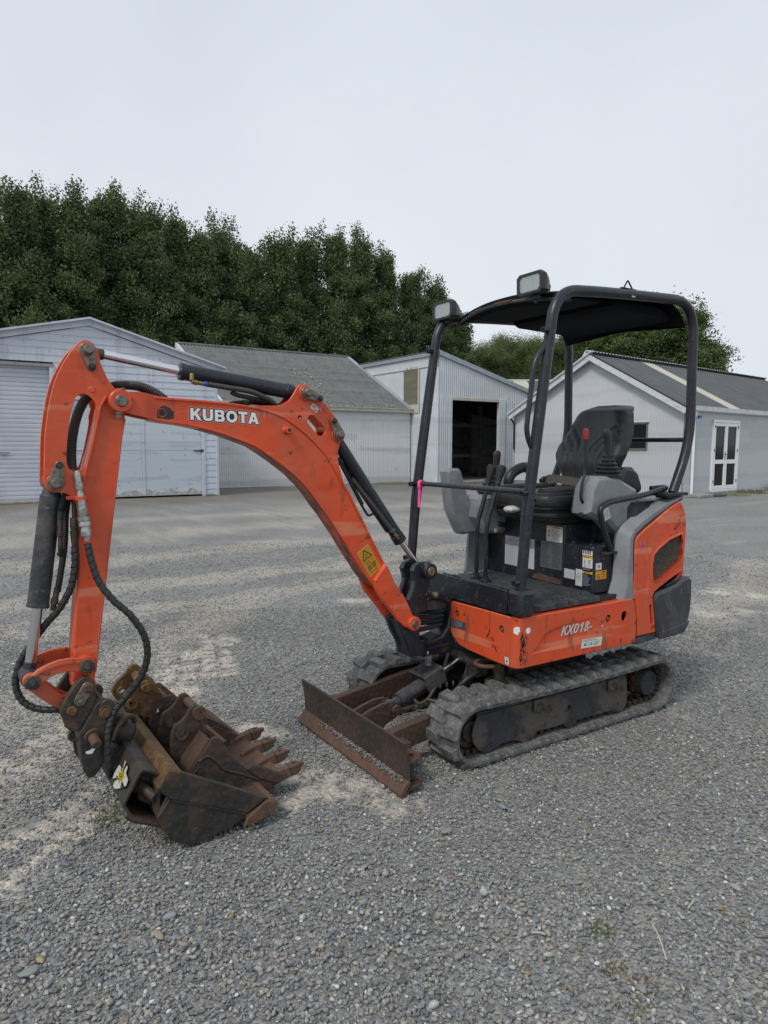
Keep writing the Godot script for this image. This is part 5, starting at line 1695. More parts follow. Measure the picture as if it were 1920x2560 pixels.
# ------------------------------------------------------------------ boom, arm and hydraulics
func keeper(host: Node3D, a: Vector2, ra: float, b: Vector2, rb: float, z: float) -> void:
	var m := MB.new()
	ext(m, hull([a.x, a.y, ra, b.x, b.y, rb]), z, z + 0.010, 0.002)
	var k := put("pin_keeper", m, M.pin_steel, host)
	var p := MB.new()
	rev(p, Vector3(a.x, a.y, z + 0.006), Vector3(a.x, a.y, z + 1.0), [0.0, ra * 0.8, 0.010, ra * 0.8, 0.011, ra * 0.70, 0.022, ra * 0.66, 0.028, ra * 0.5, 0.029, 0.0], 24)
	put("pin", p, M.pin_steel, k)
	var q := MB.new()
	ringshape(q, Vector3(b.x, b.y, z + 0.010), Vector3(b.x, b.y, z + 0.014), rb * 0.85, rb * 0.3)
	hexbolt(q, Vector3(b.x, b.y, z + 0.012), Vector3(0, 0, 1), rb * 0.5, 0.014)
	put("bolt", q, M.hitch_steel, k)

func boom(ex: Node3D) -> void:
	var top := P2([-2.03, 1.690, -1.965, 1.686, -1.826, 1.681, -1.698, 1.673, -1.598, 1.662, -1.552, 1.652, -1.506, 1.641, -1.458, 1.621, -1.41, 1.591, -1.361, 1.556, -1.311, 1.512, -1.26, 1.462, -1.219, 1.402, -1.187, 1.350, -1.139, 1.275, -1.101, 1.207, -1.056, 1.128, -1.005, 1.033, -0.943, 0.928])
	var low := P2([-1.013, 0.850, -1.048, 0.892, -1.09, 0.954, -1.132, 1.014, -1.174, 1.080, -1.214, 1.136, -1.250, 1.186, -1.286, 1.230, -1.326, 1.284, -1.366, 1.330, -1.415, 1.376, -1.464, 1.414, -1.511, 1.447, -1.558, 1.478, -1.604, 1.506, -1.659, 1.526, -1.747, 1.556, -1.832, 1.577, -1.911, 1.592, -1.967, 1.598, -2.03, 1.606])
	var web := top.duplicate()
	web.append_array(low)
	var bm := MB.new()
	ext(bm, web, -0.050, 0.050, 0.0, [])
	var b := put("boom", bm, M.orange, ex, 25.0)
	var fl := MB.new()
	var lowr := low.duplicate()
	lowr.reverse()
	ext(fl, band(top, -0.011), -0.0565, 0.0565, 0.003)
	put("top_flange", fl, M.orange, b, 30.0)
	fl = MB.new()
	ext(fl, band(lowr, -0.012), -0.0565, 0.0565, 0.003)
	put("bottom_flange", fl, M.orange, b, 30.0)
	var wear := MB.new()
	var inner := PackedVector2Array()
	for i in range(0, 15):
		var d := (low[mini(i + 1, low.size() - 1)] - low[maxi(i - 1, 0)]).normalized()
		inner.append(low[i] + Vector2(-d.y, d.x) * -0.0)
	# scraped paint on the underside
	var under := PackedVector2Array()
	for i in range(0, low.size() - 3):
		var d := (low[i + 1] - low[maxi(i - 1, 0)]).normalized()
		under.append(low[i] + Vector2(d.y, -d.x) * -0.0125)
	var u2 := under.duplicate()
	u2.reverse()
	ext(wear, band(u2, -0.0012), -0.046, 0.046)
	put("worn_underside", wear, M.orange_worn, b)
	# hump that carries both cylinders
	var hp := MB.new()
	var hump := P2([-1.600, 1.668, -1.548, 1.669, -1.501, 1.670, -1.472, 1.677, -1.443, 1.695, -1.423, 1.722, -1.406, 1.751, -1.389, 1.764, -1.369, 1.767, -1.352, 1.760, -1.337, 1.748, -1.320, 1.735, -1.259, 1.680, -1.207, 1.622, -1.181, 1.582, -1.175, 1.554, -1.178, 1.531, -1.189, 1.513, -1.200, 1.476, -1.200, 1.434, -1.187, 1.383, -1.171, 1.330, -1.20, 1.365, -1.222, 1.40, -1.264, 1.459, -1.315, 1.508, -1.364, 1.551, -1.412, 1.586, -1.460, 1.616, -1.508, 1.635, -1.552, 1.646, -1.598, 1.656])
	var oval := hull([-1.333, 1.612, 0.024, -1.290, 1.568, 0.026])
	for s in [1.0, -1.0]:
		ext(hp, hump, s * 0.034, s * 0.048, 0.002, [oval, circ(Vector2(-1.285, 1.652), 0.0145, 16), circ(Vector2(-1.393, 1.623), 0.010, 14)])
		cyl(hp, Vector3(-1.365, 1.731, s * 0.0475), Vector3(-1.365, 1.731, s * 0.058), 0.034, 24)
		cyl(hp, Vector3(-1.202, 1.549, s * 0.0475), Vector3(-1.202, 1.549, s * 0.056), 0.034, 24)
	cyl(hp, Vector3(-1.245, 1.575, -0.034), Vector3(-1.245, 1.575, 0.034), 0.022)
	put("cylinder_bracket", hp, M.orange, b, 30.0)
	keeper(b, Vector2(-1.365, 1.731), 0.026, Vector2(-1.302, 1.707), 0.0155, 0.058)
	keeper(b, Vector2(-1.202, 1.549), 0.027, Vector2(-1.230, 1.610), 0.0155, 0.056)
	# nose fork round the arm
	var nose := MB.new()
	for s in [1.0, -1.0]:
		var rings := []
		for q in [[-2.010, 1.691, 1.598, 0.0505], [-2.028, 1.695, 1.600, 0.056], [-2.050, 1.698, 1.604, 0.071], [-2.068, 1.700, 1.608, 0.079], [-2.10, 1.701, 1.615, 0.080], [-2.150, 1.699, 1.628, 0.080]]:
			var zo: float = q[3] * s
			var zi: float = zo - 0.022 * s
			var ring := PackedVector3Array([Vector3(q[0], q[1], zo), Vector3(q[0], q[2], zo), Vector3(q[0], q[2], zi), Vector3(q[0], q[1], zi)])
			if s > 0.0: ring.reverse()
			rings.append(ring)
		loft(nose, rings)
		for i in range(nose.v.size()): pass
		cyl(nose, Vector3(-2.154, 1.664, s * 0.057), Vector3(-2.154, 1.664, s * 0.096), 0.044, 32, 0.005)
	put("nose_fork", nose, M.orange, b, 30.0)
	var pn := MB.new()
	cyl(pn, Vector3(-2.154, 1.664, -0.102), Vector3(-2.154, 1.664, 0.1015), 0.0225, 24)
	put("arm_pin", pn, M.pin_steel, b)
	var nb := MB.new()
	hexbolt(nb, Vector3(-2.163, 1.622, 0.082), Vector3(0, -1, 0), 0.011, 0.022)
	hexbolt(nb, Vector3(-2.146, 1.706, 0.085), Vector3(0, 1, 0), 0.009, 0.006)
	put("bolt", nb, M.pin_steel, b)
	# torn hole with burnt rim
	var hr := MB.new()
	rng.seed = 40
	var jag := PackedVector2Array()
	for k in 22: jag.append(Vector2(-1.982, 1.622) + Vector2(cos(TAU * k / 22) * 0.034, sin(TAU * k / 22) * 0.030) * rng.randf_range(0.8, 1.15))
	ext(hr, jag, 0.049, 0.0515, 0.0, [circ(Vector2(-1.992, 1.626), 0.0165, 16, 1.1)])
	put("rust_patch", hr, M.greasy, b)
	hr = MB.new()
	cyl(hr, Vector3(-1.992, 1.626, 0.040), Vector3(-1.992, 1.626, 0.0505), 0.0165)
	put("pin_hole", hr, M.window_dark, b)
	var bs := MB.new()
	rev(bs, Vector3(-1.459, 1.566, 0.049), Vector3(-1.459, 1.566, 1), [0.0, 0.020, 0.004, 0.016, 0.03, 0.0155, 0.032, 0.013], 20)
	var boss := put("boss", bs, M.orange, b)
	bs = MB.new()
	cyl(bs, Vector3(-1.459, 1.566, 0.075), Vector3(-1.459, 1.566, 0.0818), 0.008, 14, 0.001)
	put("plug", bs, M.hose_black, boss)
	# foot fork
	var ft := MB.new()
	var foot := P2([-0.955, 0.935, -0.935, 0.905, -0.905, 0.840, -0.864, 0.790, -0.834, 0.744, -0.813, 0.703, -0.798, 0.668, -0.775, 0.650, -0.770, 0.625, -0.780, 0.604, -0.800, 0.595, -0.821, 0.602, -0.849, 0.616, -0.886, 0.652, -0.913, 0.690, -0.945, 0.729, -0.994, 0.787, -1.018, 0.840, -1.02, 0.865])
	for s in [1.0, -1.0]:
		ext(ft, foot, s * 0.0505, s * 0.078, 0.004)
		cyl(ft, Vector3(-0.797, 0.626, s * 0.05), Vector3(-0.797, 0.626, s * 0.100), 0.036, 28, 0.004)
	box(ft, Vector3(-0.975, 0.845, 0), Vector3(0.05, 0.09, 0.10), 0.004, Basis(Vector3(0, 0, 1), 0.9))
	put("foot_fork", ft, M.orange, b, 30.0)
	var wd := MB.new()
	tube(wd, P3([-1.012, 0.858, 0.074, -0.953, 0.932, 0.060]), 0.007, 8)
	put("weld", wd, M.orange, b)
	pn = MB.new()
	cyl(pn, Vector3(-0.797, 0.626, -0.105), Vector3(-0.797, 0.626, 0.1045), 0.020, 24)
	put("foot_pin", pn, M.pin_steel, b)
	# maker's lettering: white on a dark outline
	var H := 0.0475
	var glyphs := [
		[P2([0, 0, 0.28, 0, 0.28, 0.30, 0.40, 0.43, 0.66, 0, 1.0, 0, 0.60, 0.64, 0.97, 1, 0.62, 1, 0.28, 0.62, 0.28, 1, 0, 1]), [], 1.02],
		[P2([0, 1, 0, 0.36, 0.04, 0.18, 0.14, 0.06, 0.30, 0, 0.46, 0, 0.64, 0, 0.80, 0.06, 0.90, 0.18, 0.94, 0.36, 0.94, 1, 0.66, 1, 0.66, 0.38, 0.62, 0.27, 0.54, 0.22, 0.40, 0.22, 0.32, 0.27, 0.28, 0.38, 0.28, 1]), [], 1.02],
		[P2([0, 0, 0.60, 0, 0.78, 0.04, 0.88, 0.14, 0.91, 0.28, 0.88, 0.42, 0.78, 0.51, 0.86, 0.62, 0.88, 0.76, 0.83, 0.90, 0.72, 0.98, 0.56, 1, 0, 1]), [P2([0.28, 0.20, 0.52, 0.20, 0.62, 0.25, 0.62, 0.36, 0.52, 0.41, 0.28, 0.41]), P2([0.28, 0.60, 0.50, 0.60, 0.59, 0.65, 0.59, 0.75, 0.50, 0.80, 0.28, 0.80])], 0.98],
		[circ(Vector2(0.52, 0.5), 0.52, 28, 1.0), [circ(Vector2(0.52, 0.5), 0.26, 20, 1.08)], 1.05],
		[P2([0.30, 0, 0.58, 0, 0.58, 0.78, 0.88, 0.78, 0.88, 1, 0, 1, 0, 0.78, 0.30, 0.78]), [], 0.86],
		[P2([0, 0, 0.29, 0, 0.35, 0.17, 0.69, 0.17, 0.75, 0, 1.04, 0, 0.68, 1, 0.36, 1]), [P2([0.42, 0.38, 0.62, 0.38, 0.52, 0.70])], 1.02]]
	var x := -1.880
	for g in glyphs:
		var sx := 0.96
		var place := func(p: PackedVector2Array) -> PackedVector2Array:
			var o := PackedVector2Array()
			for q in p: o.append(Vector2(x + q.x * H * sx, 1.601 + q.y * H - (x + 1.88 + q.x * H) * 0.040))
			return o
		var outer: PackedVector2Array = ccw(place.call(g[0]))
		var holes := []
		for h in g[1]: holes.append(place.call(h))
		var l := MB.new()
		ext(l, outer, 0.0515, 0.0526, 0.0, holes)
		put("letter", l, M.white_print, b)
		for k in 2:
			var o := MB.new()
			for p in Geometry2D.offset_polygon(outer, 0.0040 if k == 0 else 0.0078, Geometry2D.JOIN_ROUND):
				if area2(p) > 0.0: ext(o, p, 0.0495, 0.0512 if k == 0 else 0.0508)
			put("letter_edge", o, M.navy_print if k == 0 else M.halo_print, b)
		x += g[2] * H * 1.0 + 0.0022
	var im := picture(120, 240, Color(0.72, 0.52, 0.10))
	for q in [[0, 0, 120, 3], [0, 237, 120, 3], [0, 0, 3, 240], [117, 0, 3, 240]]: bar(im, q[0], q[1], q[2], q[3], Color(0.75, 0.68, 0.45))
	fill_poly(im, P2([60, 10, 110, 96, 10, 96]), Color(0.05, 0.05, 0.05)); fill_poly(im, P2([60, 26, 98, 89, 22, 89]), Color(0.74, 0.54, 0.11))
	for k in 7: fill_poly(im, P2([60, 66, 60 + cos(k * 0.9) * 22 - 4, 66 + sin(k * 0.9) * 18, 60 + cos(k * 0.9) * 22 + 4, 66 + sin(k * 0.9) * 18 + 5]), Color(0.08, 0.06, 0.12))
	bar(im, 4, 112, 112, 2, Color(0.2, 0.15, 0.05))
	for k in 7:
		fill_poly(im, P2([16 + k * 12, 196, 22 + k * 12, 196, 34 + k * 12, 150, 28 + k * 12, 150]), Color(0.08, 0.07, 0.05))
	fill_poly(im, P2([52, 140, 62, 140, 62, 206, 52, 206]), Color(0.70, 0.50, 0.10))
	for q in [[30, 122, 28, 3], [30, 122, 3, 18], [58, 122, 3, 18], [30, 138, 30, 3], [14, 214, 92, 3], [40, 206, 3, 24], [80, 206, 3, 24]]: bar(im, q[0], q[1], q[2], q[3], Color(0.2, 0.15, 0.05))
	decal("crush_warning", im, Vector3(-1.030, 0.876, 0.0525), Vector3(0.060, 0.040, 0), Vector3(-0.073, 0.1195, 0), b)
	im = picture(60, 60, Color(0.76, 0.76, 0.74))
	fill_poly(im, circ(Vector2(20, 24), 12), Color(0.1, 0.1, 0.1)); fill_poly(im, circ(Vector2(20, 24), 9), Color(0.76, 0.76, 0.74)); fill_poly(im, circ(Vector2(20, 24), 5), Color(0.1, 0.1, 0.1))
	fill_poly(im, circ(Vector2(38, 40), 12), Color(0.1, 0.1, 0.1)); fill_poly(im, circ(Vector2(37, 37), 8), Color(0.76, 0.76, 0.74)); bar(im, 22, 34, 8, 14, Color(0.76, 0.76, 0.74))
	decal("hook_sticker", im, Vector3(-1.343, 1.668, 0.0495), Vector3(0.029, -0.024, 0), Vector3(0.016, 0.019, 0), b)

func ribbed(m: MB, pts: PackedVector3Array, r: float, pitch := 0.0075, n := 12) -> void:
	var p := curve(pts, pitch * 0.5)
	tube(m, p, r, n, true, func(i: int, _j: int) -> float: return 1.0 if i % 2 == 0 else 0.80)

func wrapped(m: MB, pts: PackedVector3Array, r: float) -> void:
	var p := curve(pts, 0.006)
	tube(m, p, r, 12, true, func(i: int, j: int) -> float:
		var f := fposmod(i / 5.5 - j / 12.0, 1.0)
		return 0.84 + 0.2 * f if f < 0.86 else 0.80)

func hydraulics(ex: Node3D) -> void:
	# arm cylinder above the boom
	var a := Vector3(-2.205, 1.843, 0)
	var g := Vector3(-1.908, 1.797, 0)
	var e := Vector3(-1.365, 1.731, 0)
	var d := (e - g).normalized()
	var m := MB.new()
	rev(m, g, e, [0.0, 0.030, 0.004, 0.036, 0.022, 0.036, 0.024, 0.0335, 0.47, 0.0335, 0.472, 0.036, 0.50, 0.035, 0.52, 0.024], 28)
	cyl(m, Vector3(e.x, e.y, -0.033), Vector3(e.x, e.y, 0.033), 0.030)
	var c := put("arm_cylinder", m, M.navy, ex)
	m = MB.new()
	cyl(m, a, g + d * 0.02, 0.0175, 24)
	put("rod", m, M.chrome, c)
	m = MB.new()
	cyl(m, Vector3(-2.262, 1.846, -0.042), Vector3(-2.262, 1.846, 0.042), 0.030)
	cyl(m, Vector3(-2.25, 1.8455, 0), a + Vector3(0.012, -0.002, 0), 0.021)
	put("rod_eye", m, M.hitch_steel, c)
	m = MB.new()
	cyl(m, Vector3(-1.865, 1.785, 0.028), Vector3(-1.870, 1.755, 0.048), 0.010)
	rev(m, Vector3(-1.872, 1.752, 0.05), Vector3(-1.80, 1.744, 0.05), [0.0, 0.007, 0.01, 0.010, 0.024, 0.010, 0.026, 0.008, 0.05, 0.0085], 8)
	put("hose_fitting", m, M.brass, c)
	m = MB.new()
	cyl(m, Vector3(-1.822, 1.747, 0.05), Vector3(-1.806, 1.7455, 0.05), 0.0105)
	put("blue_band", m, M.blue_tape, c)
	m = MB.new()
	ribbed(m, P3([-1.806, 1.7455, 0.05, -1.72, 1.736, 0.05, -1.62, 1.725, 0.045, -1.54, 1.700, 0.03, -1.50, 1.682, 0.01, -1.47, 1.66, 0.0]), 0.0118)
	put("hose", m, M.hose_grey, c)
	m = MB.new()
	tube(m, curve(P3([-1.70, 1.722, 0.03, -1.67, 1.708, 0.035, -1.58, 1.695, 0.02, -1.50, 1.676, 0.0, -1.46, 1.66, -0.01]), 0.02), 0.010, 10)
	put("hose", m, M.hose_black, c)
	m = MB.new()
	tube(m, curve(P3([-1.62, 1.672, -0.03, -1.58, 1.690, -0.03, -1.52, 1.690, -0.03, -1.46, 1.668, -0.03]), 0.02), 0.011, 10)
	tube(m, curve(P3([-1.68, 1.674, -0.045, -1.62, 1.684, -0.045, -1.54, 1.684, -0.045, -1.46, 1.66, -0.045]), 0.02), 0.011, 10)
	put("hose", m, M.hose_grey, c)
	# boom cylinder
	var t := Vector3(-1.202, 1.549, 0)
	var q := Vector3(-0.822, 1.028, 0)
	var f := Vector3(-0.700, 0.880, 0)
	d = (q - t).normalized()
	m = MB.new()
	cyl(m, Vector3(t.x, t.y, -0.033), Vector3(t.x, t.y, 0.033), 0.030)
	rev(m, t, q, [0.0, 0.022, 0.03, 0.030, 0.60, 0.030, 0.602, 0.033, 0.632, 0.033, 0.636, 0.034, 0.643, 0.034, 0.647, 0.020], 28)
	c = put("boom_cylinder", m, M.navy, ex)
	m = MB.new()
	cyl(m, q - d * 0.02, f, 0.0155, 24)
	put("rod", m, M.chrome, c)
	var side := Vector3(-d.y * -1.0, d.x * -1.0, 0)       # towards the boom
	side = Vector3(-0.81, -0.59, 0)
	m = MB.new()
	ribbed(m, PackedVector3Array([t + d * 0.22 + side * 0.040 + Vector3(0, 0, 0.006), t + d * 0.36 + side * 0.034 + Vector3(0, 0, 0.026), t + d * 0.55 + side * 0.022 + Vector3(0, 0, 0.036)]), 0.0115)
	put("hose", m, M.hose_grey, c)
	m = MB.new()
	cyl(m, t + d * 0.545 + side * 0.022 + Vector3(0, 0, 0.036), t + d * 0.562 + side * 0.021 + Vector3(0, 0, 0.036), 0.0135)
	put("teal_band", m, M.teal_tape, c)
	m = MB.new()
	rev(m, t + d * 0.56 + side * 0.021 + Vector3(0, 0, 0.036), t + d * 0.62 + side * 0.018 + Vector3(0, 0, 0.036), [0.0, 0.007, 0.018, 0.0075, 0.02, 0.010, 0.034, 0.010, 0.036, 0.007, 0.05, 0.007], 8)
	put("hose_fitting", m, M.brass, c)
	m = MB.new()
	tube(m, rnd(PackedVector3Array([t + d * 0.12 + side * 0.045, t + d * 0.36 + side * 0.070, t + d * 0.425 + side * 0.072, t + d * 0.433 + side * 0.045]), 0.012), 0.006, 8)
	tube(m, PackedVector3Array([t + d * 0.10 + side * 0.04, t + d * 0.36 + side * 0.066]), 0.010, 8)
	tube(m, PackedVector3Array([t + d * 0.14 + side * 0.036 + Vector3(0, 0, -0.01), t + d * 0.56 + side * 0.030 + Vector3(0, 0, -0.005)]), 0.009, 8)
	put("oil_pipe", m, M.hose_black, c)
	# bucket cylinder in front of the arm
	t = Vector3(-2.388, 1.359, 0)
	q = Vector3(-2.456, 0.897, 0)
	f = Vector3(-2.496, 0.640, 0)
	d = (q - t).normalized()
	m = MB.new()
	cyl(m, Vector3(t.x, t.y, -0.044), Vector3(t.x, t.y, 0.044), 0.034)
	rev(m, t, q, [0.0, 0.026, 0.045, 0.034, 0.052, 0.040, 0.055, 0.038, 0.330, 0.038, 0.331, 0.0386, 0.365, 0.0386, 0.366, 0.038, 0.452, 0.038, 0.455, 0.0405, 0.466, 0.0405, 0.468, 0.022], 28)
	c = put("bucket_cylinder", m, M.navy_dusty, ex)
	m = MB.new()
	cyl(m, q - d * 0.02, f, 0.0195, 24)
	put("rod", m, M.chrome, c)
	m = MB.new()
	cyl(m, f - d * 0.055, f - d * 0.028, 0.022)
	cyl(m, Vector3(f.x, f.y, -0.05), Vector3(f.x, f.y, 0.05), 0.033)
	put("rod_eye", m, M.navy_dusty, c)
	# swing post
func swing(ex: Node3D) -> void:
	var m := MB.new()
	var cheek := P2([-0.790, 0.885, -0.775, 0.912, -0.745, 0.922, -0.700, 0.922, -0.672, 0.895, -0.673, 0.850, -0.690, 0.765, -0.735, 0.742, -0.742, 0.70, -0.742, 0.60, -0.735, 0.48, -0.715, 0.450, -0.800, 0.450, -0.806, 0.482, -0.818, 0.515, -0.850, 0.571, -0.880, 0.645, -0.836, 0.660, -0.806, 0.700, -0.816, 0.742, -0.790, 0.782, -0.772, 0.83])
	for s in [1.0, -1.0]:
		ext(m, cheek, s * 0.030, s * 0.062, 0.006)
		cyl(m, Vector3(-0.703, 0.880, s * 0.055), Vector3(-0.703, 0.880, s * 0.102), 0.040, 26, 0.006)
	ext(m, P2([-0.868, 0.640, -0.838, 0.572, -0.806, 0.515, -0.795, 0.455, -0.72, 0.455, -0.72, 0.468, -0.780, 0.470, -0.792, 0.522, -0.825, 0.580, -0.853, 0.643]), -0.040, 0.040, 0.002)
	ext(m, P2([-0.800, 0.449, -0.715, 0.447, -0.712, 0.452, -0.800, 0.456]), -0.061, 0.061, 0.001)
	ext(m, P2([-0.76, 0.50, -0.735, 0.50, -0.735, 0.85, -0.76, 0.80]), -0.034, 0.034, 0.003)
	cyl(m, Vector3(-0.712, 0.44, 0), Vector3(-0.712, 0.52, 0), 0.050)
	cyl(m, Vector3(-0.712, 0.665, 0), Vector3(-0.712, 0.75, 0), 0.050)
	var sp := put("swing_post", m, M.navy, ex, 30.0)
	m = MB.new()
	cyl(m, Vector3(-0.703, 0.880, -0.105), Vector3(-0.703, 0.880, 0.106), 0.0225, 24)
	put("cylinder_pin", m, M.brass, sp)
	m = MB.new()
	cyl(m, Vector3(-0.703, 0.880, -0.030), Vector3(-0.703, 0.880, 0.030), 0.030)
	put("rod_eye", m, M.navy, sp)
	m = MB.new()
	rev(m, Vector3(-0.665, 0.755, 0.065), Vector3(-0.665, 0.755, 0.2), [0.0, 0.010, 0.012, 0.014, 0.03, 0.016, 0.036, 0.010, 0.038, 0.0], 14)
	hexbolt(m, Vector3(-0.703, 0.924, 0.08), Vector3.UP, 0.010, 0.008)
	put("bolt", m, M.pin_steel, sp)
	m = MB.new()
	var frame := P2([-0.735, 0.665, -0.70, 0.742, -0.62, 0.748, -0.545, 0.728, -0.455, 0.70, -0.455, 0.42, -0.50, 0.404, -0.69, 0.424, -0.735, 0.445, -0.735, 0.475, -0.66, 0.487, -0.60, 0.491, -0.545, 0.505, -0.507, 0.55, -0.494, 0.62, -0.506, 0.668, -0.545, 0.694, -0.61, 0.702, -0.68, 0.690])
	ext(m, frame, -0.130, -0.006, 0.008)
	box(m, Vector3(-0.60, 0.440, 0.002), Vector3(0.17, 0.045, 0.02), 0.003, Basis(Vector3(0, 0, 1), 0.03))
	var fr := put("swing_frame", m, M.navy, ex, 35.0)
	m = MB.new()
	for q in [[-0.655, 0.715, -0.006], [-0.66, 0.438, 0.012]]: rev(m, Vector3(q[0], q[1], q[2]), Vector3(q[0], q[1], 1), [0.0, 0.010, 0.008, 0.010, 0.012, 0.006, 0.016, 0.0], 12)
	rev(m, Vector3(-0.655, 0.425, 0.02), Vector3(-0.655, 0.30, 0.02), [0.0, 0.02, 0.02, 0.02, 0.03, 0.016, 0.05, 0.016, 0.055, 0.0], 14)
	put("grease_nipple", m, M.zinc, fr)
	var im := picture(80, 30, Color(0.12, 0.10, 0.07))
	print_lines(im, 4, 4, 66, 2, 14, Color(0.38, 0.3, 0.12), 61)
	decal("worn_plate", im, Vector3(-0.565, 0.424, 0.0135), Vector3(0.062, 0.001, 0), Vector3(0, 0.026, 0), fr)
	for k in 4:
		m = MB.new()
		ribbed(m, P3([-0.765, 0.555 + k * 0.030, -0.04 + k * 0.008, -0.66, 0.545 + k * 0.030, -0.055 - k * 0.008, -0.55, 0.545 + k * 0.026, -0.07, -0.44, 0.555 + k * 0.022, -0.07]), 0.0135, 0.009, 10)
		put("hose", m, M.hose_black if k % 2 else M.hose_grey, fr)

func arm(ex: Node3D) -> void:
	var m := MB.new()
	var body := P2([-2.175, 1.690, -2.129, 1.690, -2.129, 1.660, -2.131, 1.615, -2.146, 1.533, -2.158, 1.450, -2.169, 1.363, -2.178, 1.285, -2.188, 1.208, -2.205, 1.10, -2.222, 0.98, -2.240, 0.85, -2.253, 0.753, -2.259, 0.693, -2.270, 0.628, -2.278, 0.570, -2.30, 0.553, -2.33, 0.560, -2.352, 0.606, -2.348, 0.66, -2.346, 0.74, -2.336, 0.861, -2.326, 0.951, -2.318, 1.06, -2.322, 1.174, -2.318, 1.26, -2.298, 1.34, -2.270, 1.45, -2.247, 1.54, -2.228, 1.63, -2.21, 1.680])
	ext(m, body, -0.050, 0.050, 0.006)
	cyl(m, Vector3(-2.154, 1.664, -0.056), Vector3(-2.154, 1.664, 0.056), 0.05)
	cyl(m, Vector3(-2.311, 0.583, -0.060), Vector3(-2.311, 0.583, 0.060), 0.040)
	cyl(m, Vector3(-2.308, 0.669, -0.072), Vector3(-2.308, 0.669, 0.072), 0.036)
	var a := put("arm", m, M.orange, ex, 30.0)
	m = MB.new()
	for s in [1.0, -1.0]:
		tube(m, P3([-2.134, 1.60, s * 0.049, -2.148, 1.533, s * 0.049, -2.172, 1.363, s * 0.049, -2.208, 1.10, s * 0.049, -2.256, 0.753, s * 0.049, -2.272, 0.63, s * 0.049]), 0.0045, 8)
	put("edge_weld", m, M.orange_faded, a)
	var cheek := P2([-2.217, 1.802, -2.221, 1.826, -2.229, 1.855, -2.240, 1.873, -2.257, 1.882, -2.273, 1.882, -2.287, 1.874, -2.301, 1.862, -2.320, 1.838, -2.344, 1.798, -2.364, 1.758, -2.381, 1.714, -2.394, 1.665, -2.405, 1.607, -2.414, 1.549, -2.419, 1.491, -2.423, 1.418, -2.425, 1.360, -2.421, 1.345, -2.413, 1.336, -2.393, 1.329, -2.375, 1.325, -2.357, 1.322, -2.341, 1.313, -2.321, 1.285, -2.312, 1.25, -2.301, 1.300, -2.279, 1.416, -2.258, 1.491, -2.236, 1.577, -2.222, 1.642, -2.207, 1.673, -2.185, 1.689, -2.158, 1.697, -2.174, 1.717, -2.193, 1.743, -2.206, 1.773])
	var hole := P2([-2.293, 1.687, -2.310, 1.669, -2.318, 1.644, -2.329, 1.600, -2.337, 1.555, -2.343, 1.511, -2.347, 1.462, -2.348, 1.432, -2.340, 1.412, -2.322, 1.399, -2.303, 1.402, -2.286, 1.421, -2.279, 1.441, -2.265, 1.491, -2.251, 1.552, -2.245, 1.584, -2.245, 1.612, -2.237, 1.637, -2.241, 1.657, -2.252, 1.671, -2.266, 1.683, -2.279, 1.687])
	for s in [1.0, -1.0]:
		m = MB.new()
		ext(m, cheek, s * 0.0515, s * 0.0645, 0.002, [hole])
		cyl(m, Vector3(-2.262, 1.846, s * 0.040), Vector3(-2.262, 1.846, s * 0.0665), 0.032)
		cyl(m, Vector3(-2.388, 1.359, s * 0.044), Vector3(-2.388, 1.359, s * 0.0665), 0.034)
		for q in [[-2.212, 1.738], [-2.250, 1.703]]: rev(m, Vector3(q[0], q[1], s * 0.064), Vector3(q[0], q[1], s), [0.0, 0.013, 0.003, 0.010, 0.004, 0.0], 14)
		var ck := put("cheek_plate", m, M.orange, a, 30.0)
		if s > 0:
			keeper(ck, Vector2(-2.262, 1.846), 0.027, Vector2(-2.250, 1.785), 0.0155, 0.0665)
			keeper(ck, Vector2(-2.388, 1.359), 0.027, Vector2(-2.373, 1.425), 0.0155, 0.0665)
			m = MB.new()
			tube(m, curve(P3([-2.200, 1.679, 0.062, -2.222, 1.645, 0.064, -2.238, 1.577, 0.064, -2.259, 1.491, 0.064, -2.280, 1.416, 0.064, -2.302, 1.31, 0.062, -2.311, 1.26, 0.058]), 0.03), 0.006, 8)
			put("weld", m, M.orange, ck)
	m = MB.new()
	ext(m, P2([-2.25, 1.40, -2.31, 1.385, -2.405, 1.39, -2.410, 1.378, -2.25, 1.380]), -0.052, 0.052, 0.0)
	put("spacer", m, M.orange, a)
	# hose bundle passing through the opening
	for k in 3:
		m = MB.new()
		ribbed(m, P3([-1.93, 1.640, -0.028 + k * 0.028, -1.985, 1.690, -0.028 + k * 0.028, -2.045, 1.722, -0.028 + k * 0.028, -2.10, 1.730, -0.028 + k * 0.028, -2.175, 1.722, -0.026 + k * 0.026, -2.25, 1.685, -0.022 + k * 0.022, -2.290, 1.62, -0.018 + k * 0.018, -2.316, 1.53, -0.014 + k * 0.022, -2.325, 1.45, -0.01 + k * 0.026, -2.322, 1.385, -0.01 + k * 0.03]), 0.0165, 0.009, 12)
		put("hose", m, M.hose_black if k < 2 else M.hose_grey, a)
	m = MB.new()
	ribbed(m, P3([-2.350, 1.33, 0.045, -2.362, 1.29, 0.05, -2.372, 1.255, 0.052]), 0.0145, 0.007)
	tube(m, P3([-2.372, 1.255, 0.052, -2.375, 1.225, 0.052]), 0.011, 10)
	put("hose", m, M.hose_black, a)
	m = MB.new()
	rev(m, Vector3(-2.375, 1.228, 0.052), Vector3(-2.378, 1.12, 0.052), [0.0, 0.0095, 0.045, 0.0095, 0.046, 0.012, 0.066, 0.012, 0.068, 0.0085, 0.10, 0.008], 10)
	tube(m, rnd(P3([-2.377, 1.15, 0.052, -2.378, 1.125, 0.05, -2.372, 1.10, 0.03, -2.380, 1.09, 0.02]), 0.015), 0.009, 8)
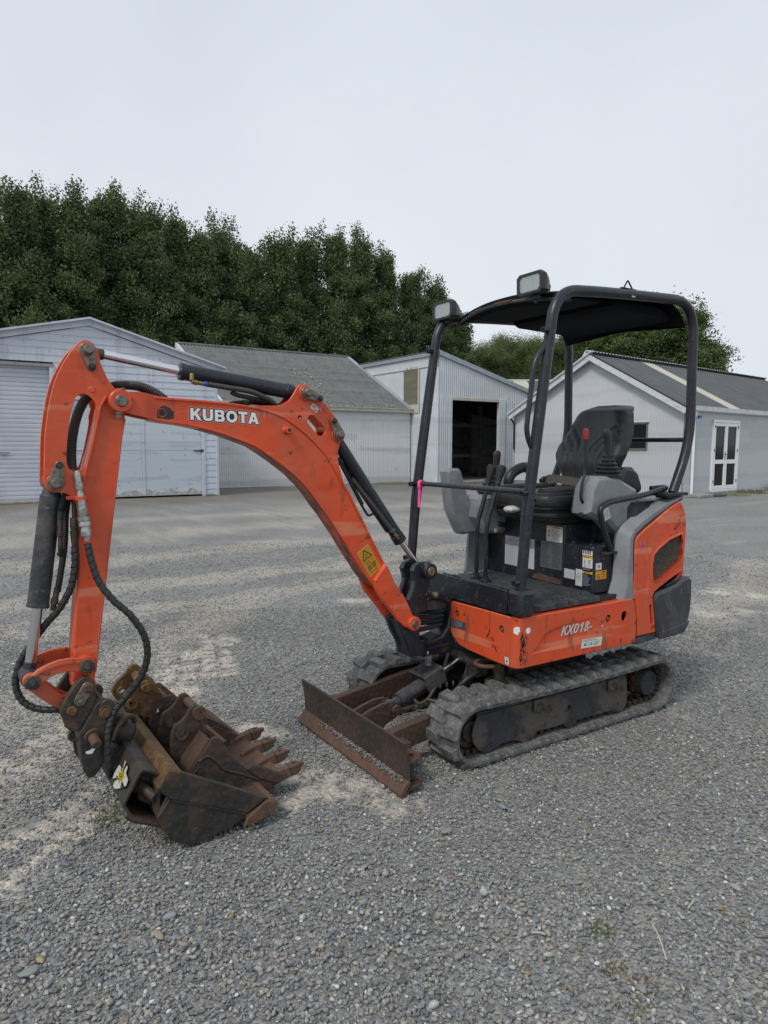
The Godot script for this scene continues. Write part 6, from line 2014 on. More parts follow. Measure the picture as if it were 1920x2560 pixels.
	put("hose_fitting", m, M.hitch_steel, a)
	m = MB.new()
	ribbed(m, P3([-2.335, 1.33, 0.02, -2.350, 1.24, 0.02, -2.358, 1.13, 0.02, -2.374, 1.03, 0.02, -2.390, 0.95, 0.022]), 0.013, 0.0075)
	put("hose", m, M.hose_black, a)
	m = MB.new()
	rev(m, Vector3(-2.390, 0.965, 0.022), Vector3(-2.408, 0.88, 0.015), [0.0, 0.011, 0.04, 0.011, 0.042, 0.014, 0.06, 0.014, 0.062, 0.010, 0.085, 0.010], 10)
	put("hose_fitting", m, M.hitch_steel, a)
	# quick couplings beside the arm
	for q in [[Vector3(-2.316, 1.405, 0.078), Vector3(-2.290, 1.145, 0.088), 1.0], [Vector3(-2.325, 1.29, 0.045), Vector3(-2.328, 1.115, 0.050), 0.0]]:
		m = MB.new()
		if q[2] > 0.5:
			rev(m, q[0], q[1], [0.0, 0.009, 0.015, 0.013, 0.045, 0.013, 0.047, 0.0155, 0.068, 0.0155, 0.07, 0.010, 0.092, 0.014, 0.10, 0.014, 0.14, 0.016, 0.142, 0.019, 0.162, 0.018, 0.170, 0.014, 0.172, 0.023, 0.186, 0.023, 0.188, 0.020, 0.196, 0.023, 0.206, 0.023, 0.208, 0.016, 0.222, 0.019, 0.226, 0.0205, 0.242, 0.0205, 0.244, 0.013, 0.262, 0.012], 16)
		else:
			rev(m, q[0], q[1], [0.0, 0.008, 0.06, 0.008, 0.062, 0.014, 0.09, 0.016, 0.11, 0.013, 0.112, 0.017, 0.13, 0.015, 0.175, 0.010], 12)
		put("hose_coupling", m, M.zinc if q[2] > 0.5 else M.hitch_steel, a)
	m = MB.new()
	ringshape(m, Vector3(-2.3065, 1.310, 0.082), Vector3(-2.3055, 1.298, 0.0825), 0.021, 0.012)
	box(m, Vector3(-2.335, 1.305, 0.070), Vector3(0.04, 0.014, 0.02), 0.004)
	put("pipe_clamp", m, M.orange, a)
	m = MB.new()
	wrapped(m, P3([-2.289, 1.135, 0.090, -2.280, 1.07, 0.098, -2.258, 0.99, 0.112, -2.215, 0.92, 0.135, -2.160, 0.86, 0.155, -2.115, 0.78, 0.165, -2.102, 0.70, 0.160, -2.120, 0.62, 0.145, -2.165, 0.55, 0.125, -2.215, 0.49, 0.112, -2.243, 0.43, 0.118, -2.254, 0.36, 0.128, -2.250, 0.28, 0.13, -2.238, 0.22, 0.10]), 0.0145)
	put("wrapped_hose", m, M.hose_black, a)
	m = MB.new()
	wrapped(m, P3([-2.328, 1.120, 0.050, -2.330, 1.05, 0.050, -2.345, 0.97, 0.045, -2.385, 0.89, 0.030, -2.430, 0.83, 0.0, -2.47, 0.76, -0.045, -2.515, 0.68, -0.07, -2.535, 0.60, -0.07, -2.515, 0.53, -0.055, -2.46, 0.495, -0.03, -2.39, 0.49, 0.0]), 0.0145)
	put("wrapped_hose", m, M.hose_black, a)
	# bucket links
	var arc := P2([-2.519, 0.641, -2.499, 0.664, -2.476, 0.683, -2.445, 0.697, -2.408, 0.707, -2.371, 0.709, -2.331, 0.705, -2.299, 0.696, -2.283, 0.678, -2.281, 0.658, -2.290, 0.644, -2.308, 0.640, -2.336, 0.652, -2.368, 0.659, -2.394, 0.659, -2.420, 0.655, -2.441, 0.647, -2.457, 0.634, -2.473, 0.618, -2.494, 0.613, -2.511, 0.620])
	for s in [1.0, -1.0]:
		m = MB.new()
		ext(m, arc, s * 0.074, s * 0.092, 0.003)
		var rib := P2([-2.49, 0.655, -2.455, 0.676, -2.408, 0.687, -2.371, 0.689, -2.330, 0.685])
		ext(m, band(rib, 0.010), s * 0.0915, s * 0.0955, 0.001)
		var lk := put("curved_link", m, M.orange_faded, a, 30.0)
		for q in [Vector2(-2.494, 0.639), Vector2(-2.308, 0.669)]:
			m = MB.new()
			ext(m, P2([q.x - 0.026, q.y - 0.016, q.x + 0.012, q.y - 0.027, q.x + 0.026, q.y - 0.008, q.x + 0.027, q.y + 0.010, q.x + 0.016, q.y + 0.024, q.x, q.y + 0.029, q.x - 0.018, q.y + 0.022, q.x - 0.028, q.y + 0.004]), s * 0.092, s * 0.101, 0.002)
			cyl(m, Vector3(q.x, q.y, s * 0.1005), Vector3(q.x, q.y, s * 0.1045), 0.013)
			hexbolt(m, Vector3(q.x + 0.002, q.y - 0.003, s * 0.104), Vector3(0, 0, s), 0.0085, 0.010)
			put("pin_cap", m, M.frame_paint, lk)
	m = MB.new()
	cyl(m, Vector3(-2.496, 0.640, -0.074), Vector3(-2.496, 0.640, 0.074), 0.028)
	ext(m, P2([-2.520, 0.632, -2.505, 0.600, -2.483, 0.580, -2.466, 0.561, -2.436, 0.533, -2.410, 0.514, -2.385, 0.500, -2.357, 0.500, -2.352, 0.530, -2.375, 0.548, -2.395, 0.561, -2.418, 0.583, -2.438, 0.604, -2.455, 0.628, -2.47, 0.655, -2.50, 0.662]), 0.022, 0.048, 0.004)
	ext(m, P2([-2.520, 0.632, -2.505, 0.600, -2.483, 0.580, -2.466, 0.561, -2.436, 0.533, -2.410, 0.514, -2.385, 0.500, -2.357, 0.500, -2.352, 0.530, -2.375, 0.548, -2.395, 0.561, -2.418, 0.583, -2.438, 0.604, -2.455, 0.628, -2.47, 0.655, -2.50, 0.662]), -0.048, -0.022, 0.004)
	cyl(m, Vector3(-2.369, 0.514, -0.06), Vector3(-2.369, 0.514, 0.06), 0.026)
	put("bucket_link", m, M.orange_faded, a, 30.0)

func excavator() -> void:
	var ex := thing("mini_excavator", "orange and black mini excavator with open canopy and lowered boom", "excavator")
	undercarriage(ex)
	house(ex)
	rear_body(ex)
	seat_and_controls(ex)
	canopy(ex)
	swing(ex)
	boom(ex)
	arm(ex)
	hydraulics(ex)
	# pink tape tied to the front rail
	var tp := MB.new()
	ringshape(tp, Vector3(-0.400, 1.285, -0.418), Vector3(-0.400, 1.285, -0.392), 0.021, 0.0135)
	tube(tp, curve(P3([-0.420, 1.285, -0.402, -0.424, 1.268, -0.398, -0.418, 1.252, -0.400]), 0.005), 0.008, 8)
	var line := P3([-0.421, 1.275, -0.410, -0.424, 1.235, -0.404, -0.420, 1.20, -0.412, -0.425, 1.150, -0.406])
	for i in line.size() - 1:
		var w := Vector3(0.004, 0, 0.020)
		tp.quad(line[i], line[i + 1], line[i + 1] + w, line[i] + w)
		tp.quad(line[i] + Vector3(-0.001, 0, 0), line[i] + w + Vector3(-0.001, 0, 0), line[i + 1] + w + Vector3(-0.001, 0, 0), line[i + 1] + Vector3(-0.001, 0, 0))
	tag(put("flagging_tape", tp, M.pink), "pink tape tied round the front rail of the canopy, one end hanging", "tape")

# ------------------------------------------------------------------ hitch and buckets
func hitch() -> void:
	var h := thing("tilt_hitch", "worn brown and black tilting quick hitch pinned under the orange arm", "quick hitch")
	var plate := P2([-2.325, 0.632, -2.305, 0.630, -2.290, 0.616, -2.282, 0.592, -2.284, 0.566, -2.280, 0.542, -2.292, 0.514, -2.309, 0.487, -2.336, 0.442, -2.357, 0.430, -2.376, 0.434, -2.392, 0.452, -2.399, 0.479, -2.408, 0.508, -2.405, 0.531, -2.390, 0.556, -2.367, 0.590, -2.345, 0.619])
	for s in [1.0, -1.0]:
		var m := MB.new()
		ext(m, plate, s * 0.072, s * 0.100, 0.004)
		var p := put("ear_plate", m, M.hitch_steel, h)
		if s > 0:
			m = MB.new()
			ext(m, hull([-2.311, 0.590, 0.022, -2.339, 0.546, 0.021]), 0.100, 0.107, 0.002)
			ringshape(m, Vector3(-2.339, 0.546, 0.106), Vector3(-2.339, 0.546, 0.112), 0.018, 0.01)
			hexbolt(m, Vector3(-2.339, 0.546, 0.107), Vector3(0, 0, 1), 0.009, 0.012)
			put("keeper_strap", m, M.pin_steel, p)
		for q in [[-2.311, 0.590, 0.016, 0.012], [-2.369, 0.514, 0.018, 0.008]]:
			m = MB.new()
			cyl(m, Vector3(q[0], q[1], s * 0.098), Vector3(q[0], q[1], s * (0.104 + q[3])), q[2])
			put("pin", m, M.rust_ochre, p)
	var m2 := MB.new()
	ext(m2, P2([-2.390, 0.47, -2.30, 0.48, -2.31, 0.44, -2.38, 0.44]), -0.072, 0.072, 0.004)
	ext(m2, P2([-2.352, 0.450, -2.300, 0.520, -2.270, 0.545, -2.255, 0.530, -2.290, 0.48, -2.33, 0.42]), -0.095, 0.095, 0.004)
	put("cross_plate", m2, M.hitch_steel, h)
	var tp := P2([-2.266, 0.533, -2.240, 0.527, -2.226, 0.508, -2.228, 0.470, -2.238, 0.433, -2.250, 0.389, -2.247, 0.330, -2.258, 0.295, -2.276, 0.262, -2.298, 0.238, -2.320, 0.238, -2.336, 0.270, -2.342, 0.331, -2.346, 0.377, -2.350, 0.412, -2.326, 0.449, -2.303, 0.486, -2.283, 0.518])
	for s in [1.0, -1.0]:
		var m := MB.new()
		ext(m, tp, s * 0.082, s * 0.104, 0.003)
		cyl(m, Vector3(-2.245, 0.508, s * 0.085), Vector3(-2.245, 0.508, s * 0.112), 0.026)
		var p := put("lower_plate", m, M.bucket_paint, h)
		m = MB.new()
		ringshape(m, Vector3(-2.252, 0.488, s * 0.103), Vector3(-2.252, 0.488, s * 0.118), 0.024, 0.016)
		cyl(m, Vector3(-2.252, 0.488, s * 0.10), Vector3(-2.252, 0.488, s * 0.128), 0.0165)
		put("pin", m, M.rust_ochre, p)
		m = MB.new()
		cyl(m, Vector3(-2.302, 0.405, s * 0.10), Vector3(-2.300, 0.402, s * 0.110), 0.030)
		cyl(m, Vector3(-2.302, 0.402, s * 0.10), Vector3(-2.292, 0.380, s * 0.150), 0.0185)
		put("pin", m, M.rust_plain, p)
		if s > 0:
			m = MB.new()
			ext(m, P2([-2.327, 0.345, -2.312, 0.347, -2.303, 0.352, -2.292, 0.349, -2.303, 0.333, -2.318, 0.334, -2.325, 0.338]), 0.103, 0.1052)
			put("torn_label", m, M.white_print, p)
	m2 = MB.new()
	ext(m2, P2([-2.340, 0.40, -2.25, 0.44, -2.252, 0.33, -2.275, 0.275, -2.30, 0.245, -2.325, 0.25]), -0.080, 0.080, 0.006)
	tube(m2, curve(P3([-2.345, 0.42, 0.05, -2.365, 0.415, 0.05, -2.372, 0.395, 0.05, -2.360, 0.378, 0.05, -2.342, 0.380, 0.05]), 0.01), 0.008, 8)
	put("body", m2, M.bucket_paint, h)
	m2 = MB.new()
	cyl(m2, Vector3(-2.27, 0.40, -0.02), Vector3(-2.13, 0.335, -0.02), 0.055, 24, 0.01)
	box(m2, Vector3(-2.205, 0.43, -0.04), Vector3(0.10, 0.05, 0.20), 0.012, Basis(Vector3(0, 0, 1), -0.5))
	put("pivot_tube", m2, M.bucket_paint, h)
	m2 = MB.new()
	tube(m2, curve(P3([-2.232, 0.375, 0.118, -2.212, 0.415, 0.112, -2.178, 0.440, 0.09, -2.145, 0.43, 0.06, -2.13, 0.40, 0.04]), 0.012), 0.011, 10)
	put("hose_guard", m2, M.hitch_steel, h)

func side_plates(m: MB, outline: PackedVector2Array, za: float, zb: float, t: float) -> void:
	ext(m, outline, za, za - signf(za - zb) * t, 0.002)
	ext(m, outline, zb, zb + signf(za - zb) * t, 0.002)

func tooth(parent: Node3D, root: Vector3, tip: Vector3) -> void:
	var d := (tip - root).normalized()
	var up := Vector3(-d.y, d.x, 0)
	var l := root.distance_to(tip)
	var m := MB.new()
	var rings := []
	for q in [[-0.05, 0.006, 0.020], [-0.03, 0.015, 0.022], [0.0, 0.021, 0.0235], [0.055, 0.021, 0.0235]]:
		var c: Vector3 = root + d * q[0]
		rings.append(PackedVector3Array([c - up * q[1] + Vector3(0, 0, q[2]), c + up * q[1] + Vector3(0, 0, q[2] * 0.8), c + up * q[1] - Vector3(0, 0, q[2] * 0.8), c - up * q[1] - Vector3(0, 0, q[2])]))
	loft(m, rings)
	var t := put("tooth_adapter", m, M.rust_plain, parent, 30.0)
	m = MB.new()
	rings = []
	for q in [[0.057, 0.0225, 0.025, 0.0], [0.075, 0.0225, 0.025, 0.0], [0.10, 0.018, 0.021, 0.0], [l - 0.02, 0.010, 0.0125, 0.001], [l - 0.004, 0.006, 0.010, 0.002], [l, 0.003, 0.006, 0.002]]:
		var c: Vector3 = root + d * q[0] + up * q[3]
		rings.append(PackedVector3Array([c - up * q[1] + Vector3(0, 0, q[2]), c + up * q[1] * 0.8 + Vector3(0, 0, q[2]), c + up * q[1] + Vector3(0, 0, q[2] * 0.72), c + up * q[1] - Vector3(0, 0, q[2] * 0.72), c + up * q[1] * 0.8 - Vector3(0, 0, q[2]), c - up * q[1] - Vector3(0, 0, q[2])]))
	loft(m, rings)
	put("tooth_cap", m, M.rust_plain, t, 30.0)
	m = MB.new()
	for k in 2: box(m, root + d * (0.078 + k * 0.008) + up * 0.0224, Vector3(0.004, 0.0016, 0.016), 0.0, Basis(d, up, d.cross(up)))
	box(m, root + d * 0.082 + up * 0.0224 + Vector3(0, 0, 0.007), Vector3(0.010, 0.0016, 0.003), 0.0, Basis(d, up, d.cross(up)))
	put("cast_mark", m, M.window_dark, t)

func buckets() -> void:
	# wide bucket on the hitch
	var w := thing("mud_bucket", "wide dark smooth-lipped bucket resting on the gravel with two buckets inside", "bucket")
	var outline := P2([-2.091, 0.321, -2.048, 0.304, -1.971, 0.260, -1.850, 0.191, -1.710, 0.112, -1.700, 0.100, -1.790, 0.066, -1.798, 0.056, -1.853, 0.034, -1.915, 0.016, -1.976, 0.005, -2.016, 0.006, -2.054, 0.024, -2.084, 0.050, -2.114, 0.092, -2.128, 0.124, -2.138, 0.151, -2.119, 0.185, -2.094, 0.225, -2.133, 0.262])
	var m := MB.new()
	ext(m, outline, 0.354, 0.370, 0.002)
	var sp := put("side_plate", m, M.bucket_paint, w)
	m = MB.new()
	ext(m, outline, -0.50, -0.484, 0.002)
	put("side_plate", m, M.bucket_paint, w)
	m = MB.new()
	ext(m, P2([-2.090, 0.322, -2.048, 0.306, -1.971, 0.262, -1.850, 0.193, -1.712, 0.114, -1.797, 0.073, -1.90, 0.122, -2.0, 0.170, -2.092, 0.212, -2.133, 0.262]), 0.3695, 0.382, 0.004)
	put("stiffener", m, M.bucket_paint, sp)
	m = MB.new()
	tube(m, P3([-1.800, 0.068, 0.371, -1.90, 0.117, 0.371, -2.0, 0.165, 0.371, -2.085, 0.203, 0.371]), 0.006, 8)
	tube(m, P3([-2.09, 0.206, 0.371, -2.118, 0.172, 0.371, -2.134, 0.152, 0.371]), 0.005, 8)
	put("weld", m, M.bucket_paint, sp)
	m = MB.new()
	var floor_line := P2([-1.70, 0.090, -1.798, 0.058, -1.853, 0.036, -1.915, 0.018, -1.976, 0.007, -2.016, 0.008, -2.053, 0.026, -2.082, 0.052, -2.112, 0.093, -2.126, 0.125, -2.136, 0.152, -2.131, 0.262, -2.091, 0.319])
	ext(m, band(floor_line, -0.014), -0.486, 0.356, 0.002)
	put("shell", m, M.bucket_rust, w)
	m = MB.new()
	ext(m, P2([-2.094, 0.325, -2.046, 0.307, -2.05, 0.296, -2.085, 0.306, -2.12, 0.262, -2.135, 0.266]), -0.50, 0.3825, 0.003)
	put("top_rail", m, M.rust_ochre, w)
	m = MB.new()
	ext(m, P2([-1.80, 0.064, -1.700, 0.100, -1.674, 0.094, -1.664, 0.076, -1.690, 0.060, -1.79, 0.040]), -0.505, 0.378, 0.003)
	ext(m, P2([-1.800, 0.060, -1.770, 0.078, -1.715, 0.108, -1.682, 0.096, -1.668, 0.080, -1.690, 0.052, -1.78, 0.024, -1.812, 0.030]), 0.378, 0.394, 0.004)
	put("cutting_edge", m, M.rust_plain, w)
	# bent guard over the tilt ram
	m = MB.new()
	var guard := P2([-2.112, 0.296, -2.142, 0.316, -2.168, 0.328, -2.180, 0.327, -2.190, 0.316, -2.243, 0.222, -2.245, 0.205, -2.228, 0.169, -2.212, 0.152, -2.10, 0.098])
	ext(m, band(guard, 0.010), -0.21, 0.335, 0.0015)
	var gd := put("ram_guard", m, M.bucket_paint, w)
	m = MB.new()
	rev(m, Vector3(-2.165, 0.235, -0.15), Vector3(-2.160, 0.24, 0.40), [0.0, 0.034, 0.34, 0.034, 0.345, 0.040, 0.40, 0.040, 0.404, 0.030, 0.42, 0.028], 20)
	cyl(m, Vector3(-2.170, 0.245, 0.28), Vector3(-2.138, 0.222, 0.352), 0.018, 16)
	ringshape(m, Vector3(-2.140, 0.2235, 0.347), Vector3(-2.136, 0.2205, 0.357), 0.0195, 0.013)
	put("tilt_ram", m, M.hitch_steel, gd)
	for q in [[0.275, 0.05], [0.19, 0.06]]:
		m = MB.new()
		ext(m, hull([-2.155, q[0] + 0.01, 0.026, -2.095, q[0] - 0.03, 0.03]), 0.255, 0.275, 0.005)
		put("ram_lug", m, M.bucket_paint, gd)
	m = MB.new()
	tube(m, curve(P3([-2.235, 0.172, 0.330, -2.21, 0.150, 0.332, -2.16, 0.125, 0.334, -2.10, 0.096, 0.336]), 0.01), 0.012, 8)
	put("guard_rim", m, M.bucket_rust, gd)
	# peeled sticker: white scraps with a yellow star
	var nrm := Vector3(-0.866, 0.5, 0)
	var dn := Vector3(-0.053, -0.094, 0).normalized()
	var o := Vector3(-2.1958, 0.3060, 0.0) + nrm * 0.0105
	var XS := Transform3D(Basis(Vector3(0, 0, 1), -dn, nrm), o)
	XS.basis.x = (-dn).cross(nrm)
	var flip := 1.0 if XS.basis.x.z > 0.0 else -1.0
	var im := picture(128, 128, Color(0.72, 0.72, 0.69))
	rng.seed = 19
	for k in 5:
		var a := rng.randf() * TAU
		fill_poly(im, PackedVector2Array([Vector2(64, 64) + Vector2(cos(a), sin(a)) * 12, Vector2(64, 64) + Vector2(cos(a + 0.2), sin(a + 0.2)) * 62, Vector2(64, 64) + Vector2(cos(a + 0.5), sin(a + 0.5)) * 60, Vector2(64, 64) + Vector2(cos(a + 0.4), sin(a + 0.4)) * 14]), Color(0.05, 0.05, 0.06))
	var star := PackedVector2Array()
	for k in 14: star.append(Vector2(66, 60) + Vector2(cos(TAU * k / 14), sin(TAU * k / 14)) * (34.0 if k % 2 else 19.0))
	fill_poly(im, star, Color(0.66, 0.58, 0.08))
	for k in 40:
		var a := rng.randf() * TAU
		var q := Vector2(66, 60) + Vector2(cos(a), sin(a)) * rng.randf() * 26.0
		bar(im, int(q.x), int(q.y), rng.randi_range(2, 9), 2, Color(0.08, 0.08, 0.08))
	var scraps := [P2([0.30, 0.98, 0.42, 0.74, 0.66, 0.76, 0.60, 0.92]), P2([0.10, 0.68, 0.34, 0.73, 0.62, 0.75, 0.94, 0.68, 0.99, 0.50, 0.86, 0.29, 0.58, 0.36, 0.40, 0.40, 0.08, 0.40]), P2([0.06, 0.38, 0.24, 0.40, 0.28, 0.24, 0.14, 0.18]), P2([0.30, 0.36, 0.62, 0.34, 0.78, 0.26, 0.52, 0.06, 0.34, 0.04])]
	for p in scraps:
		decal("sticker_scrap", im, Vector3(-2.1958, 0.3060, 0.142) + nrm * 0.0118 + dn * 0.098, Vector3(0, 0, 1) * 0.168, -dn * 0.104, gd, p)
	# toothed bucket dropped into the wide one
	var t := thing("toothed_bucket", "rusty digging bucket with four teeth lying in the wide bucket", "bucket")
	var to := P2([-1.868, 0.330, -1.853, 0.330, -1.838, 0.319, -1.811, 0.277, -1.785, 0.232, -1.757, 0.197, -1.729, 0.170, -1.694, 0.181, -1.646, 0.149, -1.587, 0.114, -1.556, 0.105, -1.548, 0.085, -1.575, 0.066, -1.614, 0.053, -1.66, 0.047, -1.80, 0.055, -1.92, 0.105, -1.965, 0.17, -1.955, 0.226, -1.917, 0.267, -1.884, 0.310])
	m = MB.new()
	ext(m, to, 0.190, 0.204, 0.002)
	var tsp := put("side_plate", m, M.bucket_rust, t)
	m = MB.new()
	ext(m, to, -0.270, -0.256, 0.002)
	put("side_plate", m, M.bucket_rust, t)
	m = MB.new()
	ext(m, P2([-1.729, 0.168, -1.694, 0.180, -1.646, 0.148, -1.587, 0.113, -1.552, 0.104, -1.546, 0.084, -1.60, 0.072, -1.68, 0.115]), 0.204, 0.214, 0.003)
	put("side_cutter", m, M.bucket_rust, tsp)
	m = MB.new()
	tube(m, curve(P3([-1.925, 0.245, 0.205, -1.895, 0.262, 0.205, -1.86, 0.235, 0.205, -1.82, 0.185, 0.205, -1.76, 0.155, 0.205, -1.68, 0.110, 0.205]), 0.02), 0.006, 8)
	put("weld", m, M.bucket_rust, tsp)
	m = MB.new()
	ext(m, P2([-1.952, 0.205, -1.925, 0.225, -1.91, 0.205, -1.945, 0.180]), 0.2035, 0.209, 0.001)
	put("rating_plate", m, M.greasy, tsp)
	m = MB.new()
	ext(m, band(P2([-1.565, 0.088, -1.66, 0.052, -1.80, 0.058, -1.915, 0.108, -1.960, 0.17, -1.950, 0.224, -1.914, 0.264, -1.872, 0.318]), 0.012), -0.262, 0.196, 0.002)
	put("shell", m, M.rusty, t)
	m = MB.new()
	ext(m, P2([-1.558, 0.100, -1.62, 0.080, -1.66, 0.062, -1.655, 0.048, -1.60, 0.056, -1.556, 0.080]), -0.262, 0.204, 0.002)
	put("lip", m, M.rust_plain, t)
	for k in 4:
		var z := 0.184 - 0.145 * k
		tooth(t, Vector3(-1.580, 0.090, z), Vector3(-1.455, 0.117, z))
	var ear := P2([-2.000, 0.235, -1.999, 0.299, -1.995, 0.331, -1.985, 0.361, -1.953, 0.377, -1.933, 0.396, -1.923, 0.413, -1.91, 0.427, -1.887, 0.432, -1.868, 0.415, -1.855, 0.386, -1.84, 0.329, -1.828, 0.262, -1.88, 0.225, -1.95, 0.205])
	for s in 2:
		var z := 0.062 if s == 0 else -0.098
		m = MB.new()
		ext(m, ear, z, z + 0.020, 0.003, [circ(Vector2(-1.954, 0.325), 0.017, 16)])
		ringshape(m, Vector3(-1.954, 0.325, z - 0.002), Vector3(-1.954, 0.325, z + 0.030), 0.0265, 0.017)
		put("hitch_ear", m, M.bucket_rust, t)
	m = MB.new()
	cyl(m, Vector3(-1.883, 0.400, -0.10), Vector3(-1.883, 0.400, 0.095), 0.0175)
	ringshape(m, Vector3(-1.883, 0.400, 0.082), Vector3(-1.883, 0.400, 0.100), 0.028, 0.008)
	cyl(m, Vector3(-1.883, 0.400, 0.082), Vector3(-1.883, 0.400, 0.096), 0.024)
	put("ear_pin", m, M.rust_plain, t)
	m = MB.new()
	tube(m, P3([-1.875, 0.37, 0.083, -1.86, 0.32, 0.083, -1.80, 0.25, 0.085]), 0.006, 6)
	tube(m, P3([-1.865, 0.345, 0.075, -1.792, 0.27, 0.13]), 0.008, 6)
	put("weld", m, M.rust_plain, t)
	m = MB.new()
	box(m, Vector3(-1.90, 0.20, 0.02), Vector3(0.10, 0.06, 0.16), 0.01, Basis(Vector3(0, 0, 1), 0.8))
	put("ear_base", m, M.rusty, t)
	# narrow bucket behind it
	var b := thing("trench_bucket", "narrow ochre and brown bucket lying behind the toothed bucket", "bucket")
	var bo := P2([-1.99, 0.30, -1.986, 0.351, -1.975, 0.360, -1.890, 0.366, -1.870, 0.345, -1.80, 0.27, -1.684, 0.195, -1.651, 0.174, -1.527, 0.050, -1.55, 0.040, -1.80, 0.045, -1.95, 0.10, -1.985, 0.20])
	m = MB.new()
	ext(m, bo, -0.285, -0.272, 0.002)
	var bsp := put("side_plate", m, M.bucket_rust, b)
	m = MB.new()
	ext(m, P2([-1.965, 0.312, -1.895, 0.332, -1.893, 0.312, -1.955, 0.292]), -0.2725, -0.268, 0.001)
	put("rating_plate", m, M.greasy, bsp)
	m = MB.new()
	ext(m, P2([-1.963, 0.300, -1.957, 0.318, -1.952, 0.303]), -0.2685, -0.2665)
	put("torn_label", m, M.white_print, bsp)
	m = MB.new()
	ext(m, bo, -0.480, -0.467, 0.002)
	put("side_plate", m, M.rust_plain, b)
	m = MB.new()
	ext(m, band(P2([-1.530, 0.055, -1.56, 0.046, -1.80, 0.052, -1.945, 0.105, -1.98, 0.20, -1.985, 0.30]), 0.012), -0.470, -0.280, 0.002)
	put("shell", m, M.rusty, b)
	m = MB.new()
	ext(m, P2([-1.684, 0.198, -1.651, 0.178, -1.527, 0.054, -1.55, 0.040, -1.62, 0.10, -1.70, 0.17]), -0.484, -0.284, 0.003)
	put("front_plate", m, M.rust_plain, b)
	var e2 := P2([-2.115, 0.365, -2.109, 0.385, -2.091, 0.413, -2.051, 0.444, -2.035, 0.468, -2.023, 0.478, -1.997, 0.477, -1.970, 0.451, -1.951, 0.408, -1.930, 0.370, -1.93, 0.30, -1.981, 0.270, -2.054, 0.305, -2.100, 0.335])
	for s in 2:
		var z := -0.300 if s == 0 else -0.480
		m = MB.new()
		ext(m, e2, z, z + 0.022, 0.003, [circ(Vector2(-2.068, 0.360), 0.015, 16)])
		ringshape(m, Vector3(-2.068, 0.360, z - 0.002), Vector3(-2.068, 0.360, z + 0.036), 0.025, 0.015)
		put("hitch_ear", m, M.rust_ochre, b)
	m = MB.new()
	cyl(m, Vector3(-2.006, 0.428, -0.490), Vector3(-2.006, 0.428, -0.245), 0.0215)
	box(m, Vector3(-2.012, 0.450, -0.262), Vector3(0.03, 0.014, 0.02), 0.003)
	put("ear_pin", m, M.rust_ochre, b)
	m = MB.new()
	box(m, Vector3(-1.955, 0.335, -0.37), Vector3(0.12, 0.06, 0.17), 0.01, Basis(Vector3(0, 0, 1), -0.3))
	put("ear_base", m, M.rusty, b)
	# grit caught on the blade
	rng.seed = 61
	var mm := MultiMesh.new()
	mm.transform_format = MultiMesh.TRANSFORM_3D
	mm.use_colors = true
	mm.mesh = stone_mesh(140, 0.6)
	mm.instance_count = 420
	for i in 420:
		var u := rng.randf()
		var z := lerpf(-0.30, 0.47, pow(u, 0.8))
		var sz := rng.randf_range(0.006, 0.013)
		var back := absf(rng.randfn()) * 0.009
		mm.set_instance_transform(i, Transform3D(Basis.from_euler(Vector3(rng.randf() * 6.0, rng.randf() * 6.0, 0)).scaled(Vector3.ONE * sz), Vector3(-1.115 - back, 0.068 - back * 1.0 + rng.randf() * 0.008, z)))
		var c: Color = stone_tones[rng.randi() % 12]
		mm.set_instance_color(i, Color(c.r * 1.25, c.g * 1.25, c.b * 1.25))
	var o2 := MultiMeshInstance3D.new()
	o2.name = "blade_gravel"
	o2.multimesh = mm
	o2.material_override = M.stone
	add_child(o2)
	tag(o2, "fine gravel caught along the ledge of the dozer blade", "gravel", "", "stuff")

# ------------------------------------------------------------------ sheds
# corrugated iron in local (u, v): u along the sheet, v up; the waves stand out along w
func iron(parent: Node3D, called: String, u0: float, u1: float, lo: Callable, hi: Callable, X: Transform3D, m: Material, openings := [], pitch := 0.076, amp := 0.009, per := 10) -> void:
	var waves := int(round((u1 - u0) / pitch))
	var p := (u1 - u0) / waves
	var at := 0
	while at < waves:
		var n := mini(per, waves - at)
		var mb := MB.new()
		for k in n * 4:
			var a := u0 + p * (at + k / 4.0)
			var b := a + p * 0.25
			var wa := amp * sin(TAU * k / 4.0 + 0.4)
			var wb := amp * sin(TAU * (k + 1) / 4.0 + 0.4)
			var spans := [[lo.call(a), hi.call(a), lo.call(b), hi.call(b)]]
			for o in openings:
				if (a + b) * 0.5 > o[0] and (a + b) * 0.5 < o[2]:
					var next := []
					for s in spans:
						if o[1] > s[0]: next.append([s[0], o[1], s[2], o[1]])
						if o[3] < s[1]: next.append([o[3], s[1], o[3], s[3]])
					spans = next
			for s in spans:
				if s[1] - s[0] < 0.01 and s[3] - s[2] < 0.01: continue
				mb.quad(X * Vector3(a, s[0], wa), X * Vector3(b, s[2], wb), X * Vector3(b, s[3], wb), X * Vector3(a, s[1], wa))
		put(called, mb, m, parent, 60.0)
		at += per

func lb(m: MB, X: Transform3D, a: Vector3, b: Vector3, bev := 0.003) -> void:      # a box by two corners, in local axes
	box(m, X * ((a + b) * 0.5), (b - a).abs(), bev, X.basis)

func K(v: float) -> Callable:
	return func(_u: float) -> float: return v

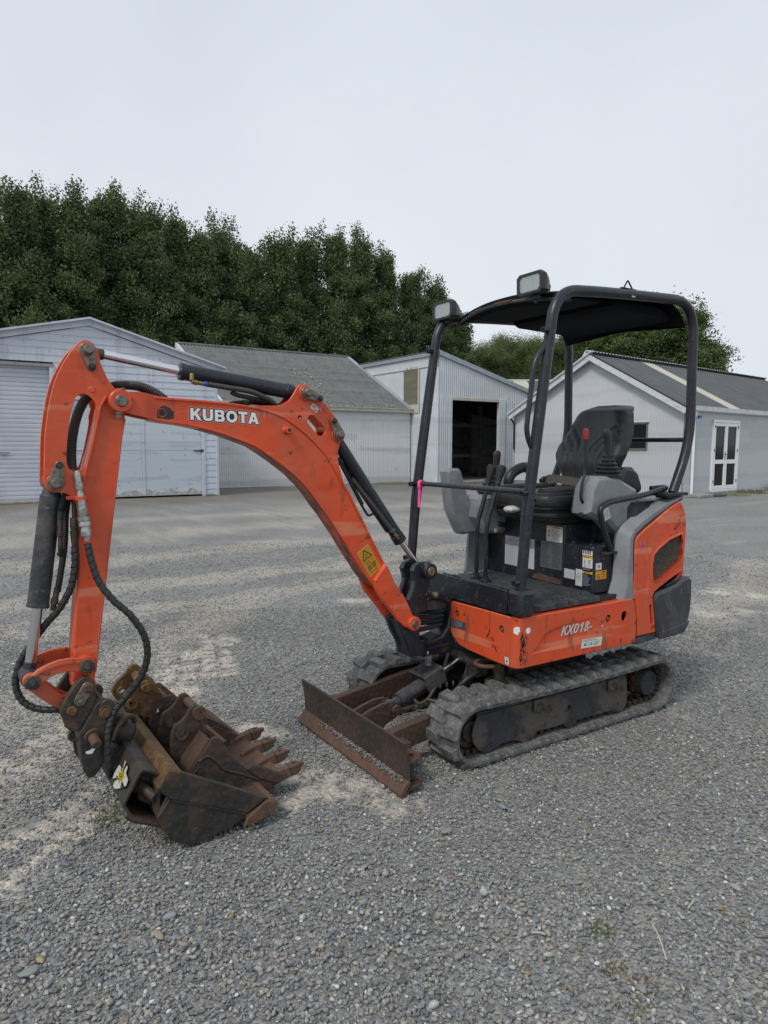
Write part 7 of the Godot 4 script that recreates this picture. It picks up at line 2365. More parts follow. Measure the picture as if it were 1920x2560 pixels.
func boarded_shed() -> void:
	var g := thing("weatherboard_shed", "lilac weatherboard shed with a low gable, roller door and double doors", "shed")
	var z := -17.75
	var x0 := -2.55
	var x1 := 4.58
	var px := 1.05
	var rake := func(x: float) -> float: return 4.72 - (px - x) * 0.235 if x < px else 4.72 - (x - px) * 0.288
	var m := MB.new()
	# walls behind the boards and the far sides
	for q in [[Vector3(x0, 0, z - 9), Vector3(x0 + 0.12, 3.7, z - 0.06)], [Vector3(x1 - 0.14, 0, z - 9), Vector3(x1 - 0.02, 3.6, z - 0.06)], [Vector3(x0, 0, z - 9.1), Vector3(x1, 3.7, z - 9)]]: lb(m, Transform3D(), q[0], q[1], 0.0)
	put("wall", m, M.lilac_paint, g)
	m = MB.new()
	for s in [0, 1]:
		var a := Vector3(px, 4.92, z + 0.22)
		var b := Vector3(x0 - 0.2, 4.92 - (px - x0 + 0.2) * 0.235, z + 0.22) if s == 0 else Vector3(x1 + 0.25, 4.92 - (x1 + 0.25 - px) * 0.288, z + 0.22)
		var back := Vector3(0, 0, -9.4)
		var t := Vector3(0, -0.05, 0)
		var ring := [PackedVector3Array([a, b, b + t, a + t]), PackedVector3Array([a + back, b + back, b + t + back, a + t + back])]
		loft(m, ring)
	put("roof", m, M.lilac_paint, g)
	# overlapping boards, cut to the gable and round the doors
	var pitch := 0.183
	for row in 26:
		var y0 := 0.02 + row * pitch
		var y1 := y0 + pitch + 0.012
		var spans := [[x0, x1]]
		if y0 > 3.55:
			var xa := px - (4.70 - y0) / 0.235
			var xb := px + (4.70 - y0) / 0.288
			spans = [[maxf(x0, xa), minf(x1, xb)]]
		var cuts := []
		if y0 < 3.50: cuts.append([-1.85, 0.13])
		if y0 < 2.72: cuts.append([0.52, 4.20])
		for c in cuts:
			var next := []
			for s in spans:
				if c[0] > s[0]: next.append([s[0], minf(s[1], c[0])])
				if c[1] < s[1]: next.append([maxf(s[0], c[1]), s[1]])
			spans = next
		for s in spans:
			if s[1] - s[0] < 0.06: continue
			var a0: float = s[0]
			var b0: float = s[1]
			var at: float = a0
			var bt: float = b0
			if y0 > 3.55:
				at = maxf(a0, px - (4.70 - y1) / 0.235)
				bt = minf(b0, px + (4.70 - y1) / 0.288)
			if bt - at < 0.02:
				at = (at + bt) * 0.5 - 0.01
				bt = at + 0.02
			m = MB.new()
			var jit := rng.randf_range(-0.002, 0.002)
			var r0 := PackedVector3Array([Vector3(a0, y0, z), Vector3(a0, y0, z + 0.026 + jit), Vector3(lerpf(a0, at, 0.95), y1 - 0.008, z + 0.012), Vector3(at, y1, z)])
			var r1 := PackedVector3Array([Vector3(b0, y0, z), Vector3(b0, y0, z + 0.026 + jit), Vector3(lerpf(b0, bt, 0.95), y1 - 0.008, z + 0.012), Vector3(bt, y1, z)])
			r0.reverse()
			r1.reverse()
			loft(m, [r0, r1])
			put("weatherboard", m, M.lilac_paint, g)
	for s in [0, 1]:
		m = MB.new()
		var sl := 0.235 if s == 0 else -0.288
		var xe := x0 - 0.15 if s == 0 else x1 + 0.20
		for k in 2:
			var h := 0.215 - k * 0.11
			var top := 4.93 - k * 0.0
			var d := 0.045 + k * -0.018
			var lower := 0.2 if k == 1 else 0.11
			var a := PackedVector3Array([Vector3(px, top, z + 0.03), Vector3(px, top - (0.105 if k == 0 else 0.215), z + 0.03), Vector3(px, top - (0.105 if k == 0 else 0.215), z + 0.06 + d), Vector3(px, top, z + 0.06 + d)])
			var b := PackedVector3Array()
			for q in a: b.append(q + Vector3(xe - px, -absf(xe - px) * absf(sl), 0))
			loft(m, [a, b] if s == 0 else [b, a])
		put("barge_board", m, M.lilac_paint, g)
	m = MB.new()
	lb(m, Transform3D(), Vector3(x1 - 0.05, 0, z - 0.05), Vector3(x1 + 0.03, 3.80, z + 0.045))
	lb(m, Transform3D(), Vector3(4.09, 0, z - 0.02), Vector3(4.20, 2.78, z + 0.04))
	lb(m, Transform3D(), Vector3(0.44, 0, z - 0.02), Vector3(0.54, 2.78, z + 0.04))
	lb(m, Transform3D(), Vector3(0.44, 2.72, z - 0.02), Vector3(4.20, 2.82, z + 0.045))
	put("trim_board", m, M.lilac_paint, g)
	m = MB.new()
	lb(m, Transform3D(), Vector3(-1.9, 3.55, z + 0.0), Vector3(0.14, 3.63, z + 0.06))
	put("door_header", m, M.concrete, g)
	m = MB.new()
	lb(m, Transform3D(), Vector3(0.03, 0, z - 0.16), Vector3(0.14, 3.56, z + 0.05))
	put("jamb", m, M.lilac_paint, g)
	m = MB.new()
	lb(m, Transform3D(), Vector3(-1.98, 0, z - 0.16), Vector3(-1.87, 3.56, z + 0.05))
	put("jamb", m, M.lilac_paint, g)
	m = MB.new()
	lb(m, Transform3D(), Vector3(-1.9, 3.3, z - 0.35), Vector3(0.06, 3.6, z - 0.14), 0.0)
	var door := put("roller_door", m, M.roller_paint, g)
	for k in 30:
		m = MB.new()
		var y := 0.05 + k * 0.1185
		var prof := P2([y, 0.0, y + 0.008, 0.014, y + 0.075, 0.020, y + 0.105, 0.014, y + 0.112, 0.0, y + 0.118, -0.004, y + 0.118, -0.02, y, -0.02])
		ext(m, prof, -1.88, 0.04, 0.0, [], Transform3D(Basis(Vector3(0, 1, 0), Vector3(0, 0, 1), Vector3(1, 0, 0)), Vector3(0, 0, z - 0.10)))
		put("slat", m, M.roller_paint, door)
	m = MB.new()
	lb(m, Transform3D(), Vector3(-1.25, 1.30, z - 0.075), Vector3(-0.97, 1.32, z - 0.05))
	put("lock_bar", m, M.zinc, door)
	m = MB.new()
	lb(m, Transform3D(), Vector3(-1.22, 1.24, z - 0.075), Vector3(-1.0, 1.255, z - 0.05))
	put("lock_bar", m, M.zinc, door)
	for leaf in [[0.545, 2.357], [2.361, 4.085]]:
		m = MB.new()
		lb(m, Transform3D(), Vector3(leaf[0], 0.05, z - 0.05), Vector3(leaf[1], 1.352, z + 0.002), 0.004)
		lb(m, Transform3D(), Vector3(leaf[0], 1.358, z - 0.05), Vector3(leaf[1], 2.71, z + 0.002), 0.004)
		var d := put("door", m, M.lilac_door, g)
		m = MB.new()
		var prof := PackedVector2Array([Vector2(leaf[0] + 0.01, 0.052)])
		for k in 20: prof.append(Vector2(lerpf(leaf[0] + 0.01, leaf[1] - 0.01, k / 19.0), 0.15 + 0.06 * absf(sin(k * 2.3 + leaf[0])) + 0.05 * sin(k * 0.9)))
		prof.append(Vector2(leaf[1] - 0.01, 0.052))
		ext(m, prof, z + 0.0022, z + 0.0045)
		put("stained_foot", m, M.stained_foot, d)
		m = MB.new()
		if leaf[0] < 1.0:
			lb(m, Transform3D(), Vector3(0.60, 1.36, z + 0.004), Vector3(0.84, 1.385, z + 0.02))
		else:
			lb(m, Transform3D(), Vector3(leaf[0] + 0.004, 0.06, z + 0.002), Vector3(leaf[0] + 0.075, 2.70, z + 0.020))
			put("cover_strip", m, M.lilac_door, d)
			m = MB.new()
			lb(m, Transform3D(), Vector3(3.86, 1.33, z + 0.004), Vector3(4.11, 1.365, z + 0.03))
			put("hasp", m, M.hitch_steel, d)
			m = MB.new()
			lb(m, Transform3D(), Vector3(4.05, 1.31, z + 0.03), Vector3(4.14, 1.385, z + 0.05))
		put("latch" if leaf[0] > 1.0 else "hinge", m, M.hitch_steel if leaf[0] > 1.0 else M.lilac_paint, d)
	m = MB.new()
	lb(m, Transform3D(), Vector3(0.5, 0, z - 2.0), Vector3(4.1, 2.7, z - 1.95), 0.0)
	put("inner_lining", m, M.dark_timber, g)
	m = MB.new()
	lb(m, Transform3D(), Vector3(-2.3, 0.0, z + 0.02), Vector3(0.3, 0.06, z + 0.55), 0.01)
	put("threshold", m, M.concrete, g)

func long_shed() -> void:
	var g := thing("long_iron_shed", "long low whitewashed iron shed with a mossy grey corrugated roof", "shed")
	var z := -21.25
	var X := Transform3D(Basis(), Vector3(0, 0, z))
	iron(g, "wall_sheet", 5.6, 14.15, K(0.0), K(2.98), X, M.old_white_iron, [], 0.08, 0.011)
	var rise := Vector3(0, 2.62, -5.15)
	var L := rise.length()
	var up := rise / L
	var R := Transform3D(Basis(Vector3(1, 0, 0), up, Vector3(1, 0, 0).cross(up)), Vector3(0, 3.03, z + 0.12))
	iron(g, "roof_sheet", 6.05, 14.05, K(0.0), K(L), R, M.asbestos_roof, [], 0.146, 0.030, 6)
	var m := MB.new()
	lb(m, Transform3D(), Vector3(5.7, 2.87, z + 0.04), Vector3(14.16, 3.02, z + 0.16))
	lb(m, Transform3D(), Vector3(5.7, 3.0, z + 0.12), Vector3(14.16, 3.03, z + 0.20))
	put("gutter", m, M.cream_sheet, g)
	m = MB.new()
	lb(m, R, Vector3(13.98, -0.05, 0.0), Vector3(14.18, L + 0.05, 0.035))
	put("flashing", m, M.trim_blue, g)
	m = MB.new()
	lb(m, R, Vector3(5.95, -0.05, -0.16), Vector3(6.05, L + 0.05, 0.02))
	put("barge_board", m, M.trim_white, g)
	m = MB.new()
	tube(m, PackedVector3Array([R * Vector3(6.0, L, 0.02), R * Vector3(14.1, L, 0.02)]), 0.06, 8)
	put("ridge_cap", m, M.asbestos_roof, g)
	m = MB.new()
	lb(m, Transform3D(), Vector3(6.02, 0, z - 9.6), Vector3(6.12, 2.9, z - 0.05), 0.0)
	ext(m, P2([z - 0.05, 2.9, z - 5.1, 5.50, z - 9.6, 2.9]), 6.02, 6.12, 0.0, [], Transform3D(Basis(Vector3(0, 0, 1), Vector3(0, 1, 0), Vector3(-1, 0, 0)), Vector3(12.14, 0, 0)))
	lb(m, Transform3D(), Vector3(6.1, 0, z - 9.7), Vector3(14.1, 2.9, z - 9.6), 0.0)
	put("wall", m, M.trim_blue, g)
	m = MB.new()
	var back := Vector3(0, -2.62, -4.6)
	var bu := back.normalized()
	lb(m, Transform3D(Basis(Vector3(1, 0, 0), bu, Vector3(1, 0, 0).cross(bu)), R * Vector3(0, L, 0)), Vector3(6.0, 0.02, -0.02), Vector3(14.1, back.length(), 0.02), 0.0)
	put("roof", m, M.asbestos_roof, g)
	rng.seed = 71
	m = MB.new()
	for k in 75:
		var u := 10.6 + rng.randfn() * 0.35 + 0.0
		var v := L * rng.randf_range(0.05, 0.7)
		u += (v - L * 0.4) * -0.10
		if k % 3 == 0:
			u = rng.randf_range(9.0, 13.5)
			v = rng.randf_range(0.02, 0.35)
		var s := rng.randf_range(0.02, 0.075)
		var p := PackedVector2Array()
		for j in 7: p.append(Vector2(u, v) + Vector2(cos(TAU * j / 7), sin(TAU * j / 7) * 1.3) * s * rng.randf_range(0.5, 1.2))
		ext(m, p, 0.012, 0.030, 0.0, [], R)
	put("lichen", m, M.lichen, g)
	m = MB.new()
	lb(m, Transform3D(), Vector3(5.7, 2.98, z + 0.02), Vector3(6.3, 3.06, z + 0.3))
	put("gutter_end", m, M.cream_sheet, g)

func tall_shed() -> void:
	var g := thing("tall_iron_shed", "tall pale blue-grey corrugated shed with an open dark doorway", "shed")
	var cx := 14.22
	var cz := -19.42
	var slope := -0.268
	var right := 23.0
	var top := 5.16
	var hi := func(u: float) -> float: return top + slope * u
	var F := Transform3D(Basis(), Vector3(cx, 0, cz))
	iron(g, "wall_sheet", 0.0, right - cx, K(0.0), hi, F, M.zincalume, [[0.62, 0.0, 3.20, 3.42]], 0.105, 0.017)
	var Sd := Transform3D(Basis(Vector3(0, 0, 1), Vector3(0, 1, 0), Vector3(-1, 0, 0)), Vector3(cx, 0, cz - 9.0))
	iron(g, "wall_sheet", 0.0, 9.0, K(0.0), K(4.72), Sd, M.zincalume, [], 0.105, 0.017)
	var S2 := Sd
	S2.origin.x -= 0.04
	iron(g, "wall_sheet", 0.0, 9.02, K(4.66), K(5.16), S2, M.zincalume, [], 0.105, 0.017)
	var m := MB.new()
	iron(g, "translucent_sheet", 6.62, 7.62, K(3.22), K(4.74), Transform3D(Sd.basis, Sd.origin + Vector3(-0.035, 0, 0)), M.brown_sheet, [], 0.076, 0.009, 20)
	iron(g, "patch_sheet", 6.60, 7.64, K(2.86), K(3.24), Transform3D(Sd.basis, Sd.origin + Vector3(-0.03, 0, 0)), M.cream_sheet, [], 0.076, 0.009, 20)
	iron(g, "patch_sheet", 7.62, 7.74, K(2.86), K(4.74), Transform3D(Sd.basis, Sd.origin + Vector3(-0.03, 0, 0)), M.cream_sheet, [], 0.06, 0.006, 20)
	# roof, barge and eave flashings
	m = MB.new()
	var du := Vector3(1, slope, 0).normalized()
	var RF := Transform3D(Basis(du, Vector3(-du.y, du.x, 0), Vector3(0, 0, 1)), Vector3(cx, top + 0.03, cz))
	lb(m, RF, Vector3(-0.12, 0.0, -9.1), Vector3(9.2, 0.04, 0.08), 0.0)
	put("roof", m, M.dark_roof, g)
	m = MB.new()
	lb(m, RF, Vector3(-0.12, -0.13, 0.03), Vector3(9.2, 0.05, 0.09))
	put("barge_flashing", m, M.trim_blue, g)
	m = MB.new()
	lb(m, Transform3D(), Vector3(cx - 0.12, 5.06, cz - 9.0), Vector3(cx - 0.04, 5.20, cz + 0.09))
	put("eave_flashing", m, M.trim_blue, g)
	m = MB.new()
	lb(m, Transform3D(), Vector3(cx + 0.50, 0, cz - 0.12), Vector3(cx + 0.66, 3.46, cz + 0.05))
	put("door_frame", m, M.zincalume, g)
	m = MB.new()
	lb(m, Transform3D(), Vector3(cx + 3.17, 0, cz - 0.12), Vector3(cx + 3.50, 3.46, cz + 0.05))
	put("door_frame", m, M.zincalume, g)
	m = MB.new()
	lb(m, Transform3D(), Vector3(cx + 0.66, 3.34, cz - 0.12), Vector3(cx + 3.17, 3.45, cz + 0.03))
	put("lintel", m, M.cream_sheet, g)
	m = MB.new()
	lb(m, Transform3D(), Vector3(cx + 0.662, 0.1, cz - 0.22), Vector3(cx + 0.71, 1.55, cz - 0.10))
	put("door_edge", m, M.orange_faded, g)
	# inside: slab, posts, rails, the far walls
	m = MB.new()
	lb(m, Transform3D(), Vector3(cx + 0.1, 0.0, cz - 8.9), Vector3(right - 0.1, 0.10, cz + 0.35), 0.01)
	put("slab", m, M.concrete, g)
	m = MB.new()
	for q in [[Vector3(cx + 0.03, 0, cz - 9.0), Vector3(cx + 0.07, 4.7, cz - 0.05)], [Vector3(cx, 0, cz - 9.05), Vector3(right, 3.0, cz - 9.0)], [Vector3(right - 0.05, 0, cz - 9), Vector3(right, 2.85, cz)]]: lb(m, Transform3D(), q[0], q[1], 0.0)
	put("inner_lining", m, M.zincalume, g)
	for q in [[1.5, -3.0], [2.6, -3.0], [3.4, -5.0], [4.6, -3.0], [2.0, -6.0], [0.3, -3.0], [5.6, -5.0]]:
		m = MB.new()
		lb(m, Transform3D(), Vector3(cx + q[0], 0.1, cz + q[1]), Vector3(cx + q[0] + 0.16, 4.6 + slope * q[0], cz + q[1] + 0.16))
		put("post", m, M.dark_timber, g)
	for q in [[1.0, -3.02], [2.4, -3.02], [1.4, -6.02], [2.8, -6.02]]:
		m = MB.new()
		lb(m, Transform3D(), Vector3(cx + 0.3, q[0], cz + q[1]), Vector3(cx + 6.5, q[0] + 0.14, cz + q[1] + 0.05))
		put("rail", m, M.dark_timber, g)

func gable_shed() -> void:
	var g := thing("gabled_workshop", "grey iron workshop with a steep gable, dark roof and white glazed doors", "workshop")
	var P0 := Vector3(16.32, 0, -10.02)
	var a := deg_to_rad(-7.0)
	var e := Vector3(cos(a), 0, sin(a))          # along the side wall
	var n := Vector3(-e.z, 0, e.x)               # out of the side wall
	var side := Transform3D(Basis(e, Vector3.UP, n), P0)
	var gab := Transform3D(Basis(n, Vector3.UP, -e), P0 - n * 6.55)    # u runs towards the near corner, 0 .. 6.55
	var apex := 3.31
	var top := func(u: float) -> float: return 4.50 - absf(u - apex) * 0.563
	iron(g, "gable_sheet", 0.0, 6.55, K(0.0), top, gab, M.grey_iron, [[4.62, 1.44, 5.34, 2.24]])
	iron(g, "wall_sheet", 0.0, 13.4, K(0.0), K(2.62), side, M.grey_iron, [[1.76, 0.10, 3.58, 2.34]], 0.076, 0.006)
	var m := MB.new()
	lb(m, side, Vector3(0.04, 0, -6.5), Vector3(0.07, 1.40, -0.06), 0.0)
	lb(m, side, Vector3(0.04, 2.30, -6.4), Vector3(0.07, 2.55, -0.06), 0.0)
	lb(m, side, Vector3(13.37, 0, -6.5), Vector3(13.4, 2.6, -0.03), 0.0)
	lb(m, side, Vector3(0.0, 0, -6.55), Vector3(13.4, 2.6, -6.5), 0.0)
	for q in [[0.0, 1.74], [3.62, 13.4]]: lb(m, side, Vector3(q[0], 0.0, -0.06), Vector3(q[1], 2.6, -0.02), 0.0)
	put("wall", m, M.dark_timber, g)
	# window in the gable
	m = MB.new()
	lb(m, gab, Vector3(4.60, 1.42, -0.02), Vector3(4.65, 2.26, 0.03))
	lb(m, gab, Vector3(5.31, 1.42, -0.02), Vector3(5.36, 2.26, 0.03))
	lb(m, gab, Vector3(4.60, 1.40, -0.02), Vector3(5.36, 1.46, 0.04))
	lb(m, gab, Vector3(4.60, 2.21, -0.02), Vector3(5.36, 2.27, 0.03))
	var win := put("window", m, M.bronze_frame, g)
	m = MB.new()
	lb(m, gab, Vector3(4.65, 1.46, 0.0), Vector3(5.31, 2.21, 0.006), 0.0)
	put("pane", m, M.dark_room_glass, win)
	m = MB.new()
	lb(m, gab, Vector3(4.56, 2.27, 0.0), Vector3(5.40, 2.29, 0.06))
	put("sill", m, M.trim_white, win)
	m = MB.new()
	rng.seed = 91
	for k in 26:
		lb(m, gab, Vector3(4.70 + k * 0.023, 1.46, -0.3), Vector3(4.70 + k * 0.023 + 0.03, 1.50 + rng.randf() * 0.12, -0.22), 0.006)
	put("clutter", m, M.rust_ochre, win)
	# roof: two slopes of ribbed iron, one cream sheet let in
	var run := 3.36
	var rise := 1.86
	var L := sqrt(run * run + rise * rise) + 0.16
	var upn := (Vector3.UP * rise - n * run).normalized()
	var RN := Transform3D(Basis(e, upn, e.cross(upn)), P0 + n * 0.14 + Vector3.UP * 2.68)
	iron(g, "roof_sheet", -0.22, 2.84, K(0.0), K(L), RN, M.dark_roof, [], 0.19, 0.026, 4)
	iron(g, "cream_sheet", 2.84, 3.66, K(0.0), K(L - 0.03), RN, M.cream_sheet, [], 0.19, 0.018, 4)
	iron(g, "roof_sheet", 3.66, 13.5, K(0.0), K(L), RN, M.dark_roof, [], 0.19, 0.026, 4)
	var ups := (Vector3.UP * rise + n * run).normalized()
	var RS := Transform3D(Basis(-e, ups, (-e).cross(ups)), P0 - n * (2.0 * 3.24 + 0.14) + Vector3.UP * 2.68)
	iron(g, "roof_sheet", -13.5, 0.22, K(0.0), K(L), RS, M.dark_roof, [], 0.19, 0.026, 4)
	m = MB.new()
	tube(m, PackedVector3Array([RN * Vector3(-0.24, L, 0.0), RN * Vector3(13.4, L, 0.0)]), 0.07, 10)
	put("ridge_cap", m, M.grey_iron, g)
	for q in [[RN, 1.0], [RS, -1.0]]:
		m = MB.new()
		var ux := -0.26 if q[1] > 0.0 else 0.20
		lb(m, q[0], Vector3(ux, -0.05, -0.19), Vector3(ux + 0.05, L + 0.06 * q[1], -0.015))
		put("barge_board", m, M.trim_white, g)
		m = MB.new()
		lb(m, q[0], Vector3(ux - 0.01, -0.05, -0.012), Vector3(ux + 0.12, L, 0.032))
		put("barge_flashing", m, M.greasy if q[1] > 0.0 else M.trim_white, g)
	m = MB.new()
	lb(m, side, Vector3(-0.2, 2.60, 0.02), Vector3(13.6, 2.74, 0.17))
	lb(m, side, Vector3(-0.2, 2.57, 0.0), Vector3(13.6, 2.61, 0.10))
	put("gutter", m, M.trim_white, g)
	m = MB.new()
	tube(m, PackedVector3Array([side * Vector3(0.50, 2.58, 0.07), side * Vector3(0.46, 2.40, 0.05), side * Vector3(0.46, 0.05, 0.05)]), 0.045, 12)
	put("downpipe", m, M.upvc, g)
	m = MB.new()
	tube(m, rnd(PackedVector3Array([gab * Vector3(-0.18, 2.60, 0.10), gab * Vector3(-0.05, 2.52, 0.12), gab * Vector3(0.05, 2.35, 0.06), gab * Vector3(0.05, 1.4, 0.05)]), 0.06), 0.035, 10)
	put("downpipe", m, M.black_paint, g)
	m = MB.new()
	lb(m, side, Vector3(0.56, 2.28, 0.01), Vector3(0.70, 2.56, 0.08))
	put("lamp_box", m, M.trim_white, g)
	m = MB.new()
	lb(m, side, Vector3(0.60, 2.38, 0.08), Vector3(0.76, 2.46, 0.14))
	put("alarm_box", m, M.alarm_blue, g)
	# white glazed double doors
	m = MB.new()
	lb(m, side, Vector3(1.74, 0.09, -0.04), Vector3(1.83, 2.36, 0.05))
	lb(m, side, Vector3(3.51, 0.09, -0.04), Vector3(3.60, 2.36, 0.05))
	lb(m, side, Vector3(1.74, 2.28, -0.04), Vector3(3.60, 2.37, 0.052))
	lb(m, side, Vector3(1.74, 0.09, -0.04), Vector3(3.60, 0.14, 0.052))
	put("door_frame", m, M.upvc, g)
	for k in 2:
		var u0 := 1.84 + k * 0.835
		var u1 := u0 + 0.825
		m = MB.new()
		lb(m, side, Vector3(u0, 0.15, -0.02), Vector3(u0 + 0.09, 2.27, 0.045))
		lb(m, side, Vector3(u1 - 0.09, 0.15, -0.02), Vector3(u1, 2.27, 0.045))
		for y in [[0.15, 0.27], [0.97, 1.10], [2.17, 2.27]]: lb(m, side, Vector3(u0 + 0.09, y[0], -0.018), Vector3(u1 - 0.09, y[1], 0.043))
		var d := put("door", m, M.upvc, g)
		for y in [[0.27, 0.97], [1.10, 2.17]]:
			m = MB.new()
			lb(m, side, Vector3(u0 + 0.09, y[0], 0.008), Vector3(u1 - 0.09, y[1], 0.014), 0.0)
			put("pane", m, M.dark_room_glass, d)
		for y in [0.35, 1.35, 2.1]:
			m = MB.new()
			lb(m, side, Vector3(u0 - 0.01 if k == 0 else u1 - 0.03, y, 0.045), Vector3(u0 + 0.03 if k == 0 else u1 + 0.01, y + 0.10, 0.058))
			put("hinge", m, M.black_paint, d)
		if k == 0:
			m = MB.new()
			lb(m, side, Vector3(u1 - 0.075, 1.10, 0.045), Vector3(u1 - 0.04, 1.36, 0.055))
			lb(m, side, Vector3(u1 - 0.07, 1.26, 0.055), Vector3(u1 - 0.045, 1.28, 0.10))
			lb(m, side, Vector3(u1 - 0.07, 1.26, 0.085), Vector3(u1 + 0.06, 1.28, 0.10))
			put("handle", m, M.black_paint, d)
	m = MB.new()
	lb(m, side, Vector3(0.1, 0.0, -6.4), Vector3(13.3, 0.08, -0.1), 0.0)
	put("floor", m, M.concrete, g)
	m = MB.new()
	lb(m, side, Vector3(1.6, 0.0, -0.1), Vector3(3.75, 0.088, 0.18), 0.01)
	put("doorstep", m, M.concrete, g)
	m = MB.new()
	lb(m, side, Vector3(2.0, 0.1, -1.9), Vector3(2.12, 2.3, -1.8))
	lb(m, side, Vector3(2.9, 0.1, -1.6), Vector3(3.4, 1.25, -1.2))
	lb(m, side, Vector3(2.2, 0.1, -1.3), Vector3(2.55, 0.5, -0.9))
	put("stored_timber", m, M.trim_white, g)
	# slab at the corner with a sheet of iron on it
	m = MB.new()
	lb(m, side, Vector3(-0.1, 0.0, 0.05), Vector3(0.75, 0.09, 0.62), 0.012)
	tag(put("concrete_slab", m, M.concrete), "low concrete slab under the white downpipe at the workshop corner", "slab")
	m = MB.new()
	lb(m, side, Vector3(0.80, 0.0, 0.12), Vector3(1.45, 0.05, 0.70), 0.01)
	tag(put("drain_cover", m, M.bumper), "dark flat cover on the ground beside the concrete slab", "cover")

func far_shed() -> void:
	var g := thing("far_shed", "dark roofed shed showing between the tall shed and the workshop", "shed")
	var rise := Vector3(0.3, 1.5, -3.2)
	var e := Vector3(0.84, 0, 0.54)
	var upv := Vector3(0.54 * 3.0, 1.5, -0.84 * 3.0)
	var L := upv.length()
	upv /= L
	var R := Transform3D(Basis(e, upv, e.cross(upv)), Vector3(21.3, 3.75, -26.3))
	iron(g, "roof_sheet", 0.0, 3.0, K(0.0), K(L), R, M.dark_roof, [], 0.19, 0.026, 4)
	iron(g, "cream_sheet", 3.0, 3.8, K(0.0), K(L), R, M.cream_sheet, [], 0.19, 0.018, 4)
	iron(g, "roof_sheet", 3.8, 8.0, K(0.0), K(L), R, M.dark_roof, [], 0.19, 0.026, 4)
	var m := MB.new()
	tube(m, PackedVector3Array([R * Vector3(0, L, 0), R * Vector3(8, L, 0)]), 0.06, 8)
	put("ridge_cap", m, M.grey_iron, g)
	m = MB.new()
	lb(m, Transform3D(Basis(e, Vector3.UP, e.cross(Vector3.UP)), Vector3(21.3, 0, -26.3)), Vector3(0.1, 0, -0.2), Vector3(7.9, 3.7, -0.1), 0.0)
	put("wall", m, M.grey_iron, g)

# ------------------------------------------------------------------ trees
func leaf_clump(seed_: int, n: int, spread: float, leaf: float, narrow: float, droop: float) -> ArrayMesh:
	var r := RandomNumberGenerator.new()
	r.seed = seed_
	var pos := PackedVector3Array()
	var nor := PackedVector3Array()
	var col := PackedColorArray()
	for i in n:
		var c := Vector3(r.randfn(), r.randfn() * 0.8, r.randfn()) * spread * 0.5
		var d := (Vector3(r.randfn(), r.randfn() * 0.6 + 0.25 - droop, r.randfn())).normalized()
		var s := d.cross(Vector3(r.randfn(), r.randfn(), r.randfn())).normalized()
		var l := leaf * r.randf_range(0.7, 1.3)
		var up := s.cross(d).normalized()
		if up.y < 0.0: up = -up
		var k := r.randf_range(0.88, 1.12)
		var a := c
		var t := c + d * l
		var q := c + d * l * 0.5 + s * l * narrow + up * l * 0.06
		var w := c + d * l * 0.5 - s * l * narrow + up * l * 0.06
		var face := (t - a).cross(q - a).normalized()
		for v in [a, q, t, a, t, w]:
			pos.append(v)
			nor.append(face)
			col.append(Color(k, k, k * 0.95))
	var arr := []
	arr.resize(Mesh.ARRAY_MAX)
	arr[Mesh.ARRAY_VERTEX] = pos
	arr[Mesh.ARRAY_NORMAL] = nor
	arr[Mesh.ARRAY_COLOR] = col
	var m := ArrayMesh.new()
	m.add_surface_from_arrays(Mesh.PRIMITIVE_TRIANGLES, arr)
	return m

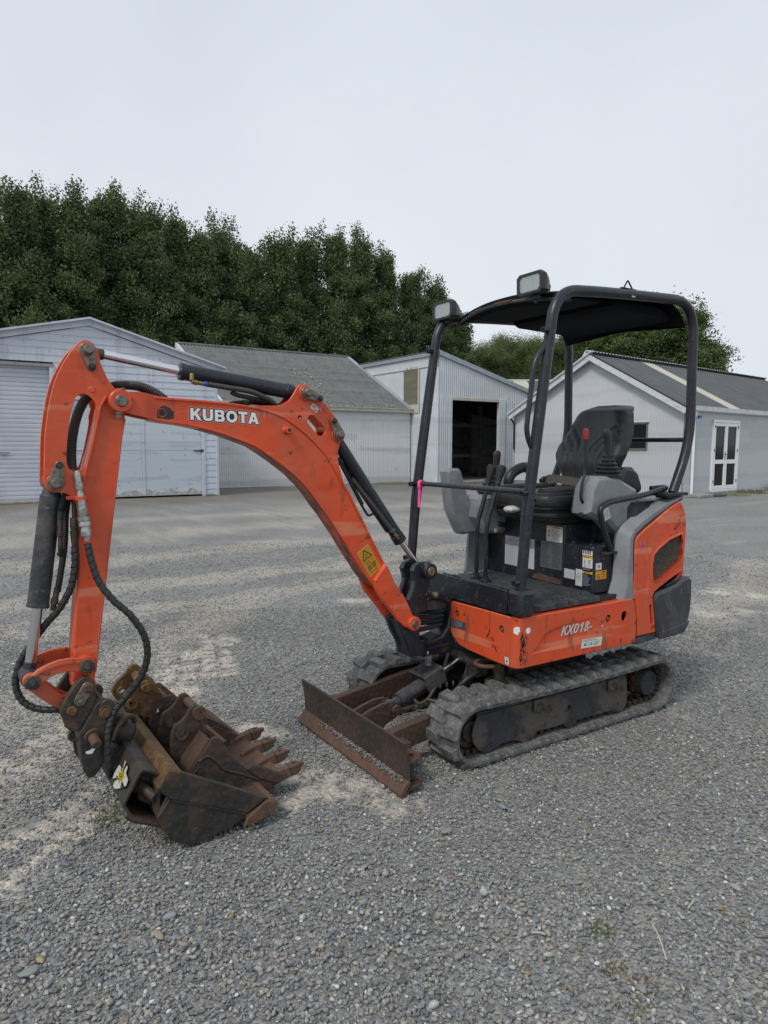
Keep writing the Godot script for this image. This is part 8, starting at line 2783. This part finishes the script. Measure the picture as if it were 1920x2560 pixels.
var clumps := {}
func tree(at: Vector3, h: float, w: float, style: String, seed_: int, label: String, group: String) -> void:
	rng.seed = seed_
	var t := thing("willow_tree" if style == "willow" else "shelter_tree" if style == "row" else "broad_tree", label, "tree", at, 0.0, group)
	var wood := MB.new()
	var bend := Vector3(rng.randf_range(-0.3, 0.3), 0, rng.randf_range(-0.3, 0.3))
	var base := h * (0.04 if style != "oak" else 0.14)
	var spine := curve(PackedVector3Array([Vector3.ZERO, Vector3(bend.x, h * 0.35, bend.z), Vector3(bend.x * 0.3, h * 0.75, bend.z * 0.4), Vector3(bend.x * 0.5, h * 0.96, 0)]), h / 14.0)
	var rings := []
	for i in spine.size():
		var r := lerpf(0.018 * h + 0.05, 0.015, pow(i / float(spine.size() - 1), 0.8))
		var ring := PackedVector3Array()
		for j in 8: ring.append(spine[i] + Vector3(cos(TAU * j / 8), 0, -sin(TAU * j / 8)) * r)
		rings.append(ring)
	loft(wood, rings)
	var spots := []
	var limbs := 46 if style == "row" else 34 if style == "willow" else 40
	for k in limbs:
		var f := (k + 0.5) / limbs
		var y := lerpf(base, h * 0.93, f)
		var s := Vector3.ZERO
		for i in spine.size() - 1:
			if spine[i].y <= y and spine[i + 1].y > y: s = spine[i]
		s.y = y
		var ang := k * 2.39996 + rng.randf_range(-0.4, 0.4)
		var reach := w
		var lift := 1.1
		if style == "row":
			reach = w * (0.80 + 0.35 * sin(f * PI)) * (1.0 - pow(f, 3.5)) * rng.randf_range(0.75, 1.15)
			lift = rng.randf_range(0.8, 1.5)
		elif style == "willow":
			reach = w * sqrt(maxf(0.05, 1.0 - pow(f * 1.9 - 0.9, 2.0))) * rng.randf_range(0.8, 1.15)
			lift = rng.randf_range(0.5, 1.0)
		else:
			reach = w * sqrt(maxf(0.06, 1.0 - pow(f * 1.75 - 0.85, 2.0))) * rng.randf_range(0.65, 1.2)
			lift = rng.randf_range(0.2, 0.7)
		var out := Vector3(cos(ang), 0, sin(ang))
		var tip := s + out * reach + Vector3.UP * reach * lift * (0.75 if style != "row" else 0.85)
		if tip.y > h: tip.y = h - rng.randf() * 0.5
		var mid := s.lerp(tip, 0.5) + out * reach * 0.10 - Vector3.UP * reach * 0.06
		var lr := 0.012 * h * (1.0 - f * 0.7) * 0.5
		var limb := PackedVector3Array([s, mid, tip])
		for i in 2:
			var ra := lr * (1.0 - 0.45 * i)
			var rb := lr * (1.0 - 0.45 * (i + 1))
			var fr := frames(PackedVector3Array([limb[i], limb[i + 1]]))
			var ra_ := PackedVector3Array()
			var rb_ := PackedVector3Array()
			for j in 5:
				var o: Vector3 = fr[0][1] * cos(TAU * j / 5) + fr[0][2] * sin(TAU * j / 5)
				ra_.append(limb[i] + o * ra)
				rb_.append(limb[i + 1] + o * rb)
			loft(wood, [ra_, rb_], false)
		# tufts of leaves sit along the outer half of each limb, with gaps between them
		for g in (4 if style == "row" else 4):
			var u := lerpf(0.30, 1.05, (g + rng.randf() * 0.7) / 4.0)
			var c := s.lerp(mid, u * 2.0) if u < 0.5 else mid.lerp(tip, u * 2.0 - 1.0)
			c += Vector3(rng.randfn(), rng.randfn() * 0.5, rng.randfn()) * 0.16 * reach
			var tr := (0.34 if style == "row" else 0.48 if style == "willow" else 0.60) * rng.randf_range(0.75, 1.25)
			var tone := rng.randf_range(0.72, 1.30)
			for i in int((17.0 if style == "row" else 19.0) * (0.6 + 0.4 * reach / w)):
				var o := Vector3(rng.randfn(), rng.randfn() * 0.62 + 0.15, rng.randfn()) * tr * 0.62
				if c.y + o.y < 0.4: continue
				spots.append([c + o, tone * rng.randf_range(0.93, 1.07)])
	# leading shoots stand clear of the top
	for k in (7 if style == "row" else 5):
		var p0 := Vector3(rng.randfn() * w * 0.28, h * rng.randf_range(0.80, 0.9), rng.randfn() * w * 0.28)
		var l := h * rng.randf_range(0.06, 0.14)
		for i in 14:
			var u := i / 13.0
			spots.append([p0 + Vector3(rng.randfn() * 0.20 * (1.1 - u), u * l, rng.randfn() * 0.20 * (1.1 - u)), rng.randf_range(0.8, 1.2)])
	put("trunk", wood, M.bark, t, 60.0)
	var mm := MultiMesh.new()
	mm.transform_format = MultiMesh.TRANSFORM_3D
	mm.use_colors = true
	mm.mesh = clumps[style]
	mm.instance_count = spots.size()
	var green := lin(0.100, 0.146, 0.066) if style == "row" else lin(0.165, 0.200, 0.088) if style == "willow" else lin(0.112, 0.155, 0.062)
	for i in spots.size():
		var s := rng.randf_range(0.75, 1.3)
		mm.set_instance_transform(i, Transform3D(Basis.from_euler(Vector3(rng.randf_range(-0.5, 0.5), rng.randf() * TAU, rng.randf_range(-0.5, 0.5))).scaled(Vector3.ONE * s), spots[i][0]))
		var k: float = spots[i][1]
		var warm := rng.randf() * 0.14
		mm.set_instance_color(i, Color(green.r * k * (1.0 + warm), green.g * k, green.b * k * (1.0 - warm * 0.5)))
	var o := MultiMeshInstance3D.new()
	o.name = "crown"
	o.multimesh = mm
	o.material_override = M.leaf_willow if style == "willow" else M.leaf_dark
	t.add_child(o)
	tag(o, "", "", "", "stuff")

func trees() -> void:
	clumps.row = leaf_clump(1, 22, 0.30, 0.12, 0.32, 0.0)
	clumps.willow = leaf_clump(2, 30, 0.42, 0.17, 0.10, 0.35)
	clumps.oak = leaf_clump(3, 24, 0.40, 0.14, 0.34, 0.0)
	var row := [[-0.2, -34.0, 13.1], [1.0, -33.1, 13.2], [2.4, -34.7, 13.7], [3.5, -33.1, 13.4], [4.9, -34.4, 14.2], [6.0, -34.2, 13.8], [6.9, -33.3, 13.5], [8.4, -34.2, 13.6], [9.6, -33.9, 13.0], [11.2, -34.9, 13.7], [12.2, -33.5, 12.5], [14.0, -33.9, 13.3], [16.0, -34.3, 13.9], [17.2, -33.4, 14.1], [19.5, -34.4, 14.5], [21.1, -34.1, 13.7], [23.5, -34.7, 13.0], [25.1, -34.2, 12.3], [27.2, -34.6, 10.7]]
	var where := ["behind the peak of the weatherboard shed", "behind the long low shed", "behind the roof of the tall shed"]
	for k in row.size():
		var q = row[k]
		var nth: String = ["first", "second", "third", "fourth", "fifth", "sixth", "seventh", "eighth", "ninth", "tenth", "eleventh", "twelfth", "thirteenth", "fourteenth", "fifteenth", "sixteenth", "seventeenth", "eighteenth", "nineteenth"][k]
		tree(Vector3(q[0], 0, q[1]), q[2], 1.45, "row", 500 + k, "dark green shelter tree, %s from the left in the row behind the sheds" % nth, "row of shelter trees behind the sheds")
	var wn := ["pale olive willow nearest the row of dark trees", "tallest pale olive willow seen under the canopy roof", "pale olive willow behind the front canopy post", "pale olive willow beside the gable peak of the workshop", "lowest pale olive willow behind the workshop roof"]
	var wl := [[32.2, -37.6, 9.0], [34.5, -37.4, 9.9], [35.7, -35.4, 9.6], [36.6, -33.5, 9.0], [38.8, -33.2, 8.5]]
	for k in 5: tree(Vector3(wl[k][0], 0, wl[k][1]), wl[k][2], 2.6, "willow", 600 + k, wn[k], "willows behind the sheds")
	var ol := [[38.9, -31.1, 11.5, 3.2], [39.4, -28.6, 11.8, 3.0], [40.2, -26.9, 11.0, 2.4], [39.2, -33.2, 10.6, 3.2], [41.0, -25.6, 8.6, 1.7]]
	var on := ["broad green tree over the gable peak of the workshop", "tallest broad green tree behind the workshop roof", "broad green tree seen past the rear canopy post", "broad green tree beside the willows", "lowest broad green tree, its branches reaching out over the workshop roof"]
	for k in 5: tree(Vector3(ol[k][0], 0, ol[k][1]), ol[k][2], ol[k][3], "oak", 650 + k, on[k], "broad trees behind the workshop")

func small_things() -> void:
	var st := [[-2.2, 0.73, 0.034, 0.032, lin(0.30, 0.32, 0.36), "pale blue-grey oval pebble below the wide bucket"], [-2.25, 0.79, 0.042, 0.022, lin(0.34, 0.28, 0.20), "long tan pebble beside the pale oval one"], [-2.60, 0.75, 0.05, 0.026, lin(0.27, 0.28, 0.28), "flat grey pebble by the left edge of the yard"], [-2.57, 0.715, 0.026, 0.02, lin(0.40, 0.31, 0.18), "ochre pebble beside the flat grey one"], [-1.64, 0.93, 0.028, 0.02, lin(0.28, 0.22, 0.18), "brownish pebble between the bucket and the dozer blade, nearer the camera"], [-2.43, 0.25, 0.03, 0.026, lin(0.16, 0.18, 0.22), "dark blue-grey stone just beyond the silt patch"], [-2.36, 0.13, 0.032, 0.03, lin(0.19, 0.20, 0.22), "grey stone at the rim of the silt patch"], [-2.07, 0.51, 0.024, 0.022, lin(0.40, 0.41, 0.42), "small pale stone in front of the wide bucket"], [-2.19, 1.02, 0.022, 0.02, lin(0.31, 0.29, 0.25), "small buff stone nearest the camera"], [-1.31, 1.50, 0.022, 0.026, lin(0.44, 0.44, 0.43), "whitish stone right of the foreground"], [-0.54, 1.62, 0.034, 0.03, lin(0.38, 0.37, 0.35), "pale round stone toward the right edge"], [-1.15, 0.81, 0.038, 0.03, lin(0.28, 0.26, 0.22), "buff stone in front of the near crawler track"], [-0.84, 0.79, 0.034, 0.03, lin(0.26, 0.28, 0.30), "grey-blue stone beside the near crawler track"], [-1.53, 1.36, 0.034, 0.03, lin(0.27, 0.27, 0.26), "flat dull stone in the right foreground"], [-0.81, 0.74, 0.024, 0.018, lin(0.34, 0.27, 0.18), "tan pebble close to the near crawler track"]]
	for k in st.size():
		var q = st[k]
		pebble(q[0], q[1], Vector3(q[2] * 1.25, q[3], q[2]), q[4], k * 1.7, q[5], k)
	rng.seed = 88
	weed(-1.09, 1.51, 0.045, 70, 0.03, lin(0.16, 0.21, 0.08), "low green weed tuft in the right foreground gravel")
	weed(-1.18, 1.63, 0.04, 40, 0.026, lin(0.24, 0.22, 0.11), "yellowing weed tuft behind the nearest ones")
	weed(-1.17, 1.72, 0.04, 40, 0.024, lin(0.30, 0.17, 0.10), "reddish weed tuft in the right foreground")
	weed(-1.26, 1.76, 0.05, 45, 0.024, lin(0.17, 0.20, 0.09), "weed tuft nearest the lower edge")
	weed(-2.20, -0.04, 0.08, 70, 0.035, lin(0.20, 0.22, 0.11), "thin grass growing beside the ram guard of the wide bucket")
	weed(-2.26, 0.02, 0.06, 40, 0.025, lin(0.24, 0.22, 0.13), "sparse dry grass at the edge of the silt patch")
	weed(4.25, -17.5, 0.12, 60, 0.16, lin(0.22, 0.26, 0.06), "small green weed at the foot of the double doors")
	weed(19.9, -9.9, 0.45, 340, 0.22, lin(0.12, 0.15, 0.05), "green weeds at the doorstep of the white glazed doors")
	weed(18.4, -9.5, 0.40, 260, 0.20, lin(0.34, 0.27, 0.15), "dry straw-coloured grass beside the white glazed doors")
	weed(22.0, -10.3, 0.35, 120, 0.35, lin(0.24, 0.17, 0.09), "dry brown stalks along the workshop wall")
	weed(13.0, -20.2, 1.0, 800, 0.10, lin(0.17, 0.22, 0.05), "yellow-green grass strip at the foot of the long low shed")
	weed(11.6, -20.5, 0.9, 400, 0.07, lin(0.20, 0.22, 0.07), "thin grass further along the foot of the long low shed")
	for q in [[-1.04, 1.705, 0.15, 0.9, "thin pale twig lying on the gravel"], [-0.78, 1.60, 0.05, 0.2, "short pale stick near the right edge"], [-1.26, 1.44, 0.04, 2.4, "short reddish stick near the green weed"]]:
		var m := MB.new()
		var d := Vector3(cos(q[3]), 0.04, -sin(q[3]))
		tube(m, curve(PackedVector3Array([Vector3.ZERO, d * q[2] * 0.5 + Vector3(0.004, 0.003, 0), d * q[2]]), 0.02), 0.0022, 6)
		var o := put("twig", m, M.cream_sheet)
		o.position = Vector3(q[0], 0.014, q[1])
		tag(o, q[4], "twig")

func _ready() -> void:
	view_and_light()
	materials()
	var t := Time.get_ticks_msec()
	ground()
	boarded_shed()
	long_shed()
	tall_shed()
	gable_shed()
	far_shed()
	trees()
	print("setting ", Time.get_ticks_msec() - t)
	excavator()
	hitch()
	buckets()
	print("machine ", Time.get_ticks_msec() - t)
	gravel()
	small_things()
	print("done ", Time.get_ticks_msec() - t)
